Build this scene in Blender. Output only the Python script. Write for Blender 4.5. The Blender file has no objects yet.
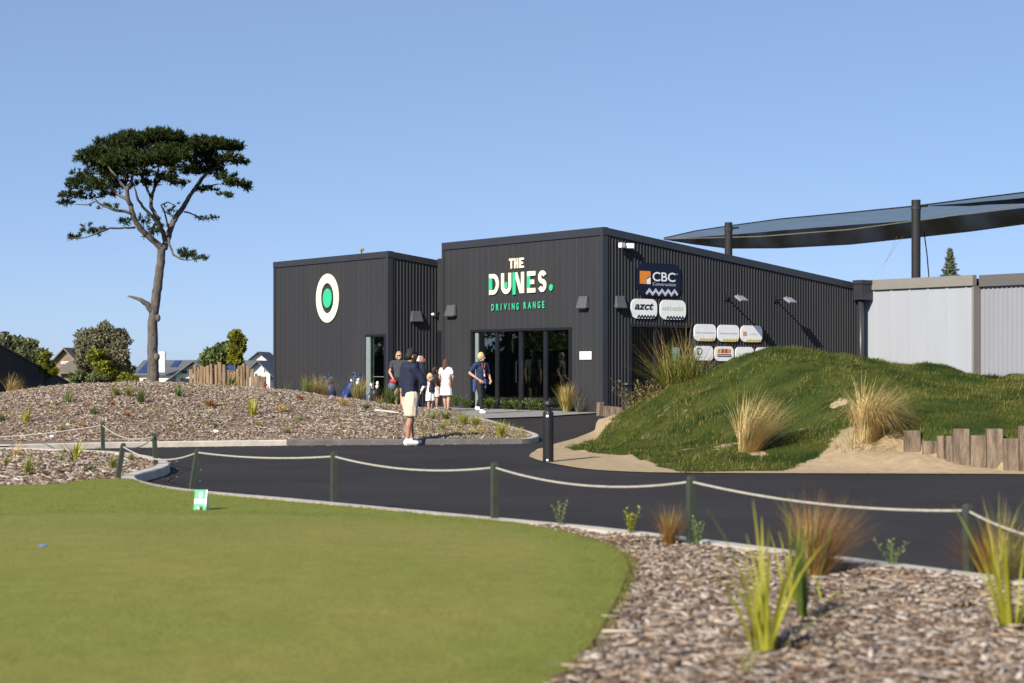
import bpy, bmesh, math, random
import numpy as np
from mathutils import Vector, Matrix, noise, geometry

random.seed(7)
rng = np.random.default_rng(7)
scene = bpy.context.scene
COL = scene.collection
R = math.radians

# ------------------------------------------------------------------ camera, sky, sun, exposure
F, HY, CZ = 1600.0, 365.0, 1.5
cam_d = bpy.data.cameras.new("camera")
cam_d.sensor_width = 36.0
cam_d.lens = F / 1024 * 36.0
cam_d.shift_y = (HY - 341.5) / 1024
cam_d.clip_start, cam_d.clip_end = 0.1, 6000
cam_d.dof.use_dof = True
cam_d.dof.focus_distance = 42.0
cam_d.dof.aperture_fstop = 2.2
cam = bpy.data.objects.new("camera", cam_d)
COL.objects.link(cam)
cam.location = (0, 0, CZ)
cam.rotation_euler = (R(90), 0, 0)
scene.camera = cam

SUN_AZ = math.atan2(-0.528, -0.850)          # direction towards the sun, measured from +Y towards +X
SUN_EL = R(31)
world = bpy.data.worlds.new("World")
scene.world = world
world.use_nodes = True
wn = world.node_tree.nodes
bg = wn["Background"]
sky = wn.new("ShaderNodeTexSky")
sky.sky_type = 'NISHITA'
sky.sun_disc = False
sky.sun_elevation = SUN_EL
sky.sun_rotation = SUN_AZ
sky.altitude = 0
sky.air_density = 0.55
sky.dust_density = 0.3
sky.ozone_density = 10.0
sg_ = wn.new("ShaderNodeGamma")            # evens the sky's brightness from horizon to zenith
sg_.inputs[1].default_value = 0.48
st_ = wn.new("ShaderNodeVectorMath")
st_.operation = 'MULTIPLY'
st_.inputs[1].default_value = (1.33, 1.33, 1.45)
world.node_tree.links.new(sky.outputs[0], sg_.inputs[0])
world.node_tree.links.new(sg_.outputs[0], st_.inputs[0])
world.node_tree.links.new(st_.outputs[0], bg.inputs[0])
bg.inputs[1].default_value = 0.15
sd = bpy.data.lights.new("sun", 'SUN')
sd.energy = 4.6
sd.angle = R(0.5)
sd.color = (1.0, 0.92, 0.80)
sun = bpy.data.objects.new("sun", sd)
COL.objects.link(sun)
to_sun = Vector((math.sin(SUN_AZ) * math.cos(SUN_EL), math.cos(SUN_AZ) * math.cos(SUN_EL), math.sin(SUN_EL)))
sun.rotation_euler = to_sun.to_track_quat('Z', 'Y').to_euler()
sun.location = (-20, -20, 30)
vs = scene.view_settings
vs.view_transform = 'Standard'
vs.look = 'None'
vs.exposure = 0.68
vs.gamma = 1.0
vs.use_curve_mapping = False

# ------------------------------------------------------------------ helpers
def X(px, Y): return (px - 512) / F * Y
def Zp(py, Y): return CZ - (py - HY) / F * Y
def gnd(px, py, z=0.0):
    Y = (CZ - z) * F / (py - HY)
    return (X(px, Y), Y)
def at(px, py, Y): return Vector((X(px, Y), Y, Zp(py, Y)))
def lerp_table(t, x):
    if x <= t[0][0]: return t[0][1]
    for (a, va), (b, vb) in zip(t, t[1:]):
        if x <= b:
            k = (x - a) / (b - a)
            k = k * k * (3 - 2 * k) * 0.5 + k * 0.5
            return va + (vb - va) * k
    return t[-1][1]
def sm(a, b, x):
    t = min(1, max(0, (x - a) / (b - a)))
    return t * t * (3 - 2 * t)

class MB:
    """collects geometry in world coordinates; build() links it as one mesh object"""
    def __init__(s): s.v = []; s.f = []; s.sm = False
    def add(s, vs_, fs):
        o = len(s.v)
        s.v.extend(tuple(p) for p in vs_)
        s.f.extend(tuple(i + o for i in f) for f in fs)
        return s
    def box(s, c, size, rz=0.0, M=None):
        hx, hy, hz = size[0] / 2, size[1] / 2, size[2] / 2
        pts = [Vector((x, y, z)) for z in (-hz, hz) for y in (-hy, hy) for x in (-hx, hx)]
        m = M if M is not None else Matrix.Rotation(rz, 3, 'Z')
        c = Vector(c)
        return s.add([c + m @ p for p in pts], [(0, 2, 3, 1), (4, 5, 7, 6), (0, 1, 5, 4), (2, 6, 7, 3), (0, 4, 6, 2), (1, 3, 7, 5)])
    def hexa(s, b, t):
        """box from four bottom and four top points (same winding, ccw from above)"""
        n = len(b)
        return s.add(list(b) + list(t), [tuple(reversed(range(n))), tuple(range(n, 2 * n))] + [(i, (i + 1) % n, n + (i + 1) % n, n + i) for i in range(n)])
    def tube(s, pts, rad, n=8, cap=True):
        pts = [Vector(p) for p in pts]
        if not hasattr(rad, '__len__'): rad = [rad] * len(pts)
        rings = []; up = Vector((0, 0, 1))
        for i, p in enumerate(pts):
            d = (pts[min(i + 1, len(pts) - 1)] - pts[max(i - 1, 0)])
            d = d.normalized() if d.length > 1e-9 else Vector((0, 0, 1))
            if i == 0:
                a = d.cross(Vector((0.3, 1, 0.1)))
                if a.length < 1e-4: a = d.cross(Vector((1, 0, 0)))
            else:
                a = prev - d * prev.dot(d)
            a.normalize(); prev = a
            b = d.cross(a)
            rings.append([p + (a * math.cos(2 * math.pi * k / n) + b * math.sin(2 * math.pi * k / n)) * rad[i] for k in range(n)])
        vs_ = [q for r_ in rings for q in r_]
        fs = []
        for i in range(len(pts) - 1):
            for k in range(n):
                fs.append((i * n + k, i * n + (k + 1) % n, (i + 1) * n + (k + 1) % n, (i + 1) * n + k))
        if cap:
            fs.append(tuple(reversed(range(n)))); m = (len(pts) - 1) * n
            fs.append(tuple(range(m, m + n)))
        return s.add(vs_, fs)
    def lathe(s, c, prof, n=16):
        c = Vector(c)
        vs_ = []; fs = []
        for r_, z in prof:
            for k in range(n):
                a = 2 * math.pi * k / n
                vs_.append(c + Vector((r_ * math.cos(a), r_ * math.sin(a), z)))
        for i in range(len(prof) - 1):
            for k in range(n):
                fs.append((i * n + k, i * n + (k + 1) % n, (i + 1) * n + (k + 1) % n, (i + 1) * n + k))
        fs.append(tuple(reversed(range(n)))); m = (len(prof) - 1) * n
        fs.append(tuple(range(m, m + n)))
        return s.add(vs_, fs)
    def blob(s, c, rx, ry, rz, n=8, m=5):
        prof = [(max(0.02, math.sin(math.pi * i / m)), -math.cos(math.pi * i / m)) for i in range(m + 1)]
        c = Vector(c); vs_ = []; fs = []
        for r_, z in prof:
            for k in range(n):
                a = 2 * math.pi * k / n
                vs_.append(c + Vector((rx * r_ * math.cos(a), ry * r_ * math.sin(a), rz * z)))
        for i in range(m):
            for k in range(n):
                fs.append((i * n + k, i * n + (k + 1) % n, (i + 1) * n + (k + 1) % n, (i + 1) * n + k))
        fs.append(tuple(reversed(range(n)))); fs.append(tuple(range(m * n, m * n + n)))
        return s.add(vs_, fs)
    def build(s, name, m, parent=None, loc=None, smooth=False, bevel=0):
        o0 = Vector(loc) if loc is not None else (origin(parent) if parent is not None else Vector((0, 0, 0)))
        me = bpy.data.meshes.new(name)
        me.from_pydata([(p[0] - o0.x, p[1] - o0.y, p[2] - o0.z) for p in s.v], [], s.f)
        me.validate()
        if m is not None: me.materials.append(m)
        if smooth or s.sm: me.polygons.foreach_set('use_smooth', [True] * len(me.polygons))
        o = bpy.data.objects.new(name, me)
        COL.objects.link(o)
        if parent is not None: o.parent = parent
        else: o.location = o0
        if bevel:
            b = o.modifiers.new("bevel", 'BEVEL'); b.width = bevel; b.segments = 2; b.limit_method = 'ANGLE'
        return o

def origin(o):
    while o.parent is not None: o = o.parent
    return Vector(o.location)
def tag(o, label=None, cat=None, group=None, kind=None):
    if label: o['label'] = label
    if cat: o['category'] = cat
    if group: o['group'] = group
    if kind: o['kind'] = kind
    return o
def thing(name, loc, label, cat, group=None):
    o = bpy.data.objects.new(name, None)
    o.empty_display_size = 0.2
    COL.objects.link(o); o.location = loc
    return tag(o, label, cat, group)
def copy_tree(o, parent=None):
    c = o.copy(); COL.objects.link(c)
    if parent is not None: c.parent = parent
    for ch in o.children: copy_tree(ch, c)
    return c

# ------------------------------------------------------------------ materials
def srgb(r, g, b):
    f = lambda c: (c / 255 / 12.92) if c / 255 <= 0.04045 else ((c / 255 + 0.055) / 1.055) ** 2.4
    return (f(r), f(g), f(b))
MATS = {}
def mat(name, col, rough=0.7, var=0.2, scale=6.0, bump=0.0, bscale=None, metallic=0.0, spec=0.4, col2=None, detail=6, coords='Object', island=0.0, trans=0.0, stretch=None):
    if name in MATS: return MATS[name]
    m = bpy.data.materials.new(name); m.use_nodes = True
    nt = m.node_tree; N = nt.nodes; L = nt.links
    p = N["Principled BSDF"]
    p.inputs["Roughness"].default_value = rough
    p.inputs["Metallic"].default_value = metallic
    p.inputs["Specular IOR Level"].default_value = spec
    tc = N.new("ShaderNodeTexCoord")
    vec = tc.outputs[coords]
    if stretch:
        mp = N.new("ShaderNodeMapping"); mp.inputs["Scale"].default_value = stretch
        L.new(vec, mp.inputs["Vector"]); vec = mp.outputs[0]
    nz = N.new("ShaderNodeTexNoise"); nz.inputs["Scale"].default_value = scale; nz.inputs["Detail"].default_value = detail
    nz.inputs["Roughness"].default_value = 0.6
    L.new(vec, nz.inputs["Vector"])
    c1 = tuple(max(0, c * (1 - var)) for c in col); c2 = col2 if col2 else tuple(min(1, c * (1 + var)) for c in col)
    rp = N.new("ShaderNodeValToRGB")
    rp.color_ramp.elements[0].position = 0.32; rp.color_ramp.elements[1].position = 0.68
    rp.color_ramp.elements[0].color = (*c1, 1); rp.color_ramp.elements[1].color = (*c2, 1)
    L.new(nz.outputs["Fac"], rp.inputs[0])
    out = rp.outputs[0]
    if island:
        g = N.new("ShaderNodeNewGeometry")
        mr = N.new("ShaderNodeMapRange"); mr.inputs["To Min"].default_value = 1 - island; mr.inputs["To Max"].default_value = 1 + island
        L.new(g.outputs["Random Per Island"], mr.inputs["Value"])
        mx = N.new("ShaderNodeVectorMath"); mx.operation = 'SCALE'
        L.new(out, mx.inputs[0]); L.new(mr.outputs[0], mx.inputs["Scale"]); out = mx.outputs[0]
    L.new(out, p.inputs["Base Color"])
    if bump:
        n2 = N.new("ShaderNodeTexNoise"); n2.inputs["Scale"].default_value = bscale or scale * 4; n2.inputs["Detail"].default_value = 5
        L.new(vec, n2.inputs["Vector"])
        b = N.new("ShaderNodeBump"); b.inputs["Strength"].default_value = bump; b.inputs["Distance"].default_value = 0.02
        L.new(n2.outputs["Fac"], b.inputs["Height"]); L.new(b.outputs[0], p.inputs["Normal"])
    if trans:
        tr = N.new("ShaderNodeBsdfTranslucent"); L.new(out, tr.inputs[0])
        ms = N.new("ShaderNodeMixShader"); ms.inputs[0].default_value = trans
        L.new(p.outputs[0], ms.inputs[1]); L.new(tr.outputs[0], ms.inputs[2])
        L.new(ms.outputs[0], N["Material Output"].inputs[0])
    MATS[name] = m
    return m

def glass_mat(name, tint, refl=0.12):
    m = bpy.data.materials.new(name); m.use_nodes = True
    nt = m.node_tree; N = nt.nodes; L = nt.links
    N.remove(N["Principled BSDF"])
    tr = N.new("ShaderNodeBsdfTransparent"); tr.inputs[0].default_value = (*tint, 1)
    gl = N.new("ShaderNodeBsdfGlossy"); gl.inputs["Roughness"].default_value = 0.015; gl.inputs[0].default_value = (0.9, 0.95, 0.95, 1)
    fr = N.new("ShaderNodeLayerWeight"); fr.inputs[0].default_value = 0.5
    pw = N.new("ShaderNodeMath"); pw.operation = 'POWER'; pw.inputs[1].default_value = 4.0
    L.new(fr.outputs["Facing"], pw.inputs[0])
    nz = N.new("ShaderNodeTexNoise"); nz.inputs["Scale"].default_value = 0.8
    bp = N.new("ShaderNodeBump"); bp.inputs["Strength"].default_value = 0.02; bp.inputs["Distance"].default_value = 0.05
    L.new(nz.outputs[0], bp.inputs["Height"]); L.new(bp.outputs[0], gl.inputs["Normal"])
    ad = N.new("ShaderNodeMath"); ad.operation = 'ADD'; ad.inputs[1].default_value = refl; ad.use_clamp = True
    L.new(pw.outputs[0], ad.inputs[0])
    mx = N.new("ShaderNodeMixShader")
    L.new(ad.outputs[0], mx.inputs[0]); L.new(tr.outputs[0], mx.inputs[1]); L.new(gl.outputs[0], mx.inputs[2])
    L.new(mx.outputs[0], N["Material Output"].inputs[0])
    return m

def net_mat(name, col, alpha):
    m = bpy.data.materials.new(name); m.use_nodes = True
    nt = m.node_tree; N = nt.nodes; L = nt.links
    p = N["Principled BSDF"]; p.inputs["Base Color"].default_value = (*col, 1); p.inputs["Roughness"].default_value = 0.9
    tr = N.new("ShaderNodeBsdfTransparent"); tr.inputs[0].default_value = (.86, .82, .76, 1)
    tc = N.new("ShaderNodeTexCoord")
    nz = N.new("ShaderNodeTexNoise"); nz.inputs["Scale"].default_value = 0.5
    L.new(tc.outputs["Object"], nz.inputs["Vector"])
    mr = N.new("ShaderNodeMapRange"); mr.inputs["To Min"].default_value = alpha - 0.08; mr.inputs["To Max"].default_value = alpha + 0.08
    L.new(nz.outputs[0], mr.inputs["Value"])
    mx = N.new("ShaderNodeMixShader")
    L.new(mr.outputs[0], mx.inputs[0]); L.new(tr.outputs[0], mx.inputs[1]); L.new(p.outputs[0], mx.inputs[2])
    L.new(mx.outputs[0], N["Material Output"].inputs[0])
    return m

def asphalt_material():
    m = bpy.data.materials.new("asphalt"); m.use_nodes = True
    nt = m.node_tree; N = nt.nodes; L = nt.links; p = N["Principled BSDF"]
    p.inputs["Specular IOR Level"].default_value = 0.12
    tc = N.new("ShaderNodeTexCoord")
    def nz(s, d=5, st=None):
        v = tc.outputs["Object"]
        if st:
            mp = N.new("ShaderNodeMapping"); mp.inputs["Scale"].default_value = st; mp.inputs["Rotation"].default_value = (0, 0, 0.15); L.new(v, mp.inputs["Vector"]); v = mp.outputs[0]
        n_ = N.new("ShaderNodeTexNoise"); n_.inputs["Scale"].default_value = s; n_.inputs["Detail"].default_value = d; n_.inputs["Roughness"].default_value = 0.65; L.new(v, n_.inputs["Vector"]); return n_.outputs[0]
    def rng_(o, a, b):
        q = N.new("ShaderNodeMapRange"); q.inputs["From Min"].default_value = 0.3; q.inputs["From Max"].default_value = 0.7; q.inputs["To Min"].default_value = a; q.inputs["To Max"].default_value = b; L.new(o, q.inputs[0]); return q.outputs[0]
    def mul(a, b):
        q = N.new("ShaderNodeMath"); q.operation = 'MULTIPLY'; L.new(a, q.inputs[0]); L.new(b, q.inputs[1]); return q.outputs[0]
    agg = nz(140, 3)
    k = mul(mul(rng_(agg, 0.72, 1.3), rng_(nz(0.35, 4), 0.84, 1.18)), rng_(nz(0.8, 4, (0.12, 1.6, 1)), 0.88, 1.13))
    sc = N.new("ShaderNodeVectorMath"); sc.operation = 'SCALE'; sc.inputs[0].default_value = (0.033, 0.030, 0.030); L.new(k, sc.inputs["Scale"]); L.new(sc.outputs[0], p.inputs["Base Color"])
    L.new(rng_(nz(1.1), 0.8, 0.95), p.inputs["Roughness"])
    bp = N.new("ShaderNodeBump"); bp.inputs["Strength"].default_value = 0.4; bp.inputs["Distance"].default_value = 0.01; L.new(agg, bp.inputs["Height"]); L.new(bp.outputs[0], p.inputs["Normal"])
    return m
M_ASPHALT = asphalt_material()
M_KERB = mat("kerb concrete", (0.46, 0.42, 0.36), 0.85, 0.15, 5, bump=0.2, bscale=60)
M_KERB_D = mat("dark kerb concrete", (0.12, 0.115, 0.11), 0.85, 0.25, 5, bump=0.2, bscale=60)  # darker tone for the right stretch of the mound's front kerb
M_PATH = mat("path concrete", (0.25, 0.24, 0.225), 0.85, 0.12, 1.5, bump=0.15, bscale=50)
M_SOIL = mat("mulch soil", (0.19, 0.135, 0.098), 0.95, 0.45, 9, bump=0.8, bscale=28)
M_FIELD = mat("field grass", (0.07, 0.085, 0.03), 0.95, 0.3, 0.3)
M_BLACK = mat("black cladding", (0.0305, 0.0310, 0.0345), 0.6, 0.09, 1.2, spec=0.25, stretch=(1, 1, 0.15))
M_FLASH = mat("dark flashing", (0.030, 0.032, 0.040), 0.38, 0.08, 1.0)
M_FRAME = mat("door frame black", (0.012, 0.013, 0.018), 0.4, 0.1, 3)
M_ALU = mat("pale aluminium", (0.26, 0.32, 0.31), 0.35, 0.08, 3, metallic=0.3)
M_WHITE = mat("white paint", (0.86, 0.86, 0.84), 0.5, 0.04, 3)
M_CREAM = mat("cream letters", (0.80, 0.72, 0.52), 0.5, 0.03, 3)
M_GREEN = mat("mint green letters", (0.035, 0.44, 0.23), 0.5, 0.05, 3)
M_NAVYSIGN = mat("navy sign", (0.006, 0.010, 0.030), 0.55, 0.1, 3, spec=0.25)
M_ORANGE = mat("orange sign", (0.78, 0.25, 0.03), 0.5, 0.05, 3)
M_INK = mat("black ink", (0.015, 0.015, 0.02), 0.5, 0.1, 3)
M_GREYINK = mat("grey ink", (0.36, 0.37, 0.40), 0.5, 0.1, 3)
M_LIME = mat("lime ink", (0.36, 0.58, 0.16), 0.5, 0.1, 3)
M_YELLOW = mat("yellow ink", (0.62, 0.50, 0.13), 0.5, 0.1, 3)
M_TIMBER = mat("weathered sleeper timber", (0.20, 0.150, 0.108), 0.95, 0.55, 4.5, bump=1.0, bscale=20, stretch=(3, 3, 0.5), island=0.25)
M_TIMBER_D = mat("split log timber", (0.28, 0.19, 0.11), 0.9, 0.45, 4, bump=0.6, bscale=14, stretch=(4, 4, 0.5), island=0.35)
M_POST = mat("green painted post", (0.036, 0.046, 0.031), 0.7, 0.2, 8, bump=0.2)
M_ROPE = mat("pale rope", (0.40, 0.385, 0.32), 0.9, 0.15, 30, bump=0.4, bscale=160)
M_DARKFENCE = mat("dark stained timber", (0.014, 0.013, 0.013), 0.75, 0.3, 4, stretch=(4, 4, 0.4))
M_BARK = mat("pine bark", (0.098, 0.088, 0.077), 0.95, 0.45, 7, bump=1.0, bscale=16, stretch=(1, 1, 0.45))
M_NEEDLE = mat("pine needles", (0.038, 0.052, 0.016), 0.9, 0.4, 1.6, island=0.5, trans=0.2, spec=0.05)
M_OLIVE = mat("olive foliage", (0.185, 0.175, 0.105), 0.9, 0.3, 2, spec=0.1, island=0.5, trans=0.25)
M_BUSH = mat("dark green foliage", (0.13, 0.16, 0.06), 0.85, 0.3, 2, spec=0.1, island=0.5, trans=0.25)
M_LIMEBUSH = mat("yellow green foliage", (0.19, 0.20, 0.025), 0.8, 0.3, 2, spec=0.15, island=0.45, trans=0.3)
M_GREYSTEEL = mat("white steel cladding", (0.325, 0.345, 0.38), 0.5, 0.05, 1.2, spec=0.3, stretch=(1, 1, 0.1))
M_RIBSTEEL = mat("ribbed pale grey cladding", (0.235, 0.245, 0.275), 0.5, 0.06, 1.2, spec=0.3, stretch=(1, 1, 0.1))
M_FASCIA_L = mat("beige fascia", (0.21, 0.195, 0.175), 0.5, 0.05, 1)
M_FASCIA_D = mat("grey fascia", (0.105, 0.10, 0.097), 0.5, 0.05, 1)
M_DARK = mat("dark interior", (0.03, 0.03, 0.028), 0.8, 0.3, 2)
M_ROOFTILE = mat("grey roof", (0.12, 0.125, 0.135), 0.7, 0.15, 2)
M_ROOFBROWN = mat("brown roof", (0.24, 0.18, 0.13), 0.8, 0.15, 2)
M_BRICK = mat("brown brick", (0.23, 0.165, 0.12), 0.9, 0.2, 3)
M_HWHITE = mat("white weatherboard", (0.72, 0.72, 0.70), 0.6, 0.05, 2)
M_SOLAR = mat("solar panel blue", (0.02, 0.035, 0.13), 0.25, 0.2, 1)
M_WINDOW = mat("dark window glass", (0.03, 0.035, 0.04), 0.1, 0.2, 0.5)
M_STRAW = mat("straw grass", (0.50, 0.36, 0.13), 0.8, 0.3, 5, island=0.4, trans=0.25)
M_STRAWG = mat("green straw grass", (0.24, 0.24, 0.055), 0.75, 0.3, 5, island=0.4, trans=0.25)
M_RED = mat("red tussock grass", (0.30, 0.12, 0.035), 0.8, 0.35, 5, island=0.45, trans=0.25)
M_FLAX = mat("yellow green flax", (0.33, 0.32, 0.03), 0.55, 0.3, 4, island=0.3, trans=0.3)
M_FLAXG = mat("green flax", (0.10, 0.15, 0.025), 0.55, 0.3, 4, island=0.35, trans=0.3)
M_SPRIG = mat("grey green leaves", (0.20, 0.25, 0.10), 0.7, 0.3, 4, island=0.35, trans=0.25)
M_BAGBLUE = mat("blue golf bag", (0.012, 0.03, 0.12), 0.5, 0.3, 6)
M_STEELCLUB = mat("chrome", (0.6, 0.6, 0.62), 0.2, 0.05, 3, metallic=0.9)
M_RUBBER = mat("black rubber", (0.015, 0.015, 0.016), 0.6, 0.2, 5)
M_BOLLARD = mat("black bollard paint", (0.014, 0.014, 0.017), 0.38, 0.15, 3)
GL_FRONT = glass_mat("tinted door glass", (0.62, 0.66, 0.60), 0.17)
GL_DARK = glass_mat("dark window glass", (0.14, 0.15, 0.15), 0.015)

# ------------------------------------------------------------------ ground heights
def z_road(y): return 0.1 * sm(31, 45, y)
def fbm(x, y, s, seed=0.0): return noise.noise(Vector((x * s, y * s, seed))) + 0.5 * noise.noise(Vector((x * s * 2.1, y * s * 2.1, seed + 5)))

def sheet(name, poly, step, zf, m, kind='structure', bbox=None, attr=None, smooth=True, loops=None):
    """a triangulated sheet filling the outline, heights from zf"""
    # densify outline
    pts = []
    n = len(poly)
    for i in range(n):
        a, b = Vector(poly[i]).to_2d(), Vector(poly[(i + 1) % n]).to_2d()
        k = max(1, int((b - a).length / (step * 1.5)))
        for j in range(k): pts.append(a + (b - a) * j / k)
    nb = len(pts)
    P = np.array([(p.x, p.y) for p in pts])
    x0, y0 = P.min(0); x1, y1 = P.max(0)
    if bbox: x0, y0, x1, y1 = max(x0, bbox[0]), max(y0, bbox[1]), min(x1, bbox[2]), min(y1, bbox[3])
    gx, gy = np.meshgrid(np.arange(x0, x1, step), np.arange(y0, y1, step))
    G = np.stack([gx.ravel(), gy.ravel()], 1)
    G += rng.uniform(-0.2, 0.2, G.shape) * step
    G = G[inside(G, P)]
    # keep interior points off the outline
    keep = np.ones(len(G), bool)
    for q in P: keep &= ((G - q) ** 2).sum(1) > (0.35 * step) ** 2
    G = G[keep]
    allp = pts + [Vector((float(a), float(b))) for a, b in G]
    ov, oe, of, *_ = geometry.delaunay_2d_cdt(allp, [], [list(range(nb))], 1, 1e-5)
    mb = MB(); mb.v = [(p.x, p.y, zf(p.x, p.y)) for p in ov]; mb.f = [tuple(f) for f in of]
    o = mb.build(name, m, smooth=smooth)
    if attr:
        at_ = o.data.attributes.new(attr[0], 'FLOAT', 'POINT')
        at_.data.foreach_set('value', [attr[1](v.co.x, v.co.y, v.co.z) for v in o.data.vertices])
    if kind: o['kind'] = kind
    return o
def inside(G, P):
    x, y = G[:, 0], G[:, 1]
    c = np.zeros(len(G), bool)
    j = len(P) - 1
    for i in range(len(P)):
        xi, yi = P[i]; xj, yj = P[j]
        if yi != yj:
            t = ((yi > y) != (yj > y)) & (x < (xj - xi) * (y - yi) / (yj - yi) + xi)
            c ^= t
        j = i
    return c
def smooth_poly(p, it=2, closed=False):
    p = [Vector(q).to_2d() for q in p]
    for _ in range(it):
        q = [] if closed else [p[0]]
        r_ = range(len(p)) if closed else range(len(p) - 1)
        for i in r_:
            a, b = p[i], p[(i + 1) % len(p)]
            q += [a * 0.75 + b * 0.25, a * 0.25 + b * 0.75]
        if not closed: q.append(p[-1])
        p = q
    return [(v.x, v.y) for v in p]

# far ground, one sheet to the horizon, lower than everything laid on it
def z_ground(y): return -0.3 - 2.5 * sm(60, 110, y)
gm = MB()
ys = [-400, -60, -20, 0, 20, 40, 58, 66, 74, 82, 90, 100, 112, 140, 200, 320, 600, 1200, 4000]
xs = [-4000, -900, -300, -150, -80, -50, -25, 0, 25, 50, 80, 150, 300, 900, 4000]
for y in ys:
    for x in xs: gm.v.append((x, y, z_ground(y)))
for i in range(len(ys) - 1):
    for j in range(len(xs) - 1):
        a = i * len(xs) + j
        gm.f.append((a, a + 1, a + 1 + len(xs), a + len(xs)))
gm.build("ground", M_FIELD)['kind'] = 'structure'

# road
sheet("road", [(-48, -12), (48, -12), (48, 62), (-48, 62)], 1.2, lambda x, y: z_road(y), M_ASPHALT)

# near planting bed outline (kerb line)
kerb_near = [(-40, 28.2)] + [gnd(px, py, 0.1) for px, py in
    [(0, 447.5), (60, 450), (115, 452), (139, 455), (160, 459), (171, 463.5), (168, 467.5), (155, 471), (141, 474.5), (133, 478), (145, 483.5), (178, 489.5),
     (235, 495), (280, 498.6), (335, 503.8), (410, 511), (490, 518.5), (540, 523), (610, 529.5), (720, 543), (799, 553), (894, 565), (1024, 581), (1200, 603)]]
kerb_near = smooth_poly(kerb_near, 2)
bed_poly = kerb_near + [(9, 4), (9, -12), (-40, -12)]
green_px = [(-300, 487), (0, 485.2), (40, 484.4), (68, 483), (90, 479.8), (112, 478.9), (131, 478.8), (142, 484.3), (178, 490.6), (235, 496.2), (280, 499.8), (335, 505), (410, 512.2),
            (480, 518.8), (505, 522.5), (531, 529), (560, 535.5), (590, 544.5), (612, 552.5), (625, 562), (629, 572), (625, 586), (615, 606), (600, 633), (575, 660), (548, 688), (500, 730), (380, 860)]
green_poly = smooth_poly([gnd(px, py, 0.12) for px, py in green_px], 2) + [(-2, 1), (-3, -8), (-30, -8), (-30, 20.2)]
GP = np.array(green_poly)
def z_bed(x, y):
    return 0.085 + 0.018 * fbm(x, y, 1.3) + 0.02 * sm(0, 1, (13 - y) / 6)
def z_green(x, y):
    d = math.hypot((x + 3.2) / 5.5, (y - 11.0) / 4.2)
    return 0.118 + 0.10 * max(0, 1 - d * d) + 0.012 * fbm(x, y, 0.35, 3)
bed = sheet("mulch_bed", bed_poly, 0.4, z_bed, M_SOIL, bbox=(-14, 4, 8, 29))
def kerb(name, line, w, h, m, zf, close_inside=True):
    mb = MB(); L_ = [Vector(p).to_2d() for p in line]; n = len(L_)
    prof = []
    for i, p in enumerate(L_):
        d = (L_[min(i + 1, n - 1)] - L_[max(i - 1, 0)]).normalized()
        nn = Vector((d.y, -d.x))        # to the right of travel = inside
        zb = zf(p.x, p.y)
        prof.append([(p.x, p.y, zb - 0.05), (p.x, p.y, zb + h - 0.015), (p.x + nn.x * 0.015 * (1 if w > 0 else -1), p.y + nn.y * 0.015 * (1 if w > 0 else -1), zb + h), (p.x + nn.x * w, p.y + nn.y * w, zb + h), (p.x + nn.x * w, p.y + nn.y * w, zb - 0.05)])
    for r_ in prof: mb.v.extend(r_)
    for i in range(n - 1):
        for k in range(4):
            a = i * 5 + k
            mb.f.append((a, a + 5, a + 6, a + 1))
    o = mb.build(name, m); o['kind'] = 'structure'
    return o
kerb("kerb", kerb_near, 0.17, 0.118, M_KERB, lambda x, y: z_road(y))

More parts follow.
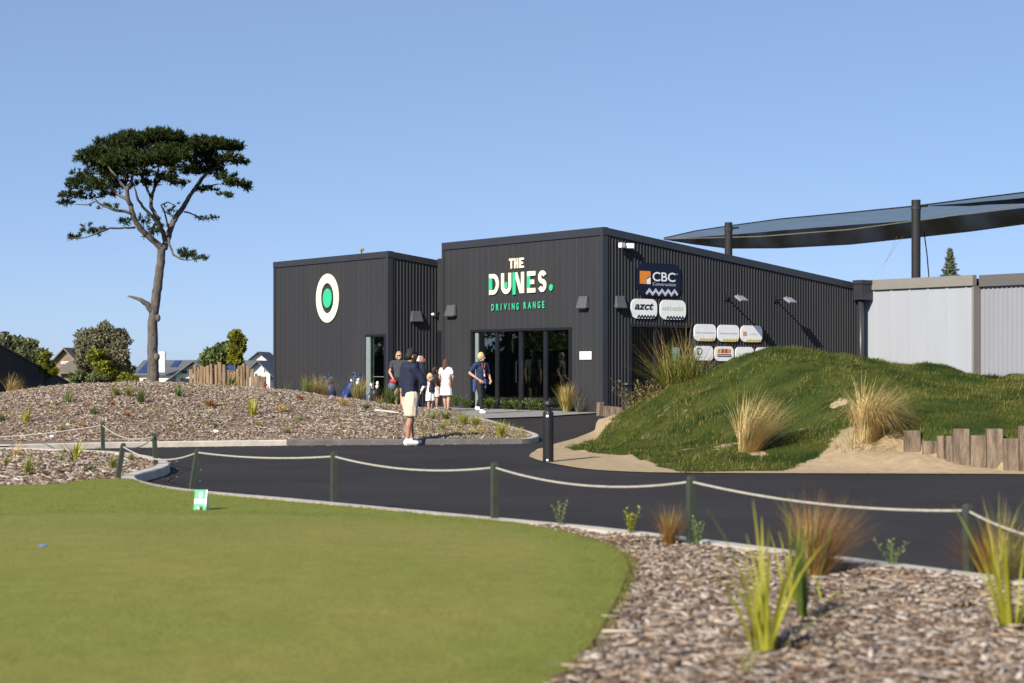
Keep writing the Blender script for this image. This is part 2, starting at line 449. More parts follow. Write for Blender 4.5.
# putting green material: mown turf, a browner middle and a greener collar
def turf_material():
    m = bpy.data.materials.new("putting turf"); m.use_nodes = True
    nt = m.node_tree; N = nt.nodes; L = nt.links; p = N["Principled BSDF"]
    p.inputs["Roughness"].default_value = 0.9; p.inputs["Specular IOR Level"].default_value = 0.15
    tc = N.new("ShaderNodeTexCoord")
    n1 = N.new("ShaderNodeTexNoise"); n1.inputs["Scale"].default_value = 0.55; n1.inputs["Detail"].default_value = 4
    n2 = N.new("ShaderNodeTexNoise"); n2.inputs["Scale"].default_value = 38; n2.inputs["Detail"].default_value = 6; n2.inputs["Roughness"].default_value = 0.75
    n3 = N.new("ShaderNodeTexNoise"); n3.inputs["Scale"].default_value = 5; n3.inputs["Detail"].default_value = 5
    for n_ in (n1, n2, n3): L.new(tc.outputs["Object"], n_.inputs["Vector"])
    r1 = N.new("ShaderNodeValToRGB"); r1.color_ramp.elements[0].position = 0.38; r1.color_ramp.elements[1].position = 0.62
    r1.color_ramp.elements[0].color = (0.200, 0.207, 0.042, 1); r1.color_ramp.elements[1].color = (0.235, 0.222, 0.052, 1)
    L.new(n1.outputs[0], r1.inputs[0])
    at_ = N.new("ShaderNodeAttribute"); at_.attribute_name = "collar"
    mx = N.new("ShaderNodeMix"); mx.data_type = 'RGBA'
    L.new(at_.outputs["Fac"], mx.inputs[0]); L.new(r1.outputs[0], mx.inputs[6]); mx.inputs[7].default_value = (0.180, 0.210, 0.038, 1)
    mr = N.new("ShaderNodeMapRange"); mr.inputs["To Min"].default_value = 0.55; mr.inputs["To Max"].default_value = 1.4; mr.inputs["From Min"].default_value = 0.25; mr.inputs["From Max"].default_value = 0.75
    L.new(n2.outputs[0], mr.inputs[0])
    mr3 = N.new("ShaderNodeMapRange"); mr3.inputs["To Min"].default_value = 0.92; mr3.inputs["To Max"].default_value = 1.08; mr3.inputs["From Min"].default_value = 0.3; mr3.inputs["From Max"].default_value = 0.7
    L.new(n3.outputs[0], mr3.inputs[0])
    mu = N.new("ShaderNodeMath"); mu.operation = 'MULTIPLY'; L.new(mr.outputs[0], mu.inputs[0]); L.new(mr3.outputs[0], mu.inputs[1])
    sc = N.new("ShaderNodeVectorMath"); sc.operation = 'SCALE'; L.new(mx.outputs[2], sc.inputs[0]); L.new(mu.outputs[0], sc.inputs["Scale"])
    L.new(sc.outputs[0], p.inputs["Base Color"])
    b = N.new("ShaderNodeBump"); b.inputs["Strength"].default_value = 0.7; b.inputs["Distance"].default_value = 0.02
    L.new(n2.outputs[0], b.inputs["Height"]); L.new(b.outputs[0], p.inputs["Normal"])
    return m
def edge_dist(x, y):
    return float(np.sqrt(((GP - (x, y)) ** 2).sum(1).min()))
def collar(x, y, z):
    d = math.hypot((x + 3.2) / 5.4, (y - 10.2) / 4.6)
    return max(sm(0.86, 0.98, d + 0.03 * fbm(x, y, 1.0)), sm(0.45, 0.25, edge_dist(x, y)))
green = sheet("putting_green", green_poly, 0.35, z_green, turf_material(), bbox=(-9, 4.5, 4, 21), attr=("collar", collar))

# left mulch mound
mound_front = [(-40, 30.6)] + [gnd(px, py, 0.1) for px, py in
    [(0, 445.5), (26, 444.4), (130, 442.2), (230, 440.8), (320, 439.8), (440, 439.2), (522, 438.6)]]
mound_tip = [gnd(px, py, 0.1) for px, py in [(522, 438.6), (534, 437.8), (540, 436), (537, 433.6), (525, 430.5), (505, 426), (492, 422.8), (478, 420), (460, 417.8), (430, 416.5)]]
crest_px = [(-300, 395), (0, 395), (25, 391), (50, 387.5), (75, 385.5), (100, 384), (150, 382.5), (200, 385), (240, 388.5), (280, 391), (330, 398), (380, 405), (430, 412), (480, 424), (520, 433), (545, 440)]
crest_tab = [(X(px, 38), Zp(py, 38)) for px, py in crest_px]
def z_mound(x, y):
    base = z_road(y) + 0.09
    c = max(0.0, lerp_table(crest_tab, x) - base)
    u = (y - 30.1) / 7.9
    if u < 1: p = math.sin(max(0, u) * math.pi / 2)
    else: p = 1 - sm(0, 1, (y - 38) / 9.5)
    return base + c * p + 0.03 * fbm(x, y, 0.9, 2) * sm(0, .15, u) + 0.012 * fbm(x, y, 3.5, 4) * sm(0, .1, u)
mound_poly = smooth_poly(mound_front, 1) + smooth_poly(mound_tip, 2)[1:] + [(-3.2, 48.9), (-4.6, 51), (-9.3, 57.0), (-9.3, 66), (-40, 66)]
sheet("mulch_mound", mound_poly, 0.42, z_mound, M_SOIL, bbox=(-17, 29.5, 3, 60))
i_split = 6
mf = smooth_poly(mound_front, 2)
cut = min(range(len(mf)), key=lambda i: abs(mf[i][0] - X(300, 30.3)))
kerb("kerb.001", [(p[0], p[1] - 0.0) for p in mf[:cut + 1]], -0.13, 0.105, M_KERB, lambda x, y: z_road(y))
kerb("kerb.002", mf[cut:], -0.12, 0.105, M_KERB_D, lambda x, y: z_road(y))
kerb("kerb.003", smooth_poly(mound_tip, 2), -0.13, 0.105, M_KERB, lambda x, y: z_road(y))

# concrete path along the shop front
path_poly = [gnd(px, py, 0.135) for px, py in [(400, 417.0), (440, 417.6), (486, 417.6), (545, 416.0), (600, 412.6)]] + [(3.2, 46.2), (2.0, 48), (-2.4, 53), (-4.3, 51.0)]
sheet("concrete_path", path_poly, 0.8, lambda x, y: z_road(y) + 0.035, M_PATH)

# right grass mound with sand apron
sil = [(585, 436, 36.5), (603, 420, 36), (623, 413, 35), (634, 407, 34.5), (653, 396, 34), (672, 387, 33), (695, 381, 32.5), (720, 367, 32), (745, 356, 31.5), (772, 347, 31), (795, 346.5, 31), (833, 353, 31), (868, 362, 31), (888, 366.5, 31), (931, 367, 31), (957, 373, 31), (986, 376, 31), (1008, 376.5, 31), (1024, 374, 31), (1100, 372, 31), (1300, 380, 31)]
gcrest = [(X(px, Y), Zp(py, Y)) for px, py, Y in sil]
gcy = [(X(px, Y), Y) for px, py, Y in sil]
front_px = [(529, 457), (536, 460), (547, 463), (565, 466.5), (588, 470), (620, 472), (657, 473.3), (739, 473.8), (800, 474), (900, 474.3), (1024, 474.8), (1300, 477)]
gfront = [gnd(px, py, 0.0) for px, py in front_px]
lpx = [(529, 457), (531, 452), (548, 444.5), (575, 437.5), (594, 431), (600, 426), (606, 420)]
LEFT_EDGE = [Vector(gnd(px, py, 0.02)) for px, py in lpx]
sleeper_px = [(905, 922, 430.7, 464), (923.5, 938, 441.4, 465.5), (938, 946.2, 436, 466.6), (946.6, 954, 436.3, 467.3), (954.3, 971, 429, 468), (971.3, 987.3, 435.5, 468.3), (987.6, 1004.5, 429, 468.6),
              (1005, 1020, 438.8, 469.6), (1020.3, 1037, 426.3, 470), (1037.4, 1053, 434, 470), (1053.4, 1070, 428, 470.3)]
sl_line = []
for a, b, t, bt in sleeper_px:
    Y = (CZ - 0.04) * F / (bt - HY); sl_line.append(((X((a + b) / 2, Y)), Y))
sl_line.append((14.0, 21.5))
def z_gm(x, y):
    zc = lerp_table(gcrest, x); yc = lerp_table(gcy, x)
    yf = lerp_table(gfront, x)
    base = z_road(y)
    lump = 0.14 * fbm(x, y, 0.6, 9) + 0.06 * fbm(x, y, 1.7, 12) + 0.028 * fbm(x, y, 4.0, 15)
    if y > yc:
        p = 1 - sm(0, 1, (y - yc) / 6.0)
        h = zc * p
        return max(base + 0.012, base * (1 - p) + h + lump * min(1, p * 2) * 0.5)
    u = max(0, (y - yf) / (yc - yf))
    if x > sl_line[0][0] - 1.1:
        ys_ = lerp_table(sl_line, x)
        k = sm(sl_line[0][0] - 1.1, sl_line[0][0] - 0.2, x)
        zl = 0.012 + 0.05 * sm(0, 1, (y - yf) / 1.6) + 0.16 * sm(7.0, 5.7, x) * sm(0.2, 1.3, y - yf)
        v = max(0, (y - ys_ - 0.12) / (yc - ys_ - 0.12))
        zb = 0.42 + (zc - 0.42) * (0.5 * v + 0.5 * (1 - (1 - min(1, v)) ** 2))
        zz = zl if y < ys_ + 0.22 else zl + (zb - zl) * sm(0.22, 0.40, y - ys_) + lump * min(1, v * 2)
    else:
        k = 0; zz = 0
    pr = 0.45 * u + 0.55 * sm(0, 1, u)
    pr = pr * sm(-0.02, 0.22, u)
    z0 = base * 0.3 + 0.012 + zc * pr + lump * sm(0.05, 0.5, u)
    return max(base + 0.012, z0 * (1 - k) + zz * k)
def left_dist(x, y):
    d = 9.0; q = Vector((x, y))
    for a, b in zip(LEFT_EDGE, LEFT_EDGE[1:]):
        ab = b - a; t = min(1, max(0, (q - a).dot(ab) / ab.dot(ab))); d = min(d, (q - a - ab * t).length)
    return d
def sand_amt(x, y, z):
    yf = lerp_table(gfront, x)
    d = y - yf
    hgt = z - z_road(y)
    s = 0.0
    w = lerp_table([(0.9, 5.0), (1.8, 4.2), (2.3, 0.35), (3.7, 0.3), (4.3, 1.2), (5.1, 2.7), (9, 2.7)], x)
    w += 0.35 * fbm(x, y, 1.1, 21)
    s = 1 - sm(w - 0.45, w + 0.45, d)
    if x > sl_line[0][0] - .1: s = 1 - sm(-.05, .25, y - lerp_table(sl_line, x) - .25)
    s = max(s, sm(.75, .35, left_dist(x, y) + 0.2 * fbm(x, y, 1.6, 8)))
    s = max(s, 0.55 * sm(0.28, 0.62, fbm(x, y, 0.9, 31)) * sm(1.3, 0.5, z))
    for (cx, cy, r_) in ((3.65, 24.0, 0.22), (4.6, 25.4, .12), (5.3, 26.0, 0.18), (8.9, 27.8, 0.10), (3.2, 29, .08)):
        s = max(s, 0.75 * sm(1.3, 0.4, math.hypot(x - cx, (y - cy) * 0.8) / r_ + 0.9 * fbm(x, y, 2.6, 3)))
    return s
gm_poly = smooth_poly(gfront, 1) + [(22, 21.2), (24, 40), (4.5, 40.5), (2.7, 39.0)] + [gnd(px, py, 0.03) for px, py in reversed(lpx[1:])]
def mound_material():
    m = bpy.data.materials.new("rough turf and sand"); m.use_nodes = True
    nt = m.node_tree; N = nt.nodes; L = nt.links; p = N["Principled BSDF"]
    p.inputs["Roughness"].default_value = 0.95; p.inputs["Specular IOR Level"].default_value = 0.1
    tc = N.new("ShaderNodeTexCoord")
    def nz(s, d=6, r_=0.65):
        n_ = N.new("ShaderNodeTexNoise"); n_.inputs["Scale"].default_value = s; n_.inputs["Detail"].default_value = d; n_.inputs["Roughness"].default_value = r_
        L.new(tc.outputs["Object"], n_.inputs["Vector"]); return n_.outputs[0]
    def ramp(fac, a, ca, b, cb):
        r_ = N.new("ShaderNodeValToRGB"); e = r_.color_ramp.elements
        e[0].position = a; e[0].color = (*ca, 1); e[1].position = b; e[1].color = (*cb, 1)
        L.new(fac, r_.inputs[0]); return r_.outputs[0]
    g1 = ramp(nz(1.3), 0.35, (0.016, 0.038, 0.006), 0.75, (0.075, 0.085, 0.018))
    s1 = ramp(nz(6), 0.3, (0.32, 0.235, 0.14), 0.7, (0.44, 0.34, 0.215))
    at_ = N.new("ShaderNodeAttribute"); at_.attribute_name = "sand"
    a2 = N.new("ShaderNodeMath"); a2.operation = 'ADD'; L.new(at_.outputs["Fac"], a2.inputs[0])
    mr = N.new("ShaderNodeMapRange"); mr.inputs["To Min"].default_value = -0.5; mr.inputs["To Max"].default_value = 0.5
    L.new(nz(7, 8, 0.7), mr.inputs[0]); L.new(mr.outputs[0], a2.inputs[1])
    st = N.new("ShaderNodeMapRange"); st.inputs["From Min"].default_value = 0.47; st.inputs["From Max"].default_value = 0.56
    L.new(a2.outputs[0], st.inputs[0])
    mx = N.new("ShaderNodeMix"); mx.data_type = 'RGBA'
    L.new(st.outputs[0], mx.inputs[0]); L.new(g1, mx.inputs[6]); L.new(s1, mx.inputs[7])
    L.new(mx.outputs[2], p.inputs["Base Color"])
    b = N.new("ShaderNodeBump"); b.inputs["Strength"].default_value = 0.6; b.inputs["Distance"].default_value = 0.03
    L.new(nz(22), b.inputs["Height"]); L.new(b.outputs[0], p.inputs["Normal"])
    return m
gmound = sheet("grass_mound", gm_poly, 0.16, z_gm, mound_material(), bbox=(0, 21, 15, 41), attr=("sand", sand_amt))
# ------------------------------------------------------------------ wall frames
class Frame:
    """a vertical wall plane: s runs to the right as seen from outside, n points out"""
    def __init__(s, O, d):
        s.O = Vector(O); s.d = Vector(d).normalized(); s.n = Vector((s.d.y, -s.d.x))
    def P(s, a, z, off=0.0):
        return Vector((s.O.x + s.d.x * a + s.n.x * off, s.O.y + s.d.y * a + s.n.y * off, z))
    def s_at(s, px, off=0.0):
        k = (px - 512) / F; ox = s.O.x + s.n.x * off; oy = s.O.y + s.n.y * off
        return (k * oy - ox) / (s.d.x - k * s.d.y)
    def on(s, px, py, off=0.0):
        a = s.s_at(px, off)
        return a, Zp(py, s.P(a, 0, off).y)
C0 = Vector((X(603, 46), 46))
FR = Frame(C0, (0.628, -0.779))              # shop front (s negative to the left of the corner)
RT = Frame(C0, (0.779, 0.628))               # long side wall
ZG = 0.1
def fpanel(fr, mb, s0, s1, z0, z1, off0, off1):
    b = [fr.P(s0, z0, off1), fr.P(s1, z0, off1), fr.P(s1, z0, off0), fr.P(s0, z0, off0)]
    t = [fr.P(s0, z1, off1), fr.P(s1, z1, off1), fr.P(s1, z1, off0), fr.P(s0, z1, off0)]
    return mb.hexa(b, t)
def fslope(fr, mb, s0, s1, z0a, z0b, z1a, z1b, off0, off1):
    b = [fr.P(s0, z0a, off1), fr.P(s1, z0b, off1), fr.P(s1, z0b, off0), fr.P(s0, z0a, off0)]
    t = [fr.P(s0, z1a, off1), fr.P(s1, z1b, off1), fr.P(s1, z1b, off0), fr.P(s0, z1a, off0)]
    return mb.hexa(b, t)
def ribbed(fr, mb, s0, s1, zb, ztop, holes=(), pitch=0.15, depth=0.028, flat=0.5, off=0.0):
    """trapezoidal sheet cladding, real ribs; holes = (s0, s1, z0, z1)"""
    cuts = []
    s = s0
    fl = (1 - flat) * pitch
    while s < s1 - 1e-6:
        for ds, h in ((0, 0), (flat * pitch, 0), (flat * pitch + fl * 0.25, 1), (flat * pitch + fl * 0.75, 1)):
            if s + ds < s1: cuts.append((s + ds, h * depth))
        s += pitch
    cuts.append((s1, 0))
    for h in holes:
        for e in h[:2]:
            if s0 < e < s1: cuts.append((e, None))
    cuts.sort(key=lambda c: c[0])
    last = 0; out = []
    for a, h in cuts:
        if h is None: h = last
        last = h; out.append((a, h))
    for (a, ha), (b, hb) in zip(out, out[1:]):
        if b - a < 1e-6: continue
        m_ = (a + b) / 2
        spans = [(zb, None)]
        hs = [h for h in holes if h[0] - 1e-6 <= m_ <= h[1] + 1e-6]
        segs = []
        z = zb
        for h in sorted(hs, key=lambda q: q[2]):
            if h[2] > z + 1e-4: segs.append((z, h[2], z, h[2]))
            z = h[3]
        segs.append((z, ztop(a), z, ztop(b)))
        for z0a, z1a, z0b, z1b in segs:
            mb.add([fr.P(a, z0a, off + ha), fr.P(b, z0b, off + hb), fr.P(b, z1b, off + hb), fr.P(a, z1a, off + ha)], [(0, 1, 2, 3)])
    return mb

ztop_main = FR.on(603, 227)[1]
s_end = RT.s_at(864)
z_end = RT.on(864, 285)[1]
slope = (ztop_main - z_end) / s_end
zr = lambda s: ztop_main - slope * s
s_left = FR.s_at(443)                         # left end of the main front
s_blk = FR.s_at(436)                          # line of the left block's side wall
A = None
off_blk = None
# left block: front plane stands off_blk ahead of the main front
for k in range(400):
    o_ = 0.5 + k * 0.01
    q = FR.P(s_blk, 0, o_)
    if 512 + F * q.x / q.y <= 388.3: off_blk = o_; break
BF = Frame(FR.P(s_blk, 0, off_blk).to_2d(), FR.d)           # left block front, s negative to the left
BS = Frame(BF.O, RT.d)                                        # its side wall
s_bl = BF.s_at(274.5)
zt_blk = BF.on(388, 251)[1]

bld = thing("golf_building", (C0.x, C0.y, ZG), "black ribbed metal clad driving range building with cream and green lettering", "building")
# openings
d0, d1, dz = FR.s_at(472), FR.s_at(571), FR.on(520, 330.3)[1]
w0, w1, wz = RT.s_at(629.5), RT.s_at(691), RT.on(650, 326.5)[1]
b0, b1, bz = BF.s_at(366.5), BF.s_at(386), BF.on(376, 336)[1]
mb = MB(); ribbed(FR, mb, s_left, 0, -0.2, lambda s: ztop_main - 0.02, [(d0, d1, ZG - 0.5, dz)], pitch=0.30, depth=0.007, flat=0.8); mb.build("wall", M_BLACK, bld)
mb = MB(); ribbed(RT, mb, 0, s_end, -0.2, lambda s: zr(s) - 0.02, [(w0, w1, ZG - 0.5, wz)], pitch=0.125, depth=0.026, flat=0.72); mb.build("wall", M_BLACK, bld)
mb = MB(); ribbed(BF, mb, s_bl, 0, -0.2, lambda s: zt_blk - 0.02, [(b0, b1, ZG - 0.5, bz)], pitch=0.30, depth=0.007, flat=0.8); mb.build("wall", M_BLACK, bld)
mb = MB(); ribbed(BS, mb, 0, 5.0, -0.2, lambda s: zt_blk - 0.02 - slope * s, [], pitch=0.125, depth=0.026, flat=0.72); mb.build("wall", M_BLACK, bld)
# recess wall between the two volumes, with its narrow dark door
zrec = Zp(258.5, FR.P(s_left, 0, -0.04).y)
mb = MB(); ribbed(FR, mb, s_blk + 0.01, s_left - 0.01, -0.2, lambda s: zrec, [], pitch=0.30, depth=0.007, flat=.8, off=-0.04); mb.build("wall", M_BLACK, bld)
mb = MB(); fpanel(FR, mb, FR.s_at(437.0, 0), FR.s_at(441.3, 0), 0.2, FR.on(439, 331)[1], -0.03, -0.015)
rd = mb.build("door", M_FRAME, bld)
mb = MB(); fpanel(FR, mb, FR.s_at(440.2, 0), FR.s_at(440.6, 0), 1.15, 1.30, -0.014, 0.02); mb.build("handle", M_ALU, rd)
# back and hidden side walls
mb = MB()
BK = Frame(RT.P(s_end, 0).to_2d(), -FR.d)
fpanel(FR, mb, s_left, s_left + 0.05, -0.2, z_end, -s_end + 0.06, -0.62)
fpanel(FR, mb, s_left, -0.05, -0.2, z_end - 0.03, -s_end, -s_end + 0.05)
mb.build("rear_wall", M_BLACK, bld)
mb = MB()
fpanel(BF, mb, s_bl, s_bl + 0.05, -0.2, zt_blk - 0.9, -7.0, -0.05)
fpanel(BF, mb, s_bl, 0, -0.2, zt_blk - 0.85, -7.05, -7.0)
fpanel(BF, mb, -0.06, -0.01, -0.2, zt_blk - 0.9, -7.0, -5.0)
mb.build("rear_wall", M_BLACK, bld)
# roofs
mb = MB()
fr_roof = [FR.P(s_left + .03, ztop_main - 0.28, -0.03), FR.P(-.03, ztop_main - 0.28, -0.03), FR.P(-.03, z_end - 0.18, -s_end + .03), FR.P(s_left + .03, z_end - 0.18, -s_end + .03)]
mb.hexa(fr_roof, [p + Vector((0, 0, 0.14)) for p in fr_roof])
bl_roof = [BF.P(s_bl + .03, zt_blk - 0.28, -0.03), BF.P(-.03, zt_blk - 0.28, -0.03), BF.P(-.03, zt_blk - 0.28 - slope * 7, -7.0), BF.P(s_bl + .03, zt_blk - 0.28 - slope * 7, -7.0)]
mb.hexa(bl_roof, [p + Vector((0, 0, 0.14)) for p in bl_roof])
rc = [FR.P(s_blk + .0, zrec - 0.2, -0.07), FR.P(s_left + .6, zrec - 0.2, -0.07), FR.P(s_left + .6, zrec - 0.4, -3), FR.P(s_blk + .0, zrec - 0.4, -3)]
mb.hexa(rc, [p + Vector((0, 0, 0.1)) for p in rc])
mb.build("roof", M_FLASH, bld)
# parapet capping and corner flashings
mb = MB()
fpanel(FR, mb, s_left - 0.02, 0.045, ztop_main - 0.23, ztop_main, -0.16, 0.042)
mb.build("parapet_capping", M_FLASH, bld)
mb = MB()
fslope(RT, mb, 0.165, s_end + 0.05, zr(.165) - 0.21, zr(s_end + .05) - 0.21, zr(.165) - 0.002, zr(s_end + 0.05) - 0.002, -0.16, 0.052)
mb.build("parapet_capping", M_FLASH, bld)
mb = MB()
fpanel(BF, mb, s_bl - 0.03, 0.045, zt_blk - 0.2, zt_blk, -0.16, 0.042)
mb.build("parapet_capping", M_FLASH, bld)
mb = MB()
fslope(BS, mb, 0.165, 5.0, zt_blk - .2 - slope * .165, zt_blk - .2 - slope * 5, zt_blk - .002 - slope * .165, zt_blk - .002 - slope * 5, -0.16, 0.052)
mb.build("parapet_capping", M_FLASH, bld)
mb = MB(); fpanel(FR, mb, s_blk + .05, s_left - 0.035, zrec - 0.14, zrec + 0.01, -0.2, -0.028); mb.build("parapet_capping", M_FLASH, bld)
for fr_, fs_, zt in ((FR, RT, ztop_main - 0.232), (BF, BS, zt_blk - 0.202)):
    mb = MB()
    fpanel(fr_, mb, -0.10, 0.034, -0.2, zt, 0.005, 0.034)
    fpanel(fs_, mb, 0.004, 0.16, -0.2, zt - 0.02, 0.002, 0.040)
    mb.build("corner_flashing", M_FLASH, bld)
mb = MB(); fpanel(FR, mb, s_left - 0.03, s_left + 0.09, -0.2, ztop_main - .232, -0.015, 0.034); mb.build("corner_flashing", M_FLASH, bld)
mb = MB(); fpanel(BF, mb, s_bl - 0.03, s_bl + 0.09, -0.2, zt_blk - .202, -0.03, 0.034); mb.build("corner_flashing", M_FLASH, bld)
# interior floor and ceiling, counter, back bar
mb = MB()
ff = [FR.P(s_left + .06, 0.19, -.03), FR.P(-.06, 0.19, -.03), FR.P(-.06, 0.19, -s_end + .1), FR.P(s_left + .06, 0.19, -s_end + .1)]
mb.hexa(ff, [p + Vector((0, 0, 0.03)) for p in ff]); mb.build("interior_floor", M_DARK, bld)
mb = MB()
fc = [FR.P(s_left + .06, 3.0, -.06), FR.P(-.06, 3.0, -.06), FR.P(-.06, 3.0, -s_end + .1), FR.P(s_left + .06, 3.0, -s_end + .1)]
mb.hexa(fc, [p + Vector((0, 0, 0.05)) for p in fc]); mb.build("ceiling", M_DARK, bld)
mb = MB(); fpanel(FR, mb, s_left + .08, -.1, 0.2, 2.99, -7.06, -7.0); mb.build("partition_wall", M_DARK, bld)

def glazed(fr, name, s0, s1, z0, z1, mulls, parent, off=-0.04, fw=0.06, jamb=None, transom=None, pane_m=None):
    mb = MB()
    fpanel(fr, mb, s0 - 0.03, s1 + 0.03, z1 - 0.02, z1 + 0.055, off - 0.06, 0.045)
    fpanel(fr, mb, s0 - 0.03, s0 + fw, z0, z1 - 0.022, off - 0.06, 0.043)
    fpanel(fr, mb, s1 - fw, s1 + 0.03, z0, z1 - 0.022, off - 0.06, 0.043)
    fpanel(fr, mb, s0 + fw, s1 - fw, z0, z0 + 0.07, off - 0.05, off + 0.04)
    d = mb.build(name, M_FRAME, parent)
    for a, w in mulls:
        mb = MB(); fpanel(fr, mb, a - w / 2, a + w / 2, z0 + 0.072, z1 - 0.024, off - 0.05, off + 0.045); mb.build("mullion", M_FRAME, d)
    edges = [s0 + fw] + [a for a, w in mulls] + [s1 - fw]
    for a, b in zip(edges, edges[1:]):
        mb = MB(); fpanel(fr, mb, a + 0.01, b - 0.01, z0 + 0.06, z1 - 0.03, off - 0.006, off + 0.006); mb.build("pane", pane_m or GL_FRONT, d)
    return d
gd = glazed(FR, "glass_door", d0, d1, ZG + 0.03, dz, [(FR.s_at(496.5), 0.13), (FR.s_at(520.5), 0.16), (FR.s_at(545), 0.14)], bld)
mb = MB(); fpanel(FR, mb, FR.s_at(475.2), FR.s_at(478.2), ZG + .12, dz - .05, -0.02, 0.0); mb.build("pale_jamb", M_ALU, gd)
for a0 in (517.5, 523.5):
    mb = MB(); a = FR.s_at(a0); mb.tube([FR.P(a, 0.95, -0.005), FR.P(a, 0.97, 0.05), FR.P(a, 1.6, 0.05), FR.P(a, 1.62, -0.005)], 0.016, 6); mb.build("handle", M_FRAME, gd)
sw = glazed(RT, "side_window", w0, w1, ZG, wz, [(RT.s_at(655), 0.1)], bld, pane_m=GL_DARK)
mb = MB(); a = RT.s_at(673.2); fpanel(RT, mb, a, a + 0.28, Zp(361, 48), Zp(347.5, 48), -0.032, -0.028); mb.build("notice", mat("pale blue notice", (0.22, 0.36, 0.50), 0.5, 0.15, 6), sw)
lw = glazed(BF, "corner_window", b0, b1, ZG, bz, [], bld, pane_m=GL_FRONT)
mb = MB(); fpanel(BF, mb, BF.s_at(367.2), BF.s_at(371.0), ZG, bz - .03, 0.0, 0.046); mb.build("pale_jamb", M_ALU, lw)
mb = MB(); z = BF.on(378, 377)[1]; fpanel(BF, mb, BF.s_at(372.5), BF.s_at(384.5), z, z + 0.02, -0.030, -0.026); mb.build("safety_strip", mat("faded strip", (.16, .20, .19)), lw)
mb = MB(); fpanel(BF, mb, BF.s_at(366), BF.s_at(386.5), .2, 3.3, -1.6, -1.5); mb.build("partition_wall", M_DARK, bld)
# rainwater head and downpipe at the far end of the side wall
q0, z0 = RT.on(852, 300); q1, z1 = RT.on(866.5, 282)
mb = MB(); fpanel(RT, mb, q0, q1, z0, z1, 0.05, 0.40); fpanel(RT, mb, q0 - .03, q1 + .03, z1 - 0.1, z1 + .03, 0.04, 0.43); rh = mb.build("rainwater_head", M_FLASH, bld, bevel=0.01)
mb = MB(); a = RT.s_at(861, .22); mb.tube([RT.P(a, -0.2, .22), RT.P(a, z0 + .02, .22)], 0.095, 12); mb.build("downpipe", M_FLASH, rh, smooth=True)
# yellow green cap standing on the left roof edge
v = BF.P(BF.s_at(359.6), 0, -0.08); zz = zt_blk - 0.005
t = thing("roof_cowl", (v.x, v.y, zz), "tiny yellow green round cowl on the roof edge of the left block", "roof vent")
mb = MB(); mb.tube([(v.x, v.y, zz), (v.x, v.y, zz + 0.10)], 0.02, 6); mb.build("stalk", M_INK, t)
mb = MB(); mb.blob((v.x - 0.01, v.y, zz + 0.14), 0.06, 0.06, 0.06); mb.blob((v.x + 0.03, v.y - .02, zz + 0.15), 0.05, 0.05, 0.05); mb.build("cap", mat("yellow green cap", (0.25, 0.22, 0.02), 0.6, 0.5, 14), t, smooth=True)

# ------------------------------------------------------------------ lettering
def prism(fr, mb, poly, off0, off1):
    n = len(poly)
    a = [fr.P(s, z, off1) for s, z in poly]; b = [fr.P(s, z, off0) for s, z in poly]
    return mb.add(a + b, [tuple(range(n)), tuple(reversed(range(n, 2 * n)))] + [(i, n + i, n + (i + 1) % n, (i + 1) % n) for i in range(n)])
def stroke(fr, mb, pts, w, off0, off1, closed=False):
    """a flat extruded stroke with mitred corners"""
    P = [Vector(p) for p in pts]; n = len(P); L_ = []; R_ = []
    for i in range(n):
        a = P[i - 1] if (i > 0 or closed) else None
        b = P[(i + 1) % n] if (i < n - 1 or closed) else None
        d1 = (P[i] - a).normalized() if a is not None else None
        d2 = (b - P[i]).normalized() if b is not None else None
        d = (d1 + d2).normalized() if d1 is not None and d2 is not None else (d1 if d1 is not None else d2)
        nn = Vector((-d.y, d.x))
        k = 1.0
        if d1 is not None and d2 is not None:
            c = nn.dot(Vector((-d1.y, d1.x))); k = 1 / max(0.45, c)
        L_.append(P[i] + nn * w / 2 * k); R_.append(P[i] - nn * w / 2 * k)
    m = n if closed else n - 1
    for i in range(m):
        j = (i + 1) % n
        prism(fr, mb, [tuple(R_[i]), tuple(R_[j]), tuple(L_[j]), tuple(L_[i])], off0, off1)
    return mb
def arc(cx, cz, rx, rz, a0, a1, n=14):
    return [(cx + rx * math.cos(R(a0 + (a1 - a0) * i / n)), cz + rz * math.sin(R(a0 + (a1 - a0) * i / n))) for i in range(n + 1)]
def text_mesh(fr, string, s0, s1, z0, z1, off, m, name, parent, bold=0.0, shear=0.0, depth=0.012, space=1.0):
    cu = bpy.data.curves.new("t", 'FONT'); cu.body = string; cu.offset = bold; cu.shear = shear; cu.space_character = space; cu.resolution_u = 4
    o = bpy.data.objects.new("t", cu); COL.objects.link(o)
    dg = bpy.context.evaluated_depsgraph_get(); me = bpy.data.meshes.new_from_object(o.evaluated_get(dg))
    vs_ = [v.co.copy() for v in me.vertices]; fs = [tuple(p.vertices) for p in me.polygons]
    bpy.data.objects.remove(o); bpy.data.curves.remove(cu); bpy.data.meshes.remove(me)
    x0 = min(v.x for v in vs_); x1 = max(v.x for v in vs_); y0 = min(v.y for v in vs_); y1 = max(v.y for v in vs_)
    mb = MB()
    mb.add([fr.P(s0 + (v.x - x0) / (x1 - x0) * (s1 - s0), z0 + (v.y - y0) / (y1 - y0) * (z1 - z0), off) for v in vs_], fs)
    return mb.build(name, m, parent)
def fthing(fr, s, z, off, name, label, cat, group=None):
    p = fr.P(s, z, off)
    return thing(name, (p.x, p.y, p.z), label, cat, group)

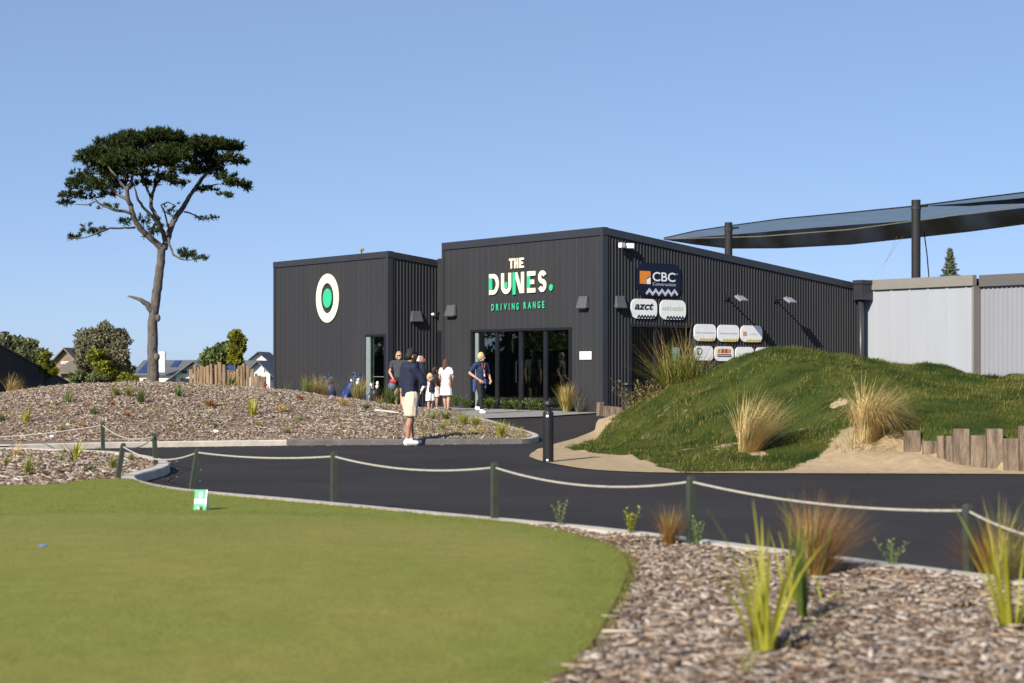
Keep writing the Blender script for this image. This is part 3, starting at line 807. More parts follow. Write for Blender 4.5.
# THE DUNES. / DRIVING RANGE
sg = fthing(FR, FR.s_at(520), FR.on(520, 309)[1], 0.03, "lettering_sign", "raised cream and green lettering above the glass entrance doors", "sign")
O0, O1 = 0.022, 0.050
def fbox(px0, px1, pyt, pyb, pxref):      # box on the front from the photograph's measures near column pxref
    return FR.s_at(px0), FR.s_at(px1), FR.on(pxref, pyb)[1], FR.on(pxref, pyt)[1]
def letter(name, strokes, m):
    mb = MB()
    for s_ in strokes: stroke(FR, mb, s_[0], s_[1], O0, O1 + (s_[3] if len(s_) > 3 else 0), closed=s_[2] if len(s_) > 2 else False)
    return mb.build(name, m, sg)
def cells(px0, px1, pyt, pyb, xs_):
    pass
# THE
z0 = FR.on(517, 268.3)[1]; z1 = FR.on(517, 258.2)[1]
def hx(x): return FR.s_at(x)
w = 0.066
a, b = hx(510.2), hx(514.6); letter("letter_t", [([(a, z1 - w / 2), (b, z1 - w / 2)], w), ([((a + b) / 2, z0), ((a + b) / 2, z1 - w)], w)], M_CREAM)
a, b = hx(515.3), hx(519.3); letter("letter_h", [([(a + w / 2, z0), (a + w / 2, z1)], w), ([(b - w / 2, z0), (b - w / 2, z1)], w), ([(a + w, (z0 + z1) / 2), (b - w, (z0 + z1) / 2)], w)], M_CREAM)
a, b = hx(520.5), hx(524.8); letter("letter_e", [([(a + w / 2, z0), (a + w / 2, z1)], w), ([(a + w, z0 + w / 2), (b, z0 + w / 2)], w), ([(a + w, z1 - w / 2), (b, z1 - w / 2)], w), ([(a + w, (z0 + z1) / 2), (b - .04, (z0 + z1) / 2)], w)], M_CREAM)
# DUNES
z0 = FR.on(518, 293.4)[1]; z1 = FR.on(518, 272.3)[1]; h = z1 - z0; w = 0.135
a, b = hx(490.2), hx(499.8)
letter("letter_d", [([(a + w / 2, z0), (a + w / 2, z1)], w),
    ([(a + w * .6, z0 + w / 2)] + arc(a + 0.20, (z0 + z1) / 2, b - a - 0.20 - w / 2, h / 2 - w / 2, -90, 90, 14) + [(a + w * .6, z1 - w / 2)], w)], M_CREAM)
mb = MB(); fpanel(FR, mb, a - 0.003, a + w * 1.12, z0 + h * .22, z0 + h * .80, O0, O1 + 0.004); mb.build("letter_stem", M_GREEN, sg)
a, b = hx(502.3), hx(512.2)
letter("letter_u", [([(a + w / 2, z1), (a + w / 2, z0 + (b - a) / 2)] + arc((a + b) / 2, z0 + (b - a) / 2, (b - a - w) / 2, (b - a) / 2 - w / 2, 180, 360, 12)[1:-1] + [(b - w / 2, z0 + (b - a) / 2), (b - w / 2, z1)], w)], M_CREAM)
mb = MB(); prism(FR, mb, [(hx(505.6), z0 + h * .30), (hx(507.0), z0 + h * .22), (hx(508.4), z0 + h * .30), (hx(508.4), z0 + h * .52), (hx(507.0), z0 + h * .58), (hx(505.6), z0 + h * .52)], O0, O1 + 0.005); mb.build("letter_dot", M_GREEN, sg)
a, b = hx(513.9), hx(525.0)
letter("letter_n", [([(a + w / 2, z0 + .02), (a + w / 2, z1)], w * .9), ([(b - w / 2, z0), (b - w / 2, z1)], w)], M_CREAM)
mb = MB(); prism(FR, mb, [(a + w * .5, z1), (a + w * 1.5, z1), (b - w * .4, z0), (b - w * 1.45, z0)], O0, O1 + 0.002); mb.build("letter_diagonal", M_CREAM, sg)
mb = MB(); fpanel(FR, mb, a - 0.004, a + w * 1.05, z0 - h * 0.05, z1 + .004, O0, O1 + 0.005); mb.build("letter_stem", M_GREEN, sg)
a, b = hx(528.2), hx(536.4)
letter("letter_e", [([(a + w / 2, z0), (a + w / 2, z1)], w), ([(a + w, z0 + w / 2), (b, z0 + w / 2)], w), ([(a + w, z1 - w / 2), (b, z1 - w / 2)], w), ([(a + w, (z0 + z1) / 2), (b - .06, (z0 + z1) / 2)], w)], M_CREAM)
mb = MB(); fpanel(FR, mb, a - 0.003, a + w * 1.06, z0 + h * .22, z0 + h * .78, O0, O1 + 0.005); mb.build("letter_stem", M_GREEN, sg)
a, b = hx(539.3), hx(547.3); cx = (a + b) / 2; rx = (b - a - w) / 2; rz = (h - w) / 4
letter("letter_s", [(arc(cx, z1 - w / 2 - rz, rx, rz, 20, 270, 14) + arc(cx, z0 + w / 2 + rz, rx, rz, 90, -160, 14)[1:], w)], M_CREAM)
mb = MB(); prism(FR, mb, arc(hx(552), z0 + 0.12, 0.085, 0.10, 0, 342, 19), O0, O1); mb.build("full_stop", M_GREEN, sg)
for ch, x0, x1 in zip("DRIVING", (492.6, 497.3, 502.0, 505.0, 510.0, 513.0, 517.4), (495.2, 500.1, 502.7, 508.0, 510.7, 515.9, 519.9)):
    zc = FR.on(506, 306.8)[1]; text_mesh(FR, ch, hx(x0), hx(x1), zc - 0.105, zc + 0.105, O1, M_GREEN, "small_letter", sg, bold=0.035)
for ch, x0, x1 in zip("RANGE", (524.8, 529.2, 534.1, 538.7, 543.4), (527.6, 532.4, 536.9, 541.4, 545.6)):
    zc = FR.on(535, 305.0)[1]; text_mesh(FR, ch, hx(x0), hx(x1), zc - 0.105, zc + 0.105, O1, M_GREEN, "small_letter", sg, bold=0.035)

# ring emblem on the left block
lg = fthing(BF, BF.s_at(328.3), BF.on(328.3, 298.2)[1], 0.03, "ring_emblem", "large cream ring with a green dot on the left block", "sign")
cs, cz = BF.on(328.3, 298.2)
rx = (BF.s_at(339.6) - BF.s_at(317.0)) / 2; rz = (BF.on(328.3, 273.8)[1] - BF.on(328.3, 322.6)[1]) / 2
ww = 0.31
mb = MB(); stroke(BF, mb, arc(cs, cz, rx - ww / 2, rz - ww / 2, 0, 352.5, 47), ww, 0.022, 0.046, closed=True); mb.build("ring", M_CREAM, lg)
mb = MB(); prism(BF, mb, arc(cs, cz, rx * 0.39, rz * 0.395, 0, 350, 35), 0.022, 0.046); mb.build("dot", M_GREEN, lg)

# small white notice right of the doors
s0, z0 = FR.on(580.4, 359.6); s1, z1 = FR.on(592.2, 351.4)
nt_ = fthing(FR, (s0 + s1) / 2, (z0 + z1) / 2, 0.03, "wall_notice", "small white notice plate on the wall right of the glass doors", "sign")
mb = MB(); fpanel(FR, mb, s0, s1, z0, z1, 0.021, 0.034); mb.build("plate", mat("notice white", (0.75, 0.73, 0.64), 0.5, 0.04, 3), nt_)
mb = MB(); fpanel(FR, mb, s0 + .01, s1 - .01, z0 + .008, z0 + 0.06, 0.035, 0.037); mb.build("stripe", mat("pale green stripe", (0.45, 0.72, 0.60), 0.5, 0.05, 3), nt_)
mb = MB()
x = s0 + .05
while x < s1 - .08:
    l_ = random.uniform(.02, .05); fpanel(FR, mb, x, x + l_, z0 + .115 + random.uniform(0, .015), z0 + 0.15, 0.035, 0.037); x += l_ + .012
mb.build("text_line", M_GREYINK, nt_)

# sponsor plates on the side wall
def rrect(s0, s1, z0, z1, r_, n=6):
    return arc(s1 - r_, z1 - r_, r_, r_, 0, 90, n) + arc(s0 + r_, z1 - r_, r_, r_, 90, 180, n) + arc(s0 + r_, z0 + r_, r_, r_, 180, 270, n) + arc(s1 - r_, z0 + r_, r_, r_, 270, 360, n)
def plate(px0, px1, pyt, pyb, m, label, rad=0.3, group="sponsor plates on the side wall"):
    pm = (px0 + px1) / 2
    s0, s1 = RT.s_at(px0, .04), RT.s_at(px1, .04); z0 = RT.on(pm, pyb)[1]; z1 = RT.on(pm, pyt)[1]
    t = fthing(RT, (s0 + s1) / 2, (z0 + z1) / 2, 0.03, "sponsor_sign", label, "sign", group)
    mb = MB(); prism(RT, mb, rrect(s0, s1, z0, z1, rad * (z1 - z0)), 0.031, 0.056); mb.build("plate", m, t)
    return t, s0, s1, z0, z1
OF0, OF1 = 0.057, 0.060
def wave(t, s0, s1, z0, z1, m, n=5, w=None):
    mb = MB(); pts = []
    W = s1 - s0
    for i in range(2 * n + 1): pts.append((s0 + W * i / (2 * n), z0 if i % 2 == 0 else z1))
    stroke(RT, mb, pts, w or (z1 - z0) * 0.42, OF0, OF1); return mb.build("wave_mark", m, t)
def squiggle(t, s0, s1, zc, h, m, name="text_line", n=9, seed=1):
    rr = random.Random(seed); mb = MB(); x = s0; wd = (s1 - s0) / n
    for i in range(n):
        hh = h * rr.choice((0.7, 0.7, 1.0))
        k = rr.random()
        if k < 0.5:
            stroke(RT, mb, [(x + wd * .12, zc - h / 2), (x + wd * .12, zc - h / 2 + hh)], wd * .2, OF0, OF1)
            stroke(RT, mb, [(x + wd * .3, zc - h / 2 + h * .1), (x + wd * .7, zc - h / 2 + h * .1)], h * .2, OF0, OF1)
            stroke(RT, mb, [(x + wd * .3, zc - h / 2 + h * .6), (x + wd * .7, zc - h / 2 + h * .6)], h * .2, OF0, OF1)
        else:
            stroke(RT, mb, arc(x + wd * .4, zc - h * .15, wd * .28, h * .28, 0, 330, 8), wd * .18, OF0, OF1, closed=True)
        x += wd
    return mb.build(name, m, t)
t, s0, s1, z0, z1 = plate(637.0, 680.2, 263.5, 296.5, M_NAVYSIGN, "dark navy sponsor sign, largest plate on the side wall, orange and white emblem", 0.27)
W, H_ = s1 - s0, z1 - z0
mb = MB(); prism(RT, mb, [(s0 + W * .055, z0 + H_ * .36), (s0 + W * .205, z0 + H_ * .36), (s0 + W * .205, z0 + H_ * .52), (s0 + W * .235, z0 + H_ * .56), (s0 + W * .30, z0 + H_ * .60), (s0 + W * .30, z0 + H_ * .745), (s0 + W * .055, z0 + H_ * .745)], OF0, OF1); mb.build("emblem", M_ORANGE, t)
mb = MB(); prism(RT, mb, [(s0 + W * .213, z0 + H_ * .36), (s0 + W * .30, z0 + H_ * .36), (s0 + W * .30, z0 + H_ * .575), (s0 + W * .213, z0 + H_ * .50)], OF0, OF1); mb.build("emblem_corner", M_WHITE, t)
text_mesh(RT, "CBC", s0 + W * .345, s0 + W * .875, z0 + H_ * .455, z0 + H_ * .735, OF1, M_WHITE, "lettering", t, bold=0.012)
text_mesh(RT, "Construction", s0 + W * .345, s0 + W * .885, z0 + H_ * .325, z0 + H_ * .425, OF1, mat("pale ink", (0.55, 0.57, 0.62), 0.5, .05, 3), "lettering", t, bold=0.0)
mb = MB(); stroke(RT, mb, arc(s0 + W * .915, z0 + H_ * .70, .012, .012, 0, 320, 8), .008, OF0, OF1, closed=True); mb.build("mark", M_WHITE, t)
wave(t, s0 + W * .20, s0 + W * .93, z0 + H_ * .06, z0 + H_ * .19, mat("pale ink", (0.55, 0.57, 0.62)), n=5, w=0.075)
t, s0, s1, z0, z1 = plate(630.8, 656.8, 299.0, 318.6, M_WHITE, "white sponsor plate with bold black lower case lettering azct", 0.36)
W, H_ = s1 - s0, z1 - z0
text_mesh(RT, "azct", s0 + W * .13, s0 + W * .86, z0 + H_ * .44, z0 + H_ * .80, OF1, M_INK, "lettering", t, bold=0.03, shear=0.25)
wave(t, s0 + W * .24, s0 + W * .93, z0 + H_ * .03, z0 + H_ * .15, M_INK, n=6, w=0.05)
t, s0, s1, z0, z1 = plate(659.8, 685.6, 300.2, 319.6, M_WHITE, "white sponsor plate with one line of pale green lettering", 0.36)
W, H_ = s1 - s0, z1 - z0
squiggle(t, s0 + W * .08, s0 + W * .92, z0 + H_ * .58, H_ * .22, M_LIME, "lettering", 9, 3)
wave(t, s0 + W * .24, s0 + W * .93, z0 + H_ * .03, z0 + H_ * .15, M_INK, n=6, w=0.05)
for i, (x0, x1, yt, yb, lab) in enumerate(((693.8, 715.8, 324.2, 341.0, "white plate with two grey words, left end of the upper row by spiky flax"),
                                           (717.2, 739.0, 325.0, 341.6, "white plate with a long thin grey line of lettering, middle of the upper row"),
                                           (740.5, 762.0, 325.6, 342.0, "white plate with a small brown square emblem, lamp shadow across its corner"))):
    t, s0, s1, z0, z1 = plate(x0, x1, yt, yb, M_WHITE, lab, 0.36)
    W, H_ = s1 - s0, z1 - z0
    if i < 2: squiggle(t, s0 + W * .08, s0 + W * .93, z0 + H_ * .5, H_ * .10, M_GREYINK, n=14, seed=10 + i)
    else:
        mb = MB(); fpanel(RT, mb, s0 + W * .09, s0 + W * .27, z0 + H_ * .37, z0 + H_ * .62, OF0, OF1); mb.build("emblem", mat("tan ink", (0.50, 0.33, 0.22), .5, .3, 9), t)
        squiggle(t, s0 + W * .36, s0 + W * .80, z0 + H_ * .5, H_ * .13, mat("pale grey ink", (.58, .56, .55)), n=6, seed=9)
    wave(t, s0 + W * .24, s0 + W * .93, z0 + H_ * .035, z0 + H_ * .13, M_YELLOW, n=5, w=0.06)
t, s0, s1, z0, z1 = plate(693.9, 713.0, 346.0, 360.4, M_WHITE, "white plate with a large black capital D, lower row behind the spiky flax", 0.36)
W, H_ = s1 - s0, z1 - z0
text_mesh(RT, "D", s0 + W * .15, s0 + W * .42, z0 + H_ * .38, z0 + H_ * .86, OF1, M_INK, "lettering", t)
squiggle(t, s0 + W * .12, s0 + W * .46, z0 + H_ * .25, H_ * .10, M_GREYINK, n=6, seed=4)
t, s0, s1, z0, z1 = plate(714.6, 733.4, 346.4, 361.0, M_WHITE, "white plate with bold orange letters over a black line, lower row", 0.36)
W, H_ = s1 - s0, z1 - z0
for i in range(4):
    a = s0 + W * (.14 + .185 * i); b = a + W * .16
    mb = MB()
    if i in (1, 2): stroke(RT, mb, rrect(a + .03, b - .03, z0 + H_ * .60, z0 + H_ * .76, .05, 3), .075, OF0, OF1, closed=True)
    else:
        stroke(RT, mb, [(a + .03, z0 + H_ * .54), (a + .03, z0 + H_ * .80)], .07, OF0, OF1); stroke(RT, mb, [(a + .065, z0 + H_ * .76), (b - .02, z0 + H_ * .76)], .06, OF0, OF1); stroke(RT, mb, [(b - .04, z0 + H_ * .54), (b - .04, z0 + H_ * .73)], .05, OF0, OF1)
    mb.build("letter", M_ORANGE, t)
mb = MB(); stroke(RT, mb, rrect(s0 + W * .15, s0 + W * .85, z0 + H_ * .31, z0 + H_ * .43, .02, 2), .03, OF0, OF1, closed=True); mb.build("underline", M_INK, t)
t, s0, s1, z0, z1 = plate(735.2, 753.6, 347.0, 361.4, M_WHITE, "white plate with a lime green and grey emblem, half hidden behind grass mound", 0.36)
W, H_ = s1 - s0, z1 - z0
squiggle(t, s0 + W * .08, s0 + W * .40, z0 + H_ * .52, H_ * .22, M_LIME, n=4, seed=6); squiggle(t, s0 + W * .43, s0 + W * .72, z0 + H_ * .54, H_ * .16, M_INK, n=5, seed=8)
t, s0, s1, z0, z1 = plate(755.4, 773.4, 347.4, 361.8, M_WHITE, "white plate at the right end of the lower row, mostly hidden by the grass", 0.36)

# wedge shaped wall lights
def wall_light(fr, px, pyt, pyb, wpx, label):
    s_, zt = fr.on(px, pyt); zb = fr.on(px, pyb)[1]
    wd = fr.s_at(px + wpx / 2) - fr.s_at(px - wpx / 2)
    t = fthing(fr, s_, zb, 0.03, "wall_light", label, "wall light", "wedge shaped lights on the black walls")
    mb = MB(); a, b = s_ - wd / 2, s_ + wd / 2; i_ = wd * .1
    bot = [fr.P(a, zb, .17), fr.P(b, zb, .17), fr.P(b, zb, .03), fr.P(a, zb, .03)]
    top = [fr.P(a + i_, zt, .08), fr.P(b - i_, zt, .08), fr.P(b - i_, zt, .03), fr.P(a + i_, zt, .03)]
    mb.hexa(bot, top); mb.build("shade", mat("wall light grey", (0.085, 0.09, 0.10), 0.5, .1, 4), t, bevel=0.008)
    mb = MB(); fpanel(fr, mb, a + .03, b - .03, zb - .03, zb - 0.002, .05, .15); mb.build("lens", M_WINDOW, t)
wall_light(BS, 415.0, 311.0, 321.5, 11, "grey wedge light on the ribbed side of the left block")
wall_light(FR, 452.8, 305.0, 316.0, 9.5, "grey wedge light left of the lettering by the front wall end")
wall_light(FR, 584.8, 296.2, 308.2, 10, "grey wedge light on the front wall above the small notice")
wall_light(RT, 618.5, 296.0, 307.8, 10, "grey wedge light on the side wall beside the azct plate")
# security dome in the recess
s_, z_ = FR.on(438.0, 314.5, -0.03)
t = fthing(FR, s_, z_, -0.03, "security_camera", "small black and white security camera in the wall recess", "camera")
mb = MB(); mb.tube([FR.P(s_ + .05, z_ + .05, -0.03), FR.P(s_ + .05, z_ + .05, 0.12), FR.P(s_ + .05, z_ - .08, 0.12)], 0.035, 8); mb.build("bracket", M_INK, t)
mb = MB(); p = FR.P(s_ - .02, z_, 0.16); mb.blob(p, .06, .06, .05); mb.build("dome", M_WHITE, t, smooth=True)
# twin white flood light near the corner
s_, z_ = RT.on(622.5, 246.0)
t = fthing(RT, s_, z_, 0.03, "twin_floodlight", "twin white flood light high on the side wall near the corner", "flood light")
mb = MB(); fpanel(RT, mb, s_ - .06, s_ + .06, z_ - .06, z_ + .06, .03, .10); mb.build("base", M_INK, t)
for sgn in (-1, 1):
    mb = MB(); M3 = Matrix.Rotation(math.atan2(RT.d.y, RT.d.x) + sgn * -0.25, 3, 'Z'); mb.box(RT.P(s_ + sgn * .16, z_, .15), (.23, .11, .15), M=M3); mb.build("lamp_head", M_WHITE, t, bevel=.02)
# flood lights on arms
for px, py, lab in ((725.5, 297.0, "flood lamp on a black arm above the upper sponsor row"), (774.2, 298.8, "flood lamp on a black arm further along the side wall, beyond the plates")):
    s_, z_ = RT.on(px, py)
    t = fthing(RT, s_, z_, 0.03, "arm_floodlight", lab, "flood light", "flood lamps on arms on the side wall")
    mb = MB(); mb.tube([RT.P(s_, z_, .03), RT.P(s_, z_ - .02, .52)], 0.025, 8); fpanel(RT, mb, s_ - .07, s_ + .07, z_ - .09, z_ + .09, .03, .055); mb.build("arm", M_INK, t)
    mb = MB(); up = Vector((0, 0, 1)); n3 = Vector((RT.n.x, RT.n.y, 0)); d3 = Vector((RT.d.x, RT.d.y, 0))
    ax = (n3 * .85 - up * .5).normalized(); M3 = Matrix((d3, ax, d3.cross(ax))).transposed()
    mb.box(RT.P(s_ + .02, z_ - .07, .64), (.34, .30, .07), M=M3); mb.build("lamp_head", mat("lamp grey", (.22, .23, .26), .4, .1, 4), t, bevel=.015)
    mb = MB(); mb.tube([RT.P(s_, z_ - .02, .50), RT.P(s_ - .02, z_ + .07, .53)], 0.018, 6); mb.build("knuckle", M_STEELCLUB, t)

# ------------------------------------------------------------------ white building on the right
pB = RT.P(s_end, 0, .05)
k = (973 - 512) / F
D3 = FR.d
ts = (k * pB.y - pB.x) / (D3.x - k * D3.y)
WF = Frame((pB.x + D3.x * ts, pB.y + D3.y * ts), D3)        # s = 0 at its corner, negative left
zw = WF.on(973, 275)[1]
wb = thing("white_building", (WF.O.x, WF.O.y, ZG), "white steel clad shed with a beige roof edge behind the grass mound", "building")
mb = MB(); ribbed(WF, mb, -ts - .3, -.0, -0.2, lambda s: zw - .3, [], pitch=0.72, depth=0.03, flat=0.86); mb.build("wall", M_GREYSTEEL, wb)
mb = MB(); fpanel(WF, mb, -ts - .3, .06, zw - .33, zw, -.1, .10); mb.build("fascia", M_FASCIA_L, wb)
mb = MB(); fpanel(WF, mb, -.02, .05, -.2, zw - .332, -.36, .04); mb.build("corner_post", M_FASCIA_L, wb)
mb = MB(); ribbed(WF, mb, .05, 14, -0.2, lambda s: zw - .3, [], pitch=0.165, depth=0.035, flat=0.45, off=-.35); mb.build("wall", M_RIBSTEEL, wb)
mb = MB(); fslope(WF, mb, .062, 14, zw - .36, zw - .36, zw + .0, zw + .0, -.5, -.22); mb.build("fascia", M_FASCIA_D, wb)
mb = MB(); b = [WF.P(-ts - .3, zw - .2, -.1), WF.P(.0, zw - .2, -.1), WF.P(.0, zw - .5, -9), WF.P(-ts - .3, zw - .5, -9)]; mb.hexa(b, [p + Vector((0, 0, .1)) for p in b])
b = [WF.P(.0, zw - .2, -.5), WF.P(14, zw - .2, -.5), WF.P(14, zw - .5, -9), WF.P(.0, zw - .5, -9)]; mb.hexa(b, [p + Vector((0, 0, .1)) for p in b])
mb.build("roof", M_FASCIA_D, wb)
mb = MB(); fpanel(WF, mb, -ts - .3, 14, -.2, zw - .5, -9.1, -9); fpanel(WF, mb, 13.9, 14, -.2, zw - .4, -9, -.4); fpanel(WF, mb, -ts - .3, -ts - .2, -.2, zw - .4, -9, -.1); mb.build("rear_wall", M_GREYSTEEL, wb)

# ------------------------------------------------------------------ range netting with its posts
ZN = 9.2
pA = (X(916, 75), 75.0); pBp = (X(728.5, 86), 86.0)
for (x, y), pyt, lab in ((pBp, 222.5, "black net pole standing left, just behind the dark roof line"), (pA, 200.0, "black net pole standing behind the white shed")):
    zt = Zp(pyt, y)
    t = thing("net_pole", (x, y, z_ground(y)), lab, "pole", "poles carrying the range netting")
    mb = MB(); mb.tube([(x, y, z_ground(y)), (x, y, zt)], 0.21, 12); mb.build("pole", M_RUBBER, t, smooth=False)
    mb = MB(); mb.tube([(x, y, zt - 0.45), (x, y, zt - .3)], .235, 12); mb.build("collar", M_FLASH, t)
    mb = MB(); mb.tube([(x + .2, y, zt - .3), (x + .55, y - .1, zt - .28)], .05, 6); mb.build("bracket", M_FLASH, t)
def netpt(px, py, Y): return at(px, py, Y)
net = thing("range_netting", (pA[0], pA[1], ZN), "wide dark shade netting slung between black poles above the roofs", "net")
near = [(664, 238, 96), (695, 231, 91), (728, 226, 86), (780, 219, 83), (850, 212.5, 79), (916, 206, 75), (970, 199, 72), (1040, 190.5, 69.5), (1160, 176, 66)]
far = [(664, 238.5, 97), (695, 237, 95), (728, 235, 93), (780, 230.5, 90), (850, 225, 87), (916, 220, 84), (970, 214, 82), (1040, 206, 80), (1160, 192, 76)]
low = [(664, 239.5, 97.5), (695, 244.5, 95.5), (728, 248.5, 93.5), (780, 248.2, 90.5), (850, 244.5, 87.5), (916, 237.5, 84.5), (970, 231.5, 82.5), (1040, 222, 80.5), (1160, 206, 76.5)]
def densify(t, k=4):
    o = []
    for a, b in zip(t, t[1:]):
        for i in range(k): o.append(tuple(a[j] + (b[j] - a[j]) * i / k for j in range(3)))
    return o + [t[-1]]
def strip(a, b, m, name, parent, rows=5, sag=0.0):
    a = densify(a); b = densify(b); mb = MB(); n = len(a)
    for r_ in range(rows + 1):
        f = r_ / rows
        for p, q in zip(a, b):
            v = at(*p).lerp(at(*q), f); v.z -= sag * math.sin(math.pi * f) + 0.03 * noise.noise(v * .7); mb.v.append(tuple(v))
    for r_ in range(rows):
        for i in range(n - 1):
            k_ = r_ * n + i; mb.f.append((k_, k_ + 1, k_ + n + 1, k_ + n))
    return mb.build(name, m, parent, smooth=True)
strip(near, far, net_mat("thin net", (0.02, 0.021, 0.025), 0.54), "top_net", net, 5, 0.12)
strip(far, low, net_mat("dense net", (0.010, 0.0105, 0.012), 0.985), "skirt_net", net, 4)
mb = MB(); mb.tube([at(*p) for p in near], .035, 5); mb.build("edge_cable", M_RUBBER, net)
mb = MB(); mb.tube([at(*p) + Vector((0, 0, .02)) for p in low], .04, 5); mb.build("edge_cable", M_RUBBER, net)
mb = MB(); mb.tube([at(664, 239, 96.5), at(760, 236.5, 89), at(850, 229.5, 84.5), at(940, 217.5, 79), at(1040, 202.5, 74.5)], .028, 5); mb.build("stay_cable", mat("galvanised cable", (.35, .34, .32)), net)
hi = [(930, 205.5, 74), (970, 203, 72.5), (1040, 196, 69), (1160, 182, 65)]; hl = [(930, 206, 74.5), (970, 206, 73), (1040, 202.5, 69.5), (1160, 194, 65.5)]
strip(hi, hl, net_mat("dense net 2", (0.010, 0.0105, 0.012), 0.97), "skirt_net", net, 2)
mb = MB(); mb.tube([at(924, 232, 76), at(927, 255, 76), at(929, 279, 76)], .03, 5); o = mb.build("hanging_cable", M_RUBBER, loc=at(929, 279, 76)); tag(o, "thin dark cable hanging beside the right net pole", "cable")
for i, (x0, x1) in enumerate(((903, 868), (897, 876))):
    mb = MB(); a_ = at(x0, 236.5, 83); b_ = at(x1, 286, 80); mb.tube([a_, b_], .007, 4); o = mb.build("guy_wire", mat("galvanised cable", (.35, .34, .32)), loc=b_)
    tag(o, ("faint thin guy wire sloping down left from the netting, longer one" , "faint thin guy wire nearer the net pole, steeper one")[i], "wire", "guy wires below the netting")
# ------------------------------------------------------------------ rope fence
def fence_post(px_b, py_b, px_t, py_t, label, zb=0.1):
    Y = (CZ - zb) * F / (py_b - HY); b = Vector((X(px_b, Y), Y, zb - 0.25)); t = at(px_t, py_t, Y)
    g = Vector((b.x, b.y, zb)); d = (t - g).normalized()
    b = g - d * 0.25
    mb = MB(); w = 0.0275; r_ = Matrix.Rotation(0.5, 3, 'Z')
    cs = [r_ @ Vector((sx * w, sy * w, 0)) for sx, sy in ((-1, -1), (1, -1), (1, 1), (-1, 1))]
    mb.hexa([b + c for c in cs], [t - d * 0.03 + c for c in cs])
    mb.hexa([t - d * 0.029 + c * .999 for c in cs], [t + c * .7 for c in cs])
    o = mb.build("rope_post", M_POST, loc=g)
    tag(o, label, "post", "green posts of the rope fence")
    return t - d * 0.045
P_ = [fence_post(103, 449.5, 102.5, 422.5, "green rope post in front of the mulch mound, furthest from the green"),
      fence_post(156, 465, 154, 433, "green rope post standing on the rounded tip of the mulch bed"),
      fence_post(118, 477.5, 123.5, 443, "leaning green rope post at the left edge of the mown green"),
      fence_post(191.5, 490, 198, 448.5, "leaning green rope post just behind the small green sign"),
      fence_post(334, 503.5, 334, 452, "upright green rope post between the mown green and the road, no plant near"),
      fence_post(494.5, 520, 494.5, 462.5, "green rope post where the mown green meets the wood chip bed"),
      fence_post(691, 543.5, 691, 476, "green rope post behind the red tussock by the kerb"),
      fence_post(969, 574, 967.5, 504, "green rope post beside the red tussock at the right edge")]
left_end = at(-60, 437.5, 30.5); right_end = fence_post(1118, 606, 1120, 536, "green rope post just outside the right edge of the view")
spans = [(left_end, P_[0], .10), (P_[0], P_[1], .16), (P_[1], P_[2], .10), (P_[2], P_[3], .16), (P_[3], P_[4], .05), (P_[4], P_[5], .10), (P_[5], P_[6], .13), (P_[6], P_[7], .085), (P_[7], right_end, .1)]
mb = MB(); pts = []
for a, b, sag in spans:
    for i in range(16):
        f = i / 16; v = a.lerp(b, f); v.z -= sag * 4 * f * (1 - f) * 0.75; pts.append(v)
pts.append(right_end)
mb.tube(pts, 0.0088, 6)
tag(mb.build("rope", M_ROPE, loc=P_[4], smooth=True), "pale rope sagging from post to post along the road", "rope")

# ------------------------------------------------------------------ bollards
def bollard(px, py_b, Y, zb, r_, h, label, shine=True):
    x = X(px, Y); t = thing("bollard", (x, Y, zb), label, "bollard", "black bollards beside the drive")
    mb = MB(); mb.lathe((x, Y, zb - 0.1), [(r_, 0), (r_, 0.1 + h * .80), (r_ * .86, 0.1 + h * .83), (r_ * .5, .1 + h * .84), (r_ * .5, .1 + h * .93)], 20); mb.build("body", M_BOLLARD, t, smooth=False)
    mb = MB(); mb.lathe((x, Y, zb), [(r_ * 1.05, h * .93), (r_ * 1.1, h * .945), (r_ * 1.0, h * .99), (r_ * .5, h)], 20); mb.build("cap", M_BOLLARD, t)
    mb = MB(); c = Vector((x, Y, zb)); a0 = -1.75
    for (z0, z1, w_) in ((h * .74, h * .775, .22), (h * .03, h * .06, .18)):
        vs_ = []
        for z in (z0, z1):
            for k in range(5):
                a = a0 + (k - 2) / 2 * w_; vs_.append(c + Vector((math.cos(a) * (r_ + .003), math.sin(a) * (r_ + .003), z)))
        mb.add(vs_, [(k, k + 1, k + 6, k + 5) for k in range(4)])
    if shine: mb.build("reflector", M_WHITE, t)
bollard(548.2, 462.5, 24.6, 0.0, 0.083, 0.95, "tall black bollard at the tip of the sand, nearest the rope fence")
bollard(627, 412, 42.5, 0.08, 0.12, 0.95, "black bollard behind the grass mound by the shop corner", False)

# ------------------------------------------------------------------ upright timber sleepers holding the mound
wall_t = thing("sleeper_wall", (sl_line[4][0], sl_line[4][1], 0), "low retaining wall of upright weathered sleepers of uneven height along the sand", "retaining wall")
for i, (a, b, t, bt) in enumerate(sleeper_px):
    Y = (CZ - 0.04) * F / (bt - HY); a_ = X(a + .25, Y); b_ = X(b - .25, Y); zt = Zp(t, Y)
    mb = MB(); rz = random.uniform(-.06, .1) - .12; c = Vector(((a_ + b_) / 2, Y + .07, (zt - .25) / 2)); 
    tl = Matrix.Rotation(random.uniform(-.012, .012), 3, 'Y') @ Matrix.Rotation(rz, 3, 'Z')
    mb.box(c, (b_ - a_ - .01, .125, zt + .25), M=tl); mb.build("sleeper", M_TIMBER, wall_t, bevel=.008)
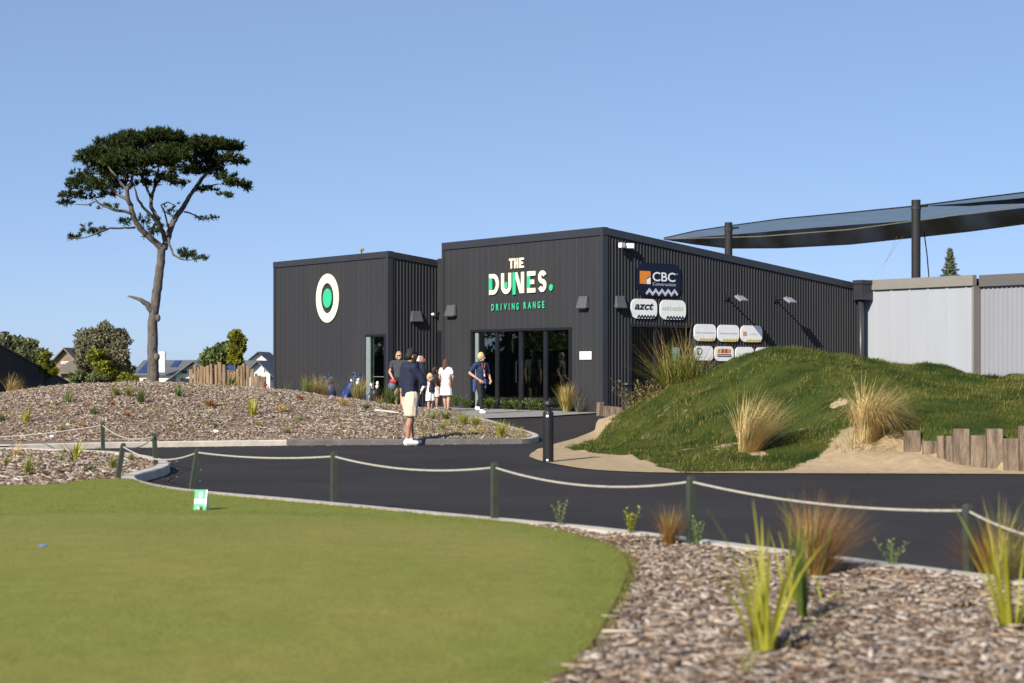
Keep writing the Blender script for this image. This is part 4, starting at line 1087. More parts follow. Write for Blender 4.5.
# short edging by the shop corner
et = thing("timber_edging", (X(606, 44.5), 44.5, .2), "short row of low timber edging blocks at the shop corner", "edging")
for (a, b, t, bt, Y) in ((596.8, 603.5, 402.2, 413.5, 44.0), (604, 610, 406, 414.5, 43.6), (610.4, 617, 406.6, 415, 43.3), (617.4, 624, 407.4, 415, 43.1)):
    a_ = X(a, Y); b_ = X(b, Y); zt = Zp(t, Y); mb = MB(); mb.box(((a_ + b_) / 2, Y, (zt + .0) / 2), (b_ - a_ - .01, .14, zt - .0), rz=.35); mb.build("block", M_TIMBER, et, bevel=.01)
# palisade behind the mulch mound
pal = thing("log_palisade", (X(228, 43), 43, .4), "palisade of split logs with a wavy top behind the mulch mound", "palisade")
top_tab = [(188, 373), (190, 367), (197, 366), (204, 366.5), (210, 364), (217, 363), (222, 364.5), (227, 371), (232, 374), (236, 368), (241, 363.5), (247, 366), (252, 371), (259, 376), (264, 379), (270, 377)]
x = 189.0
while x < 258:
    w = random.uniform(2.6, 4.2); Y = 43 + random.uniform(-.06, .06); zt = Zp(lerp_table(top_tab, x) + random.uniform(-1.6, 1.6), Y)
    a_ = X(x, Y); b_ = X(x + w, Y); zb = z_mound((a_ + b_) / 2, Y) - .2
    mb = MB(); c = Vector(((a_ + b_) / 2, Y, (zt + zb) / 2)); mb.box(c, (b_ - a_ - .008, random.uniform(.05, .09), zt - zb), M=Matrix.Rotation(random.uniform(-.03, .03), 3, 'Y') @ Matrix.Rotation(random.uniform(-.3, .3), 3, 'Z'))
    mb.build("log", M_TIMBER_D, pal, bevel=.008); x += w + random.uniform(0, .5)
for px in (257, 263):
    Y = 42.6; mb = MB(); zt = Zp(376.5, Y); mb.box((X(px, Y), Y, zt / 2), (.16, .14, zt)); mb.build("log", M_TIMBER, pal, bevel=.01)

# ------------------------------------------------------------------ dark fence at the left
fA, fB = Vector((X(-28, 43.5), 43.5)), Vector((X(77, 86), 86.0))
df = thing("dark_fence", (fA.x, fA.y, 0), "near black timber board fence running back along the left edge", "fence")
n = 9
for i in range(n):
    a = fA.lerp(fB, i / n); b = fA.lerp(fB, (i + 1) / n)
    za = Zp(338 + (i / n) * 0, a.y)
    def ztop(p):
        px = 512 + F * p.x / p.y
        return Zp(343 + (px + 3) * 40.5 / 75, p.y)
    za, zb = ztop(a), ztop(b); ga = gb = -3.0
    fr = Frame((a.x, a.y), (b - a))
    L_ = (b - a).length; m_ = int(L_ / .14)
    mb = MB()
    for k in range(m_):
        s0, s1 = L_ * k / m_, L_ * (k + 1) / m_ - .012
        z0 = za + (zb - za) * k / m_; z1 = za + (zb - za) * (k + 1) / m_
        o_ = .0 if k % 2 else .012
        fslope(fr, mb, s0, s1, -3.2, -3.2, z0 - .06, z1 - .06, -.02 + o_, .0 + o_)
    mb.build("board_panel", M_DARKFENCE, df)
    mb = MB(); fslope(fr, mb, 0, L_ - .003, za - .058, zb - .058, za, zb, -.05, .05); mb.build("top_rail", M_DARKFENCE, df)

# ------------------------------------------------------------------ foliage
def leaves(mb, centers, radii, n, size, up=0.3, aspect=2.2, droop=0.0):
    """n leaf faces spread through clumps (numpy); centers (k,3), radii (k,3)"""
    c = np.asarray(centers, float); r_ = np.asarray(radii, float)
    vol = r_.prod(1); idx = rng.choice(len(c), n, p=vol ** 0.8 / (vol ** 0.8).sum())
    d = rng.normal(size=(n, 3)); d /= np.linalg.norm(d, axis=1)[:, None]
    rad = rng.uniform(0.25, 1, (n, 1)) ** 0.6
    p = c[idx] + d * rad * r_[idx]
    ax = rng.normal(size=(n, 3)) + d * 0.9 + np.array([0, 0, up]); ax /= np.linalg.norm(ax, axis=1)[:, None]
    sd_ = np.cross(ax, rng.normal(size=(n, 3))); sd_ /= np.linalg.norm(sd_, axis=1)[:, None] + 1e-9
    s = size * rng.uniform(0.6, 1.4, (n, 1))
    a = p - ax * s * .5; b = p + sd_ * s / aspect * .5; e = p + ax * s * .5; f = p - sd_ * s / aspect * .5
    v = np.stack([a, b, e, f], 1).reshape(-1, 3)
    o = len(mb.v)
    mb.v.extend(map(tuple, v.tolist()))
    mb.f.extend((o + 4 * i, o + 4 * i + 1, o + 4 * i + 2, o + 4 * i + 3) for i in range(n))
    return mb
def crown_clumps(c, rx, ry, rz, n, cr, jitter=1.0, flat_bottom=False):
    cs = []; rs = []
    while len(cs) < n:
        d = rng.normal(size=3); d /= np.linalg.norm(d)
        if flat_bottom and d[2] < -0.35: continue
        k = rng.uniform(.45, 1) ** .5
        cs.append((c[0] + d[0] * rx * k, c[1] + d[1] * ry * k, c[2] + d[2] * rz * k)); q = cr * rng.uniform(.6, 1.3); rs.append((q, q, q * .8))
    return cs, rs
def tree(name, px, py_base, Y, crown, label, m, nleaf, leaf, trunk_r=.12, cat="tree", group=None, nclump=40, cr=.3, zb=None, aspect=2.0):
    """crown = list of (px, py, rx_px, ry_px)"""
    x = X(px, Y); zb = Zp(py_base, Y) if zb is None else zb
    t = thing(name, (x, Y, zb), label, cat, group)
    top = min(c[1] - c[3] for c in crown); mid = sum(c[1] for c in crown) / len(crown)
    mb = MB(); zt = Zp(mid, Y)
    mb.tube([(x, Y, zb - .1), (x + .03, Y, zb + (zt - zb) * .5), (x - .02, Y, zt)], [trunk_r, trunk_r * .8, trunk_r * .45], 7)
    for k in range(7):
        a = k * 2.4; c = crown[k % len(crown)]; rr = c[2] / F * Y * .7
        q = Vector((x, Y, zb + (zt - zb) * (.5 + .07 * k))); e = Vector((X(c[0], Y) + math.cos(a) * rr, Y + math.sin(a) * rr, Zp(c[1], Y) + rr * .3))
        mb.tube([q, q.lerp(e, .5) + Vector((0, 0, .05)), e], [trunk_r * .4, trunk_r * .25, trunk_r * .1], 5)
    mb.build("trunk", M_BARK, t, smooth=True)
    cs = []; rs = []
    tot = sum(c[2] * c[3] for c in crown)
    for c in crown:
        k = max(3, int(nclump * c[2] * c[3] / tot))
        a, b = crown_clumps((X(c[0], Y), Y, Zp(c[1], Y)), c[2] / F * Y, c[2] / F * Y * .9, c[3] / F * Y, k, cr); cs += a; rs += b
    mb = MB(); leaves(mb, cs, rs, nleaf, leaf, aspect=aspect); mb.build("crown", m, t)
    return t

# the big wind-shaped pine
YP = 60.0
PS = YP / 41 * .78
xb = X(153, YP); zb = z_mound(xb, YP) - .1
pine = thing("pine_tree", (xb, YP, zb), "tall umbrella shaped pine with a bare trunk and dark flat crown", "tree")
mb = MB()
def limb(pxs, radii, dy=None, n=7):
    pts = [at(p[0], p[1], YP + (dy[i] * 1.4 if dy else 0)) for i, p in enumerate(pxs)]; radii = [r_ * PS for r_ in radii]
    q = [pts[0]]; rr = [radii[0]]
    for i in range(len(pts) - 1):
        for k in (1, 2, 3):
            f = k / 3; v = pts[i].lerp(pts[i + 1], f)
            if k < 3: v += Vector((noise.noise(v * 3), noise.noise(v * 3 + Vector((9, 0, 0))), noise.noise(v * 3 + Vector((0, 9, 0))))) * .04
            q.append(v); rr.append(radii[i] + (radii[i + 1] - radii[i]) * f)
    mb.tube(q, rr, n)
p0 = at(153, 384, YP)
limb([(153.5, 401), (153, 384), (153, 370), (153, 356), (152.8, 338), (152.5, 322), (154.5, 308), (156.2, 297), (158, 283), (159.5, 270), (161, 258), (162.2, 247)], [.25, .205, .185, .175, .165, .158, .155, .150, .145, .137, .13, .135], n=12)
for (px, py, s_) in ((151, 364, .10), (155.5, 357, .09), (150.8, 335, .08), (156.5, 318, .08), (151.5, 348, .08)): mb.blob(at(px + 1.2, py, YP - .1), s_ * 1.4, s_ * 1.3, s_ * 1.8)
limb([(153, 312.5), (147, 304), (141, 300), (127.5, 296)], [.115, .10, .07, .025], [-.02, -.1, -.15, -.2])
limb([(162, 249), (155, 242), (147, 235), (140, 229), (135, 220), (132, 212), (131, 205), (128, 200), (127, 190), (131, 183), (133, 170)], [.12, .105, .10, .095, .085, .085, .08, .075, .065, .055, .03], [0, -.1, -.2, -.3, -.4, -.5, -.5, -.6, -.7, -.8, -.9])
limb([(164, 249), (166.5, 240), (169, 233), (173, 222), (176.5, 216), (182, 209), (187, 201), (191, 194), (199, 184), (207, 173), (217, 160)], [.12, .11, .10, .095, .09, .085, .075, .065, .055, .045, .02], [0, .1, .1, .2, .2, .3, .3, .3, .5, .6, .7])
limb([(165, 240), (163, 232), (158, 222), (155, 215), (151, 207), (151, 200), (154, 190), (157, 175), (160, 160)], [.09, .08, .075, .07, .065, .06, .05, .035, .02], [0, .1, .3, .4, .5, .6, .6, .8, .9])
limb([(165, 238), (160, 226), (150, 214), (142, 206), (138, 200), (134, 186)], [.06, .06, .05, .045, .04, .02], [0, -.3, -.6, -.8, -1.0, -1.2])
limb([(132, 214), (122, 211), (112, 209), (104, 206), (96, 201), (86, 205), (74, 204)], [.055, .05, .045, .035, .028, .02, .01], [-.5, -.6, -.7, -.7, -.8, -.8, -.9])
limb([(129, 200), (120, 196), (110, 188), (100, 180), (88, 172)], [.06, .05, .04, .03, .012], [-.6, -.4, -.2, 0, .2])
limb([(135, 227.5), (125, 227.5), (110, 228), (101, 231), (93, 235), (82, 238), (68, 238)], [.04, .036, .032, .028, .022, .016, .01], [-.4, -.6, -.8, -.9, -1, -1, -1.1])
limb([(168.5, 238), (170, 246), (173.5, 255), (180, 259), (190, 260), (202, 257)], [.045, .04, .035, .025, .018, .008], [0, -.2, -.4, -.5, -.6, -.7])
limb([(186, 202), (192, 193), (204, 186), (218, 184), (236, 186)], [.05, .04, .03, .022, .01], [.3, .1, -.1, -.3, -.5])
limb([(190, 195), (201, 178), (214, 168), (232, 164)], [.05, .04, .03, .01], [.3, .5, .3, .1])
limb([(184, 212), (192, 214), (202, 218), (214, 218)], [.03, .025, .018, .008], [.2, .3, .3, .4])
limb([(170, 233), (164, 210), (161, 205), (168, 202), (176, 206)], [.03, .03, .028, .02, .012], [.1, -.3, -.4, -.4, -.4])
limb([(152, 200), (146, 186), (140, 172), (128, 158)], [.05, .045, .035, .012], [.6, .7, .9, 1.1])
limb([(156, 184), (168, 172), (178, 160), (190, 150)], [.045, .04, .03, .012], [.6, .4, .2, 0])
limb([(127, 192), (118, 178), (108, 166), (100, 158)], [.04, .035, .028, .01], [-.7, -.6, -.4, -.3])
mb.build("trunk", M_BARK, pine, smooth=True)
pads = [(78, 197, 22, 6, 0), (66, 203, 12, 3.5, .2), (88, 187, 27, 9, -.3), (100, 178, 30, 12, .2), (80, 182, 14, 6, .4), (92, 160, 20, 13, 0), (112, 152, 24, 16, -.4), (112, 168, 26, 14, .5), (132, 143, 24, 13, 0), (128, 162, 26, 15, -.9),
        (154, 140, 22, 11, .2), (165, 138, 24, 10, -.2), (150, 160, 28, 16, .9), (165, 158, 26, 16, -.8), (178, 146, 20, 11, .3), (190, 152, 24, 15, 0), (205, 146, 20, 11, -.3), (208, 162, 20, 12, .4), (222, 146, 16, 9, 0), (234, 148, 12, 8, .2),
        (230, 160, 14, 7, -.3), (241, 163, 11, 4, 0), (237, 184, 16, 6, -.4), (246, 188, 9, 4, -.3), (226, 178, 14, 6, .2), (213, 172, 16, 7, .5), (196, 172, 16, 8, .6), (206, 190, 14, 3.5, -.2), (226, 196, 12, 3, -.3), (182, 184, 13, 5, .5),
        (146, 184, 14, 5, .5), (120, 186, 16, 7, .4), (168, 180, 12, 6, -.6), (138, 174, 18, 8, -.9), (182, 170, 18, 8, -.7), (110, 194, 14, 4, .2), (165, 176, 14, 7, .9)]
tufts = []
for px, py, rx, ry, dy in pads:
    Yc = YP + dy * 1.7; rX = (rx - 2) / F * YP; rZ = max(1, ry - 2) / F * YP
    for i in range(int(rx * ry * (.72 if py < 152 else .46 if py < 170 else .34))):
        a = rng.uniform(0, 6.283); q = rng.uniform(0, 1) ** .55; u = rng.uniform(-.55, 1)
        lump = 1 + .28 * noise.noise(Vector((math.cos(a) * 2 + px, math.sin(a) * 2 + py, dy * 3)))
        tufts.append((X(px, Yc) + math.cos(a) * q * rX * lump, Yc + math.sin(a) * q * rX * .95, Zp(py, Yc) + u * rZ * math.sqrt(max(0.04, 1 - q * q)), rng.uniform(.12, .25)))
for px, py, n_, sx, sy, dy in ((92, 231, 34, 14, 3.5, -1), (71, 238, 14, 6, 2, -1.1), (188, 254.5, 30, 9, 3, -.6), (200, 257.5, 20, 7, 2, -.7), (183, 252, 8, 4, 2, -.6), (208, 218, 14, 10, 1.5, .4), (147, 222, 22, 9, 8, -.3), (150, 232, 14, 10, 3, -.4), (126, 222, 14, 5, 4, -.5), (172, 210, 12, 7, 4, -.4), (160, 226, 14, 7, 6, -.2), (105, 207, 14, 12, 3, -.8)):
    for i in range(n_):
        v = at(px + rng.normal(0, sx * .55), py + rng.normal(0, sy * .55), YP + dy + rng.uniform(-.3, .3)); tufts.append((v.x, v.y, v.z, rng.uniform(.10, .20)))
T_ = np.array(tufts); K = 20; n = len(T_) * K
c = np.repeat(T_[:, :3], K, 0); L_ = np.repeat(T_[:, 3], K)[:, None] * rng.uniform(.6, 1.15, (n, 1))
tilt_ = np.repeat(rng.normal(0, .45, (len(T_), 3)), K, 0)
d = rng.normal(size=(n, 3)) * .8 + tilt_ + np.array([0, 0, .75]); d /= np.linalg.norm(d, axis=1)[:, None]
s_ = np.cross(d, rng.normal(size=(n, 3))); s_ /= np.linalg.norm(s_, axis=1)[:, None]
w_ = L_ * .085
V = np.stack([c - s_ * w_ * .6, c + s_ * w_ * .6, c + d * L_ * .6 + s_ * w_, c + d * L_, c + d * L_ * .6 - s_ * w_], 1).reshape(-1, 3)
mb = MB(); mb.v = list(map(tuple, V.tolist())); mb.f = [tuple(range(5 * i, 5 * i + 5)) for i in range(n)]
mb.build("crown", M_NEEDLE, pine)

# other trees and shrubs behind
tree("olive_tree", 104, 384, 62, [(104, 352, 26, 22), (92, 345, 14, 14), (116, 346, 15, 17), (104, 368, 24, 12), (105, 338, 14, 12)], "round grey green olive tree behind the mulch mound", M_OLIVE, 17000, .15, .2, nclump=90, cr=.34, zb=-.9, aspect=2.6)
tree("shrub", 98, 384, 60.5, [(99, 358, 9, 10), (103, 370, 12, 8)], "yellowish green shrub in front of the olive tree", M_LIMEBUSH, 2600, .14, .06, "shrub", nclump=22, cr=.2, zb=-.8)
tree("shrub", 124, 384, 58, [(127, 379, 7, 4.5), (132, 380, 5, 4)], "small dark rounded shrub right of the olive tree", M_LIMEBUSH, 1400, .10, .05, "shrub", nclump=14, cr=.14, zb=-.6)
tree("shrub", 84, 384, 58, [(84, 378, 12, 5), (72, 380, 7, 6), (98, 379, 10, 5)], "low twiggy green shrub under the olive tree on its left", M_BUSH, 2200, .12, .05, "shrub", nclump=22, cr=.16, zb=-.6)
tree("shrub", 20, 384, 66, [(4, 345, 12, 8), (16, 347, 10, 9), (27, 350, 11, 9), (36, 356, 9, 8), (22, 362, 20, 14)], "large grey green shrub showing over the dark fence", mat("pohutukawa foliage", (.15, .165, .08), .7, .35, 2, island=.5, trans=.25), 9000, .17, .15, "shrub", nclump=60, cr=.3, zb=-2)
tree("shrub", 46, 384, 64, [(47, 361, 6, 8), (50, 368, 6, 8), (44, 368, 5, 8)], "yellow green shrub at the lower end of the dark fence", M_LIMEBUSH, 2200, .13, .08, "shrub", nclump=20, cr=.2, zb=-2)
tree("conifer", 235.5, 384, 60, [(235, 334, 4.5, 6), (235.5, 342, 7.5, 8), (235.5, 352, 8.5, 9), (236, 360, 7, 6)], "small upright yellow green conifer behind the palisade", M_LIMEBUSH, 6500, .13, .08, nclump=60, cr=.16, zb=-.8)
tree("broad_tree", 216, 384, 95, [(220, 354, 8, 5), (211, 358, 7, 5), (227, 352, 7, 7), (216, 362, 11, 5)], "distant rounded green tree between the house roofs", M_BUSH, 7000, .26, .25, nclump=60, cr=.5, zb=-2.8)
# norfolk pine far right
Yn = 125.0; xn = X(950, Yn); zn = -2.8
npine = thing("norfolk_pine", (xn, Yn, zn), "distant tiered norfolk pine above the white shed roof", "tree")
mb = MB(); mb.tube([(xn, Yn, zn), (xn, Yn, Zp(250, Yn))], [.3, .03], 7); mb.build("trunk", M_BARK, npine)
mb = MB(); cs = []; rs = []
for k in range(14):
    py = 251.5 + k * 2.9; r_ = (0.6 + k * .75) * (1.25 if k % 2 else .95)
    for j in range(7):
        a = j * .9 + k * .5
        for q in (.35, .65, .95):
            cs.append((xn + math.cos(a) * r_ / F * Yn * q, Yn + math.sin(a) * r_ / F * Yn * q, Zp(py, Yn) + .15 * q)); rs.append((.16, .16, .08))
leaves(mb, cs, rs, 3600, .24, up=.6, aspect=3); mb.build("crown", mat("norfolk foliage", (.09, .11, .065), .7, .3, 2, island=.4), npine)
# trees outside the left edge, seen in the door glass
for i, (x, y, h) in enumerate(((-24, 50, 6.5), (-26, 55, 7.5), (-30, 61, 7), (-31, 53, 8), (-35, 57, 8), (-38, 64, 8))):
    tt = thing("hedge_tree", (x, y, -1.5), "broad green tree beyond the left edge of the view", "tree", "trees beyond the left edge")
    mb = MB(); mb.tube([(x, y, -1.7), (x, y, h * .6)], [.2, .08], 7); mb.build("trunk", M_BARK, tt)
    a_, b_ = crown_clumps((x, y, h * .38), 3.4, 3.4, h * .6, 60, .8); mb = MB(); leaves(mb, a_, b_, 4000, .4); mb.build("crown", M_BUSH, tt)

# ------------------------------------------------------------------ houses behind
def house(name, px0, px1, py_eave, py_ridge, Y, depth, label, wall_m, roof_m, gable_front=False, zb=-2.9, over=.45, wins=(), rot=0.0):
    x0, x1 = X(px0, Y), X(px1, Y); ze, zr_ = Zp(py_eave, Y), Zp(py_ridge, Y); xm = (x0 + x1) / 2
    t = thing(name, (xm, Y, zb), label, "house")
    mb = MB(); mb.hexa([(x0, Y, zb), (x1, Y, zb), (x1, Y + depth, zb), (x0, Y + depth, zb)], [(x0, Y, ze), (x1, Y, ze), (x1, Y + depth, ze), (x0, Y + depth, ze)])
    if gable_front:
        mb.add([(x0, Y, ze), (x1, Y, ze), (xm, Y, zr_ - .12), (x0, Y + depth, ze), (x1, Y + depth, ze), (xm, Y + depth, zr_ - .12)], [(0, 1, 2), (3, 5, 4)])
    else:
        ym = Y + depth / 2
        mb.add([(x0, Y, ze), (x0, Y + depth, ze), (x0, ym, zr_ - .12), (x1, Y, ze), (x1, Y + depth, ze), (x1, ym, zr_ - .12)], [(0, 2, 1), (3, 4, 5)])
    mb.build("wall", wall_m, t)
    mb = MB(); o = over; th = .12
    if gable_front:
        k = (zr_ - ze) / (xm - x0)
        for sgn, xe in ((-1, x0), (1, x1)):
            e = xe + sgn * o; zz = ze - k * o
            b = [(e, Y - o, zz), (xm, Y - o, zr_), (xm, Y + depth + o, zr_), (e, Y + depth + o, zz)]
            mb.hexa(b, [(p[0], p[1], p[2] + th) for p in b])
    else:
        ym = Y + depth / 2; k = (zr_ - ze) / (depth / 2)
        for sgn, ye in ((-1, Y), (1, Y + depth)):
            e = ye + sgn * o; zz = ze - k * o
            b = [(x0 - o, e, zz), (x1 + o, e, zz), (x1 + o, ym, zr_), (x0 - o, ym, zr_)]
            mb.hexa(b, [(p[0], p[1], p[2] + th) for p in b])
    rf = mb.build("roof", roof_m, t)
    for a, b, c, d in wins:
        mb = MB(); xa, xb_ = X(a, Y), X(b, Y); mb.box(((xa + xb_) / 2, Y - .02, (Zp(c, Y) + Zp(d, Y)) / 2), (xb_ - xa, .1, abs(Zp(c, Y) - Zp(d, Y)))); w_ = mb.build("window", M_HWHITE, t)
        mb = MB(); mb.box(((xa + xb_) / 2, Y - .08, (Zp(c, Y) + Zp(d, Y)) / 2), (xb_ - xa - .16, .04, abs(Zp(c, Y) - Zp(d, Y)) - .16)); mb.build("pane", M_WINDOW, w_)
    return t, rf, Y
h1, rf1, _ = house("bungalow", 136, 205, 374.2, 361.0, 172, 11, "low white bungalow with grey roof, solar panels and white chimney behind the pine", M_HWHITE, M_ROOFTILE, wins=[(142, 148, 378, 384)])
mb = MB(); mb.box((X(162.3, 170.5), 170.5, Zp(362, 170.5)), (.62, .6, 2.2)); mb.box((X(162.3, 170.5), 170.5, Zp(351.5, 170.5) - .22), (.75, .72, .14)); mb.build("chimney", M_HWHITE, rf1)
kk = (Zp(361, 172) - Zp(374.2, 172)) / 5.5
for a, b, c, d in ((137.5, 147, .35, .85), (137.5, 146, .0, .30), (165.5, 172, .45, .9)):
    mb = MB(); y0, y1 = 172 + c * 5.5, 172 + d * 5.5; z0, z1 = Zp(374.2, 172) + kk * c * 5.5 + .14, Zp(374.2, 172) + kk * d * 5.5 + .14
    q = [(X(a, 172), y0, z0), (X(b, 172), y0, z0), (X(b, 172), y1, z1), (X(a, 172), y1, z1)]
    mb.hexa(q, [(p[0], p[1], p[2] + .06) for p in q]); mb.build("solar_panel", M_SOLAR, rf1)
h2, rf2, _ = house("gabled_house", 176, 214, 375.5, 361.5, 158, 9, "grey gabled house with dark gable windows left of the palisade", M_HWHITE, M_ROOFTILE, gable_front=True, over=.9, wins=[(180.5, 188, 369.5, 374.3), (189, 196, 368.0, 374.3), (180, 200, 377.5, 386)])
mb = MB(); mb.box((X(195, 157.6), 157.6, Zp(364.3, 157)), (.3, .2, .3)); mb.build("vent", M_HWHITE, h2)
h3, rf3, _ = house("long_house", 205, 246, 372.5, 361.2, 180, 11, "long grey roofed house with blue solar panels behind the palisade", M_HWHITE, M_ROOFTILE)
kk = (Zp(361.2, 180) - Zp(372.5, 180)) / 5.5
mb = MB(); y0, y1 = 180.6, 184.6; z0, z1 = Zp(372.5, 180) + kk * .6 + .14, Zp(372.5, 180) + kk * 4.6 + .14
q = [(X(219, 180), y0, z0), (X(233, 180), y0, z0), (X(233, 180), y1, z1), (X(219, 180), y1, z1)]; mb.hexa(q, [(p[0], p[1], p[2] + .06) for p in q]); mb.build("solar_panel", M_SOLAR, rf3)
h4, rf4, _ = house("white_house", 240, 277, 368.0, 352.5, 205, 9, "white two storey gabled house beside the left block", M_HWHITE, mat("dark slate roof", (.06, .062, .07), .7, .15, 2), gable_front=True, over=.6, zb=-2.9)
h5, rf5, _ = house("white_garage", 246, 270, 373.5, 361.5, 165, 7, "lower white gabled wing in front of the two storey house", M_HWHITE, M_ROOFTILE, gable_front=True, over=.6, wins=[(263.5, 266, 368, 373)])
h6, rf6, _ = house("brick_house", 54, 75.5, 360.5, 349.0, 128, 8, "brown brick house with a pale brown gabled roof left of the olive tree", M_BRICK, M_ROOFBROWN, gable_front=True, over=.4, wins=[(61.5, 69, 361.5, 364.0)])
h7, rf7, _ = house("brown_house", 61, 95, 372.5, 362.2, 112, 8, "low house with a dull grey brown roof under the olive tree", M_BRICK, mat("dull brown roof", (.17, .145, .11), .8, .15, 2))
fl = thing("flue", (X(5, 75), 75, -2.8), "dark flue pipe with a flat cap poking above the left shrub", "flue")
mb = MB(); mb.tube([(X(5, 75), 75, -2.8), (X(5, 75), 75, Zp(333.5, 75))], .11, 8); mb.build("pipe", M_INK, fl)
mb = MB(); mb.lathe((X(5, 75), 75, Zp(333.2, 75)), [(.11, 0), (.22, .02), (.22, .06), (.05, .09)], 10); mb.build("cap", M_INK, fl)

# ------------------------------------------------------------------ grasses and small plants
def blade(mb, b, d, L_, w, lean, droop, seg=4):
    """one curved ribbon from b, heading d (unit horizontal), leaning and drooping"""
    side = Vector((-d.y, d.x, 0)); p = Vector(b); ang = lean; ps = []
    st = L_ / seg
    for i in range(seg + 1):
        k = 1 - (i / seg) ** 1.5 * .92
        ps.append((p.copy(), w * k))
        p = p + (d * math.sin(ang) + Vector((0, 0, 1)) * math.cos(ang)) * st; ang += droop / seg
    o = len(mb.v)
    for q, ww in ps: mb.v.append(tuple(q - side * ww * .5)); mb.v.append(tuple(q + side * ww * .5))
    for i in range(seg): mb.f.append((o + 2 * i, o + 2 * i + 1, o + 2 * i + 3, o + 2 * i + 2))
def grass(name, x, y, z, h, n, spread, m, label, cat="grass", group=None, w=.006, wind=0.35, lean=.25, droop=.9, m2=None, base=.25, var=.35):
    t = MB(); u = MB()
    for i in range(n):
        a = random.uniform(0, 6.283); l_ = abs(random.gauss(lean, lean * .55)); d = Vector((math.cos(a) * l_ + wind * .55, math.sin(a) * l_, 0)); l_ = min(1.2, d.length); d.normalize()
        rr = base * spread * math.sqrt(random.random()); b = (x + math.cos(a) * rr, y + math.sin(a) * rr, z - .02 - .9 * rr * random.random())
        L_ = h * random.uniform(1 - var, 1.08)
        tgt = u if (m2 is not None and random.random() < .4) else t
        blade(tgt, b, d, L_, w * random.uniform(.7, 1.3), l_, droop * random.uniform(.3, 1.3))
    o = t.build(name, m, loc=(x, y, z))
    tag(o, label, cat, group)
    if u.v: u.build("dry_blades", m2, o)
    return o
def leafy(name, x, y, z, h, label, m, n=5, leaf=.03, group=None, spread=.4):
    t = MB()
    for i in range(n):
        a = random.uniform(0, 6.283); e = Vector((x + math.cos(a) * h * spread * random.random(), y + math.sin(a) * h * spread * random.random(), z + h * random.uniform(.65, 1)))
        b = Vector((x, y, z - .02)); t.tube([b, b.lerp(e, .5) + Vector((0, 0, h * .08)), e], [.004, .003, .002], 4)
        for k in range(14):
            f = .25 + .75 * k / 13; q = b.lerp(e, f); aa = k * 2.4 + i; dd = Vector((math.cos(aa), math.sin(aa), .7)).normalized(); s_ = dd.cross(Vector((0, 0, 1))).normalized()
            L_ = leaf * random.uniform(.7, 1.3)
            t.add([q, q + dd * L_ * .5 + s_ * L_ * .22, q + dd * L_, q + dd * L_ * .5 - s_ * L_ * .22], [(0, 1, 2, 3)])
    return tag(t.build(name, m, loc=(x, y, z)), label, "plant", group)
def flax(name, x, y, z, h, n, label, m, w=.03, group=None, spread=.12, lean=.2, droop=.35, wind=.1):
    t = MB()
    for i in range(n):
        a = random.uniform(0, 6.283); d = Vector((math.cos(a) + wind, math.sin(a), 0)).normalized(); rr = spread * h * random.random()
        blade(t, (x + math.cos(a) * rr, y + math.sin(a) * rr, z - .02), d, h * random.uniform(.5, 1.08), w * random.uniform(.7, 1.2), abs(random.gauss(lean, .18)), droop * random.uniform(.1, 2.0), 5)
    return tag(t.build(name, m, loc=(x, y, z)), label, "plant", group)
def nb(px, py): # a place on the near bed
    x, y = gnd(px, py, .1); return x, y, z_bed(x, y)
def solve(zf, px, py, y0=22.0, y1=46.0):
    """where the view ray through a pixel first meets a ground"""
    y = y0
    while y < y1:
        if zf(X(px, y), y) >= Zp(py, y): return X(px, y), y, zf(X(px, y), y)
        y += .05
    return X(px, y1), y1, zf(X(px, y1), y1)
def H(hpx, y): return hpx / F * y
# right hand part of the near bed
x, y, z = nb(560, 527); leafy("seedling", x, y, z, H(27, y), "thin pale seedling nearest the mown green corner", M_SPRIG, 6, .035)
x, y, z = nb(630, 535); leafy("seedling", x, y, z, H(27, y), "bright green leafy seedling left of the small red tussock", M_FLAX, 6, .045)
x, y, z = nb(669, 544); grass("red_tussock", x, y, z, H(50, y), 300, H(17, y), M_RED, "rust red tussock by the kerb between two green seedlings", "tussock", w=.0035, wind=.1, lean=.26, droop=.7, m2=M_STRAWG)
x, y, z = nb(697, 547); leafy("seedling", x, y, z, H(32, y), "grey green leafy seedling right of the small red tussock", M_SPRIG, 7, .035)
x, y, z = nb(719, 559); grass("grass_tuft", x, y, z, H(13, y), 20, .04, M_STRAWG, "tiny pale grass sprig alone near the kerb")
x, y, z = nb(893, 567); leafy("seedling", x, y, z, H(30, y), "grey green seedling alone on the kerb left of the right hand post", M_SPRIG, 6, .04, spread=.8)
x, y, z = nb(814, 574); grass("red_tussock", x, y, z, H(96, y), 800, H(34, y), M_RED, "large rust red tussock leaning over the kerb behind the yellow flax", "tussock", w=.0035, wind=.35, lean=.3, droop=.8, m2=M_STRAW)
x, y, z = nb(803, 622); flax("flax", x, y, z, H(133, y), 34, "upright dark green flax behind the spreading yellow one", M_FLAXG, .014, spread=.04, lean=.06, droop=.15)
x, y, z = nb(791, 602); flax("flax", x, y, z, H(92, y), 12, "tall pale yellow flax in the middle of the chip bed", M_FLAX, .028, spread=.09, lean=.13, droop=.3)
x, y, z = nb(766, 655); flax("flax", x, y, z, H(150, y), 28, "spreading yellow green flax at the front of the chip bed", M_FLAX, .026, spread=.09, lean=.27, droop=.6)
x, y, z = nb(746, 676); grass("grass_tuft", x, y, z, H(55, y), 26, .06, M_STRAWG, "wispy straw grass at the bottom of the picture", w=.004)
x, y, z = nb(826, 600); flax("flax", x, y, z, H(48, y), 7, "low flax with arching pale leaves right of the tall one", M_FLAX, .016, lean=.8, droop=.8, wind=.6)
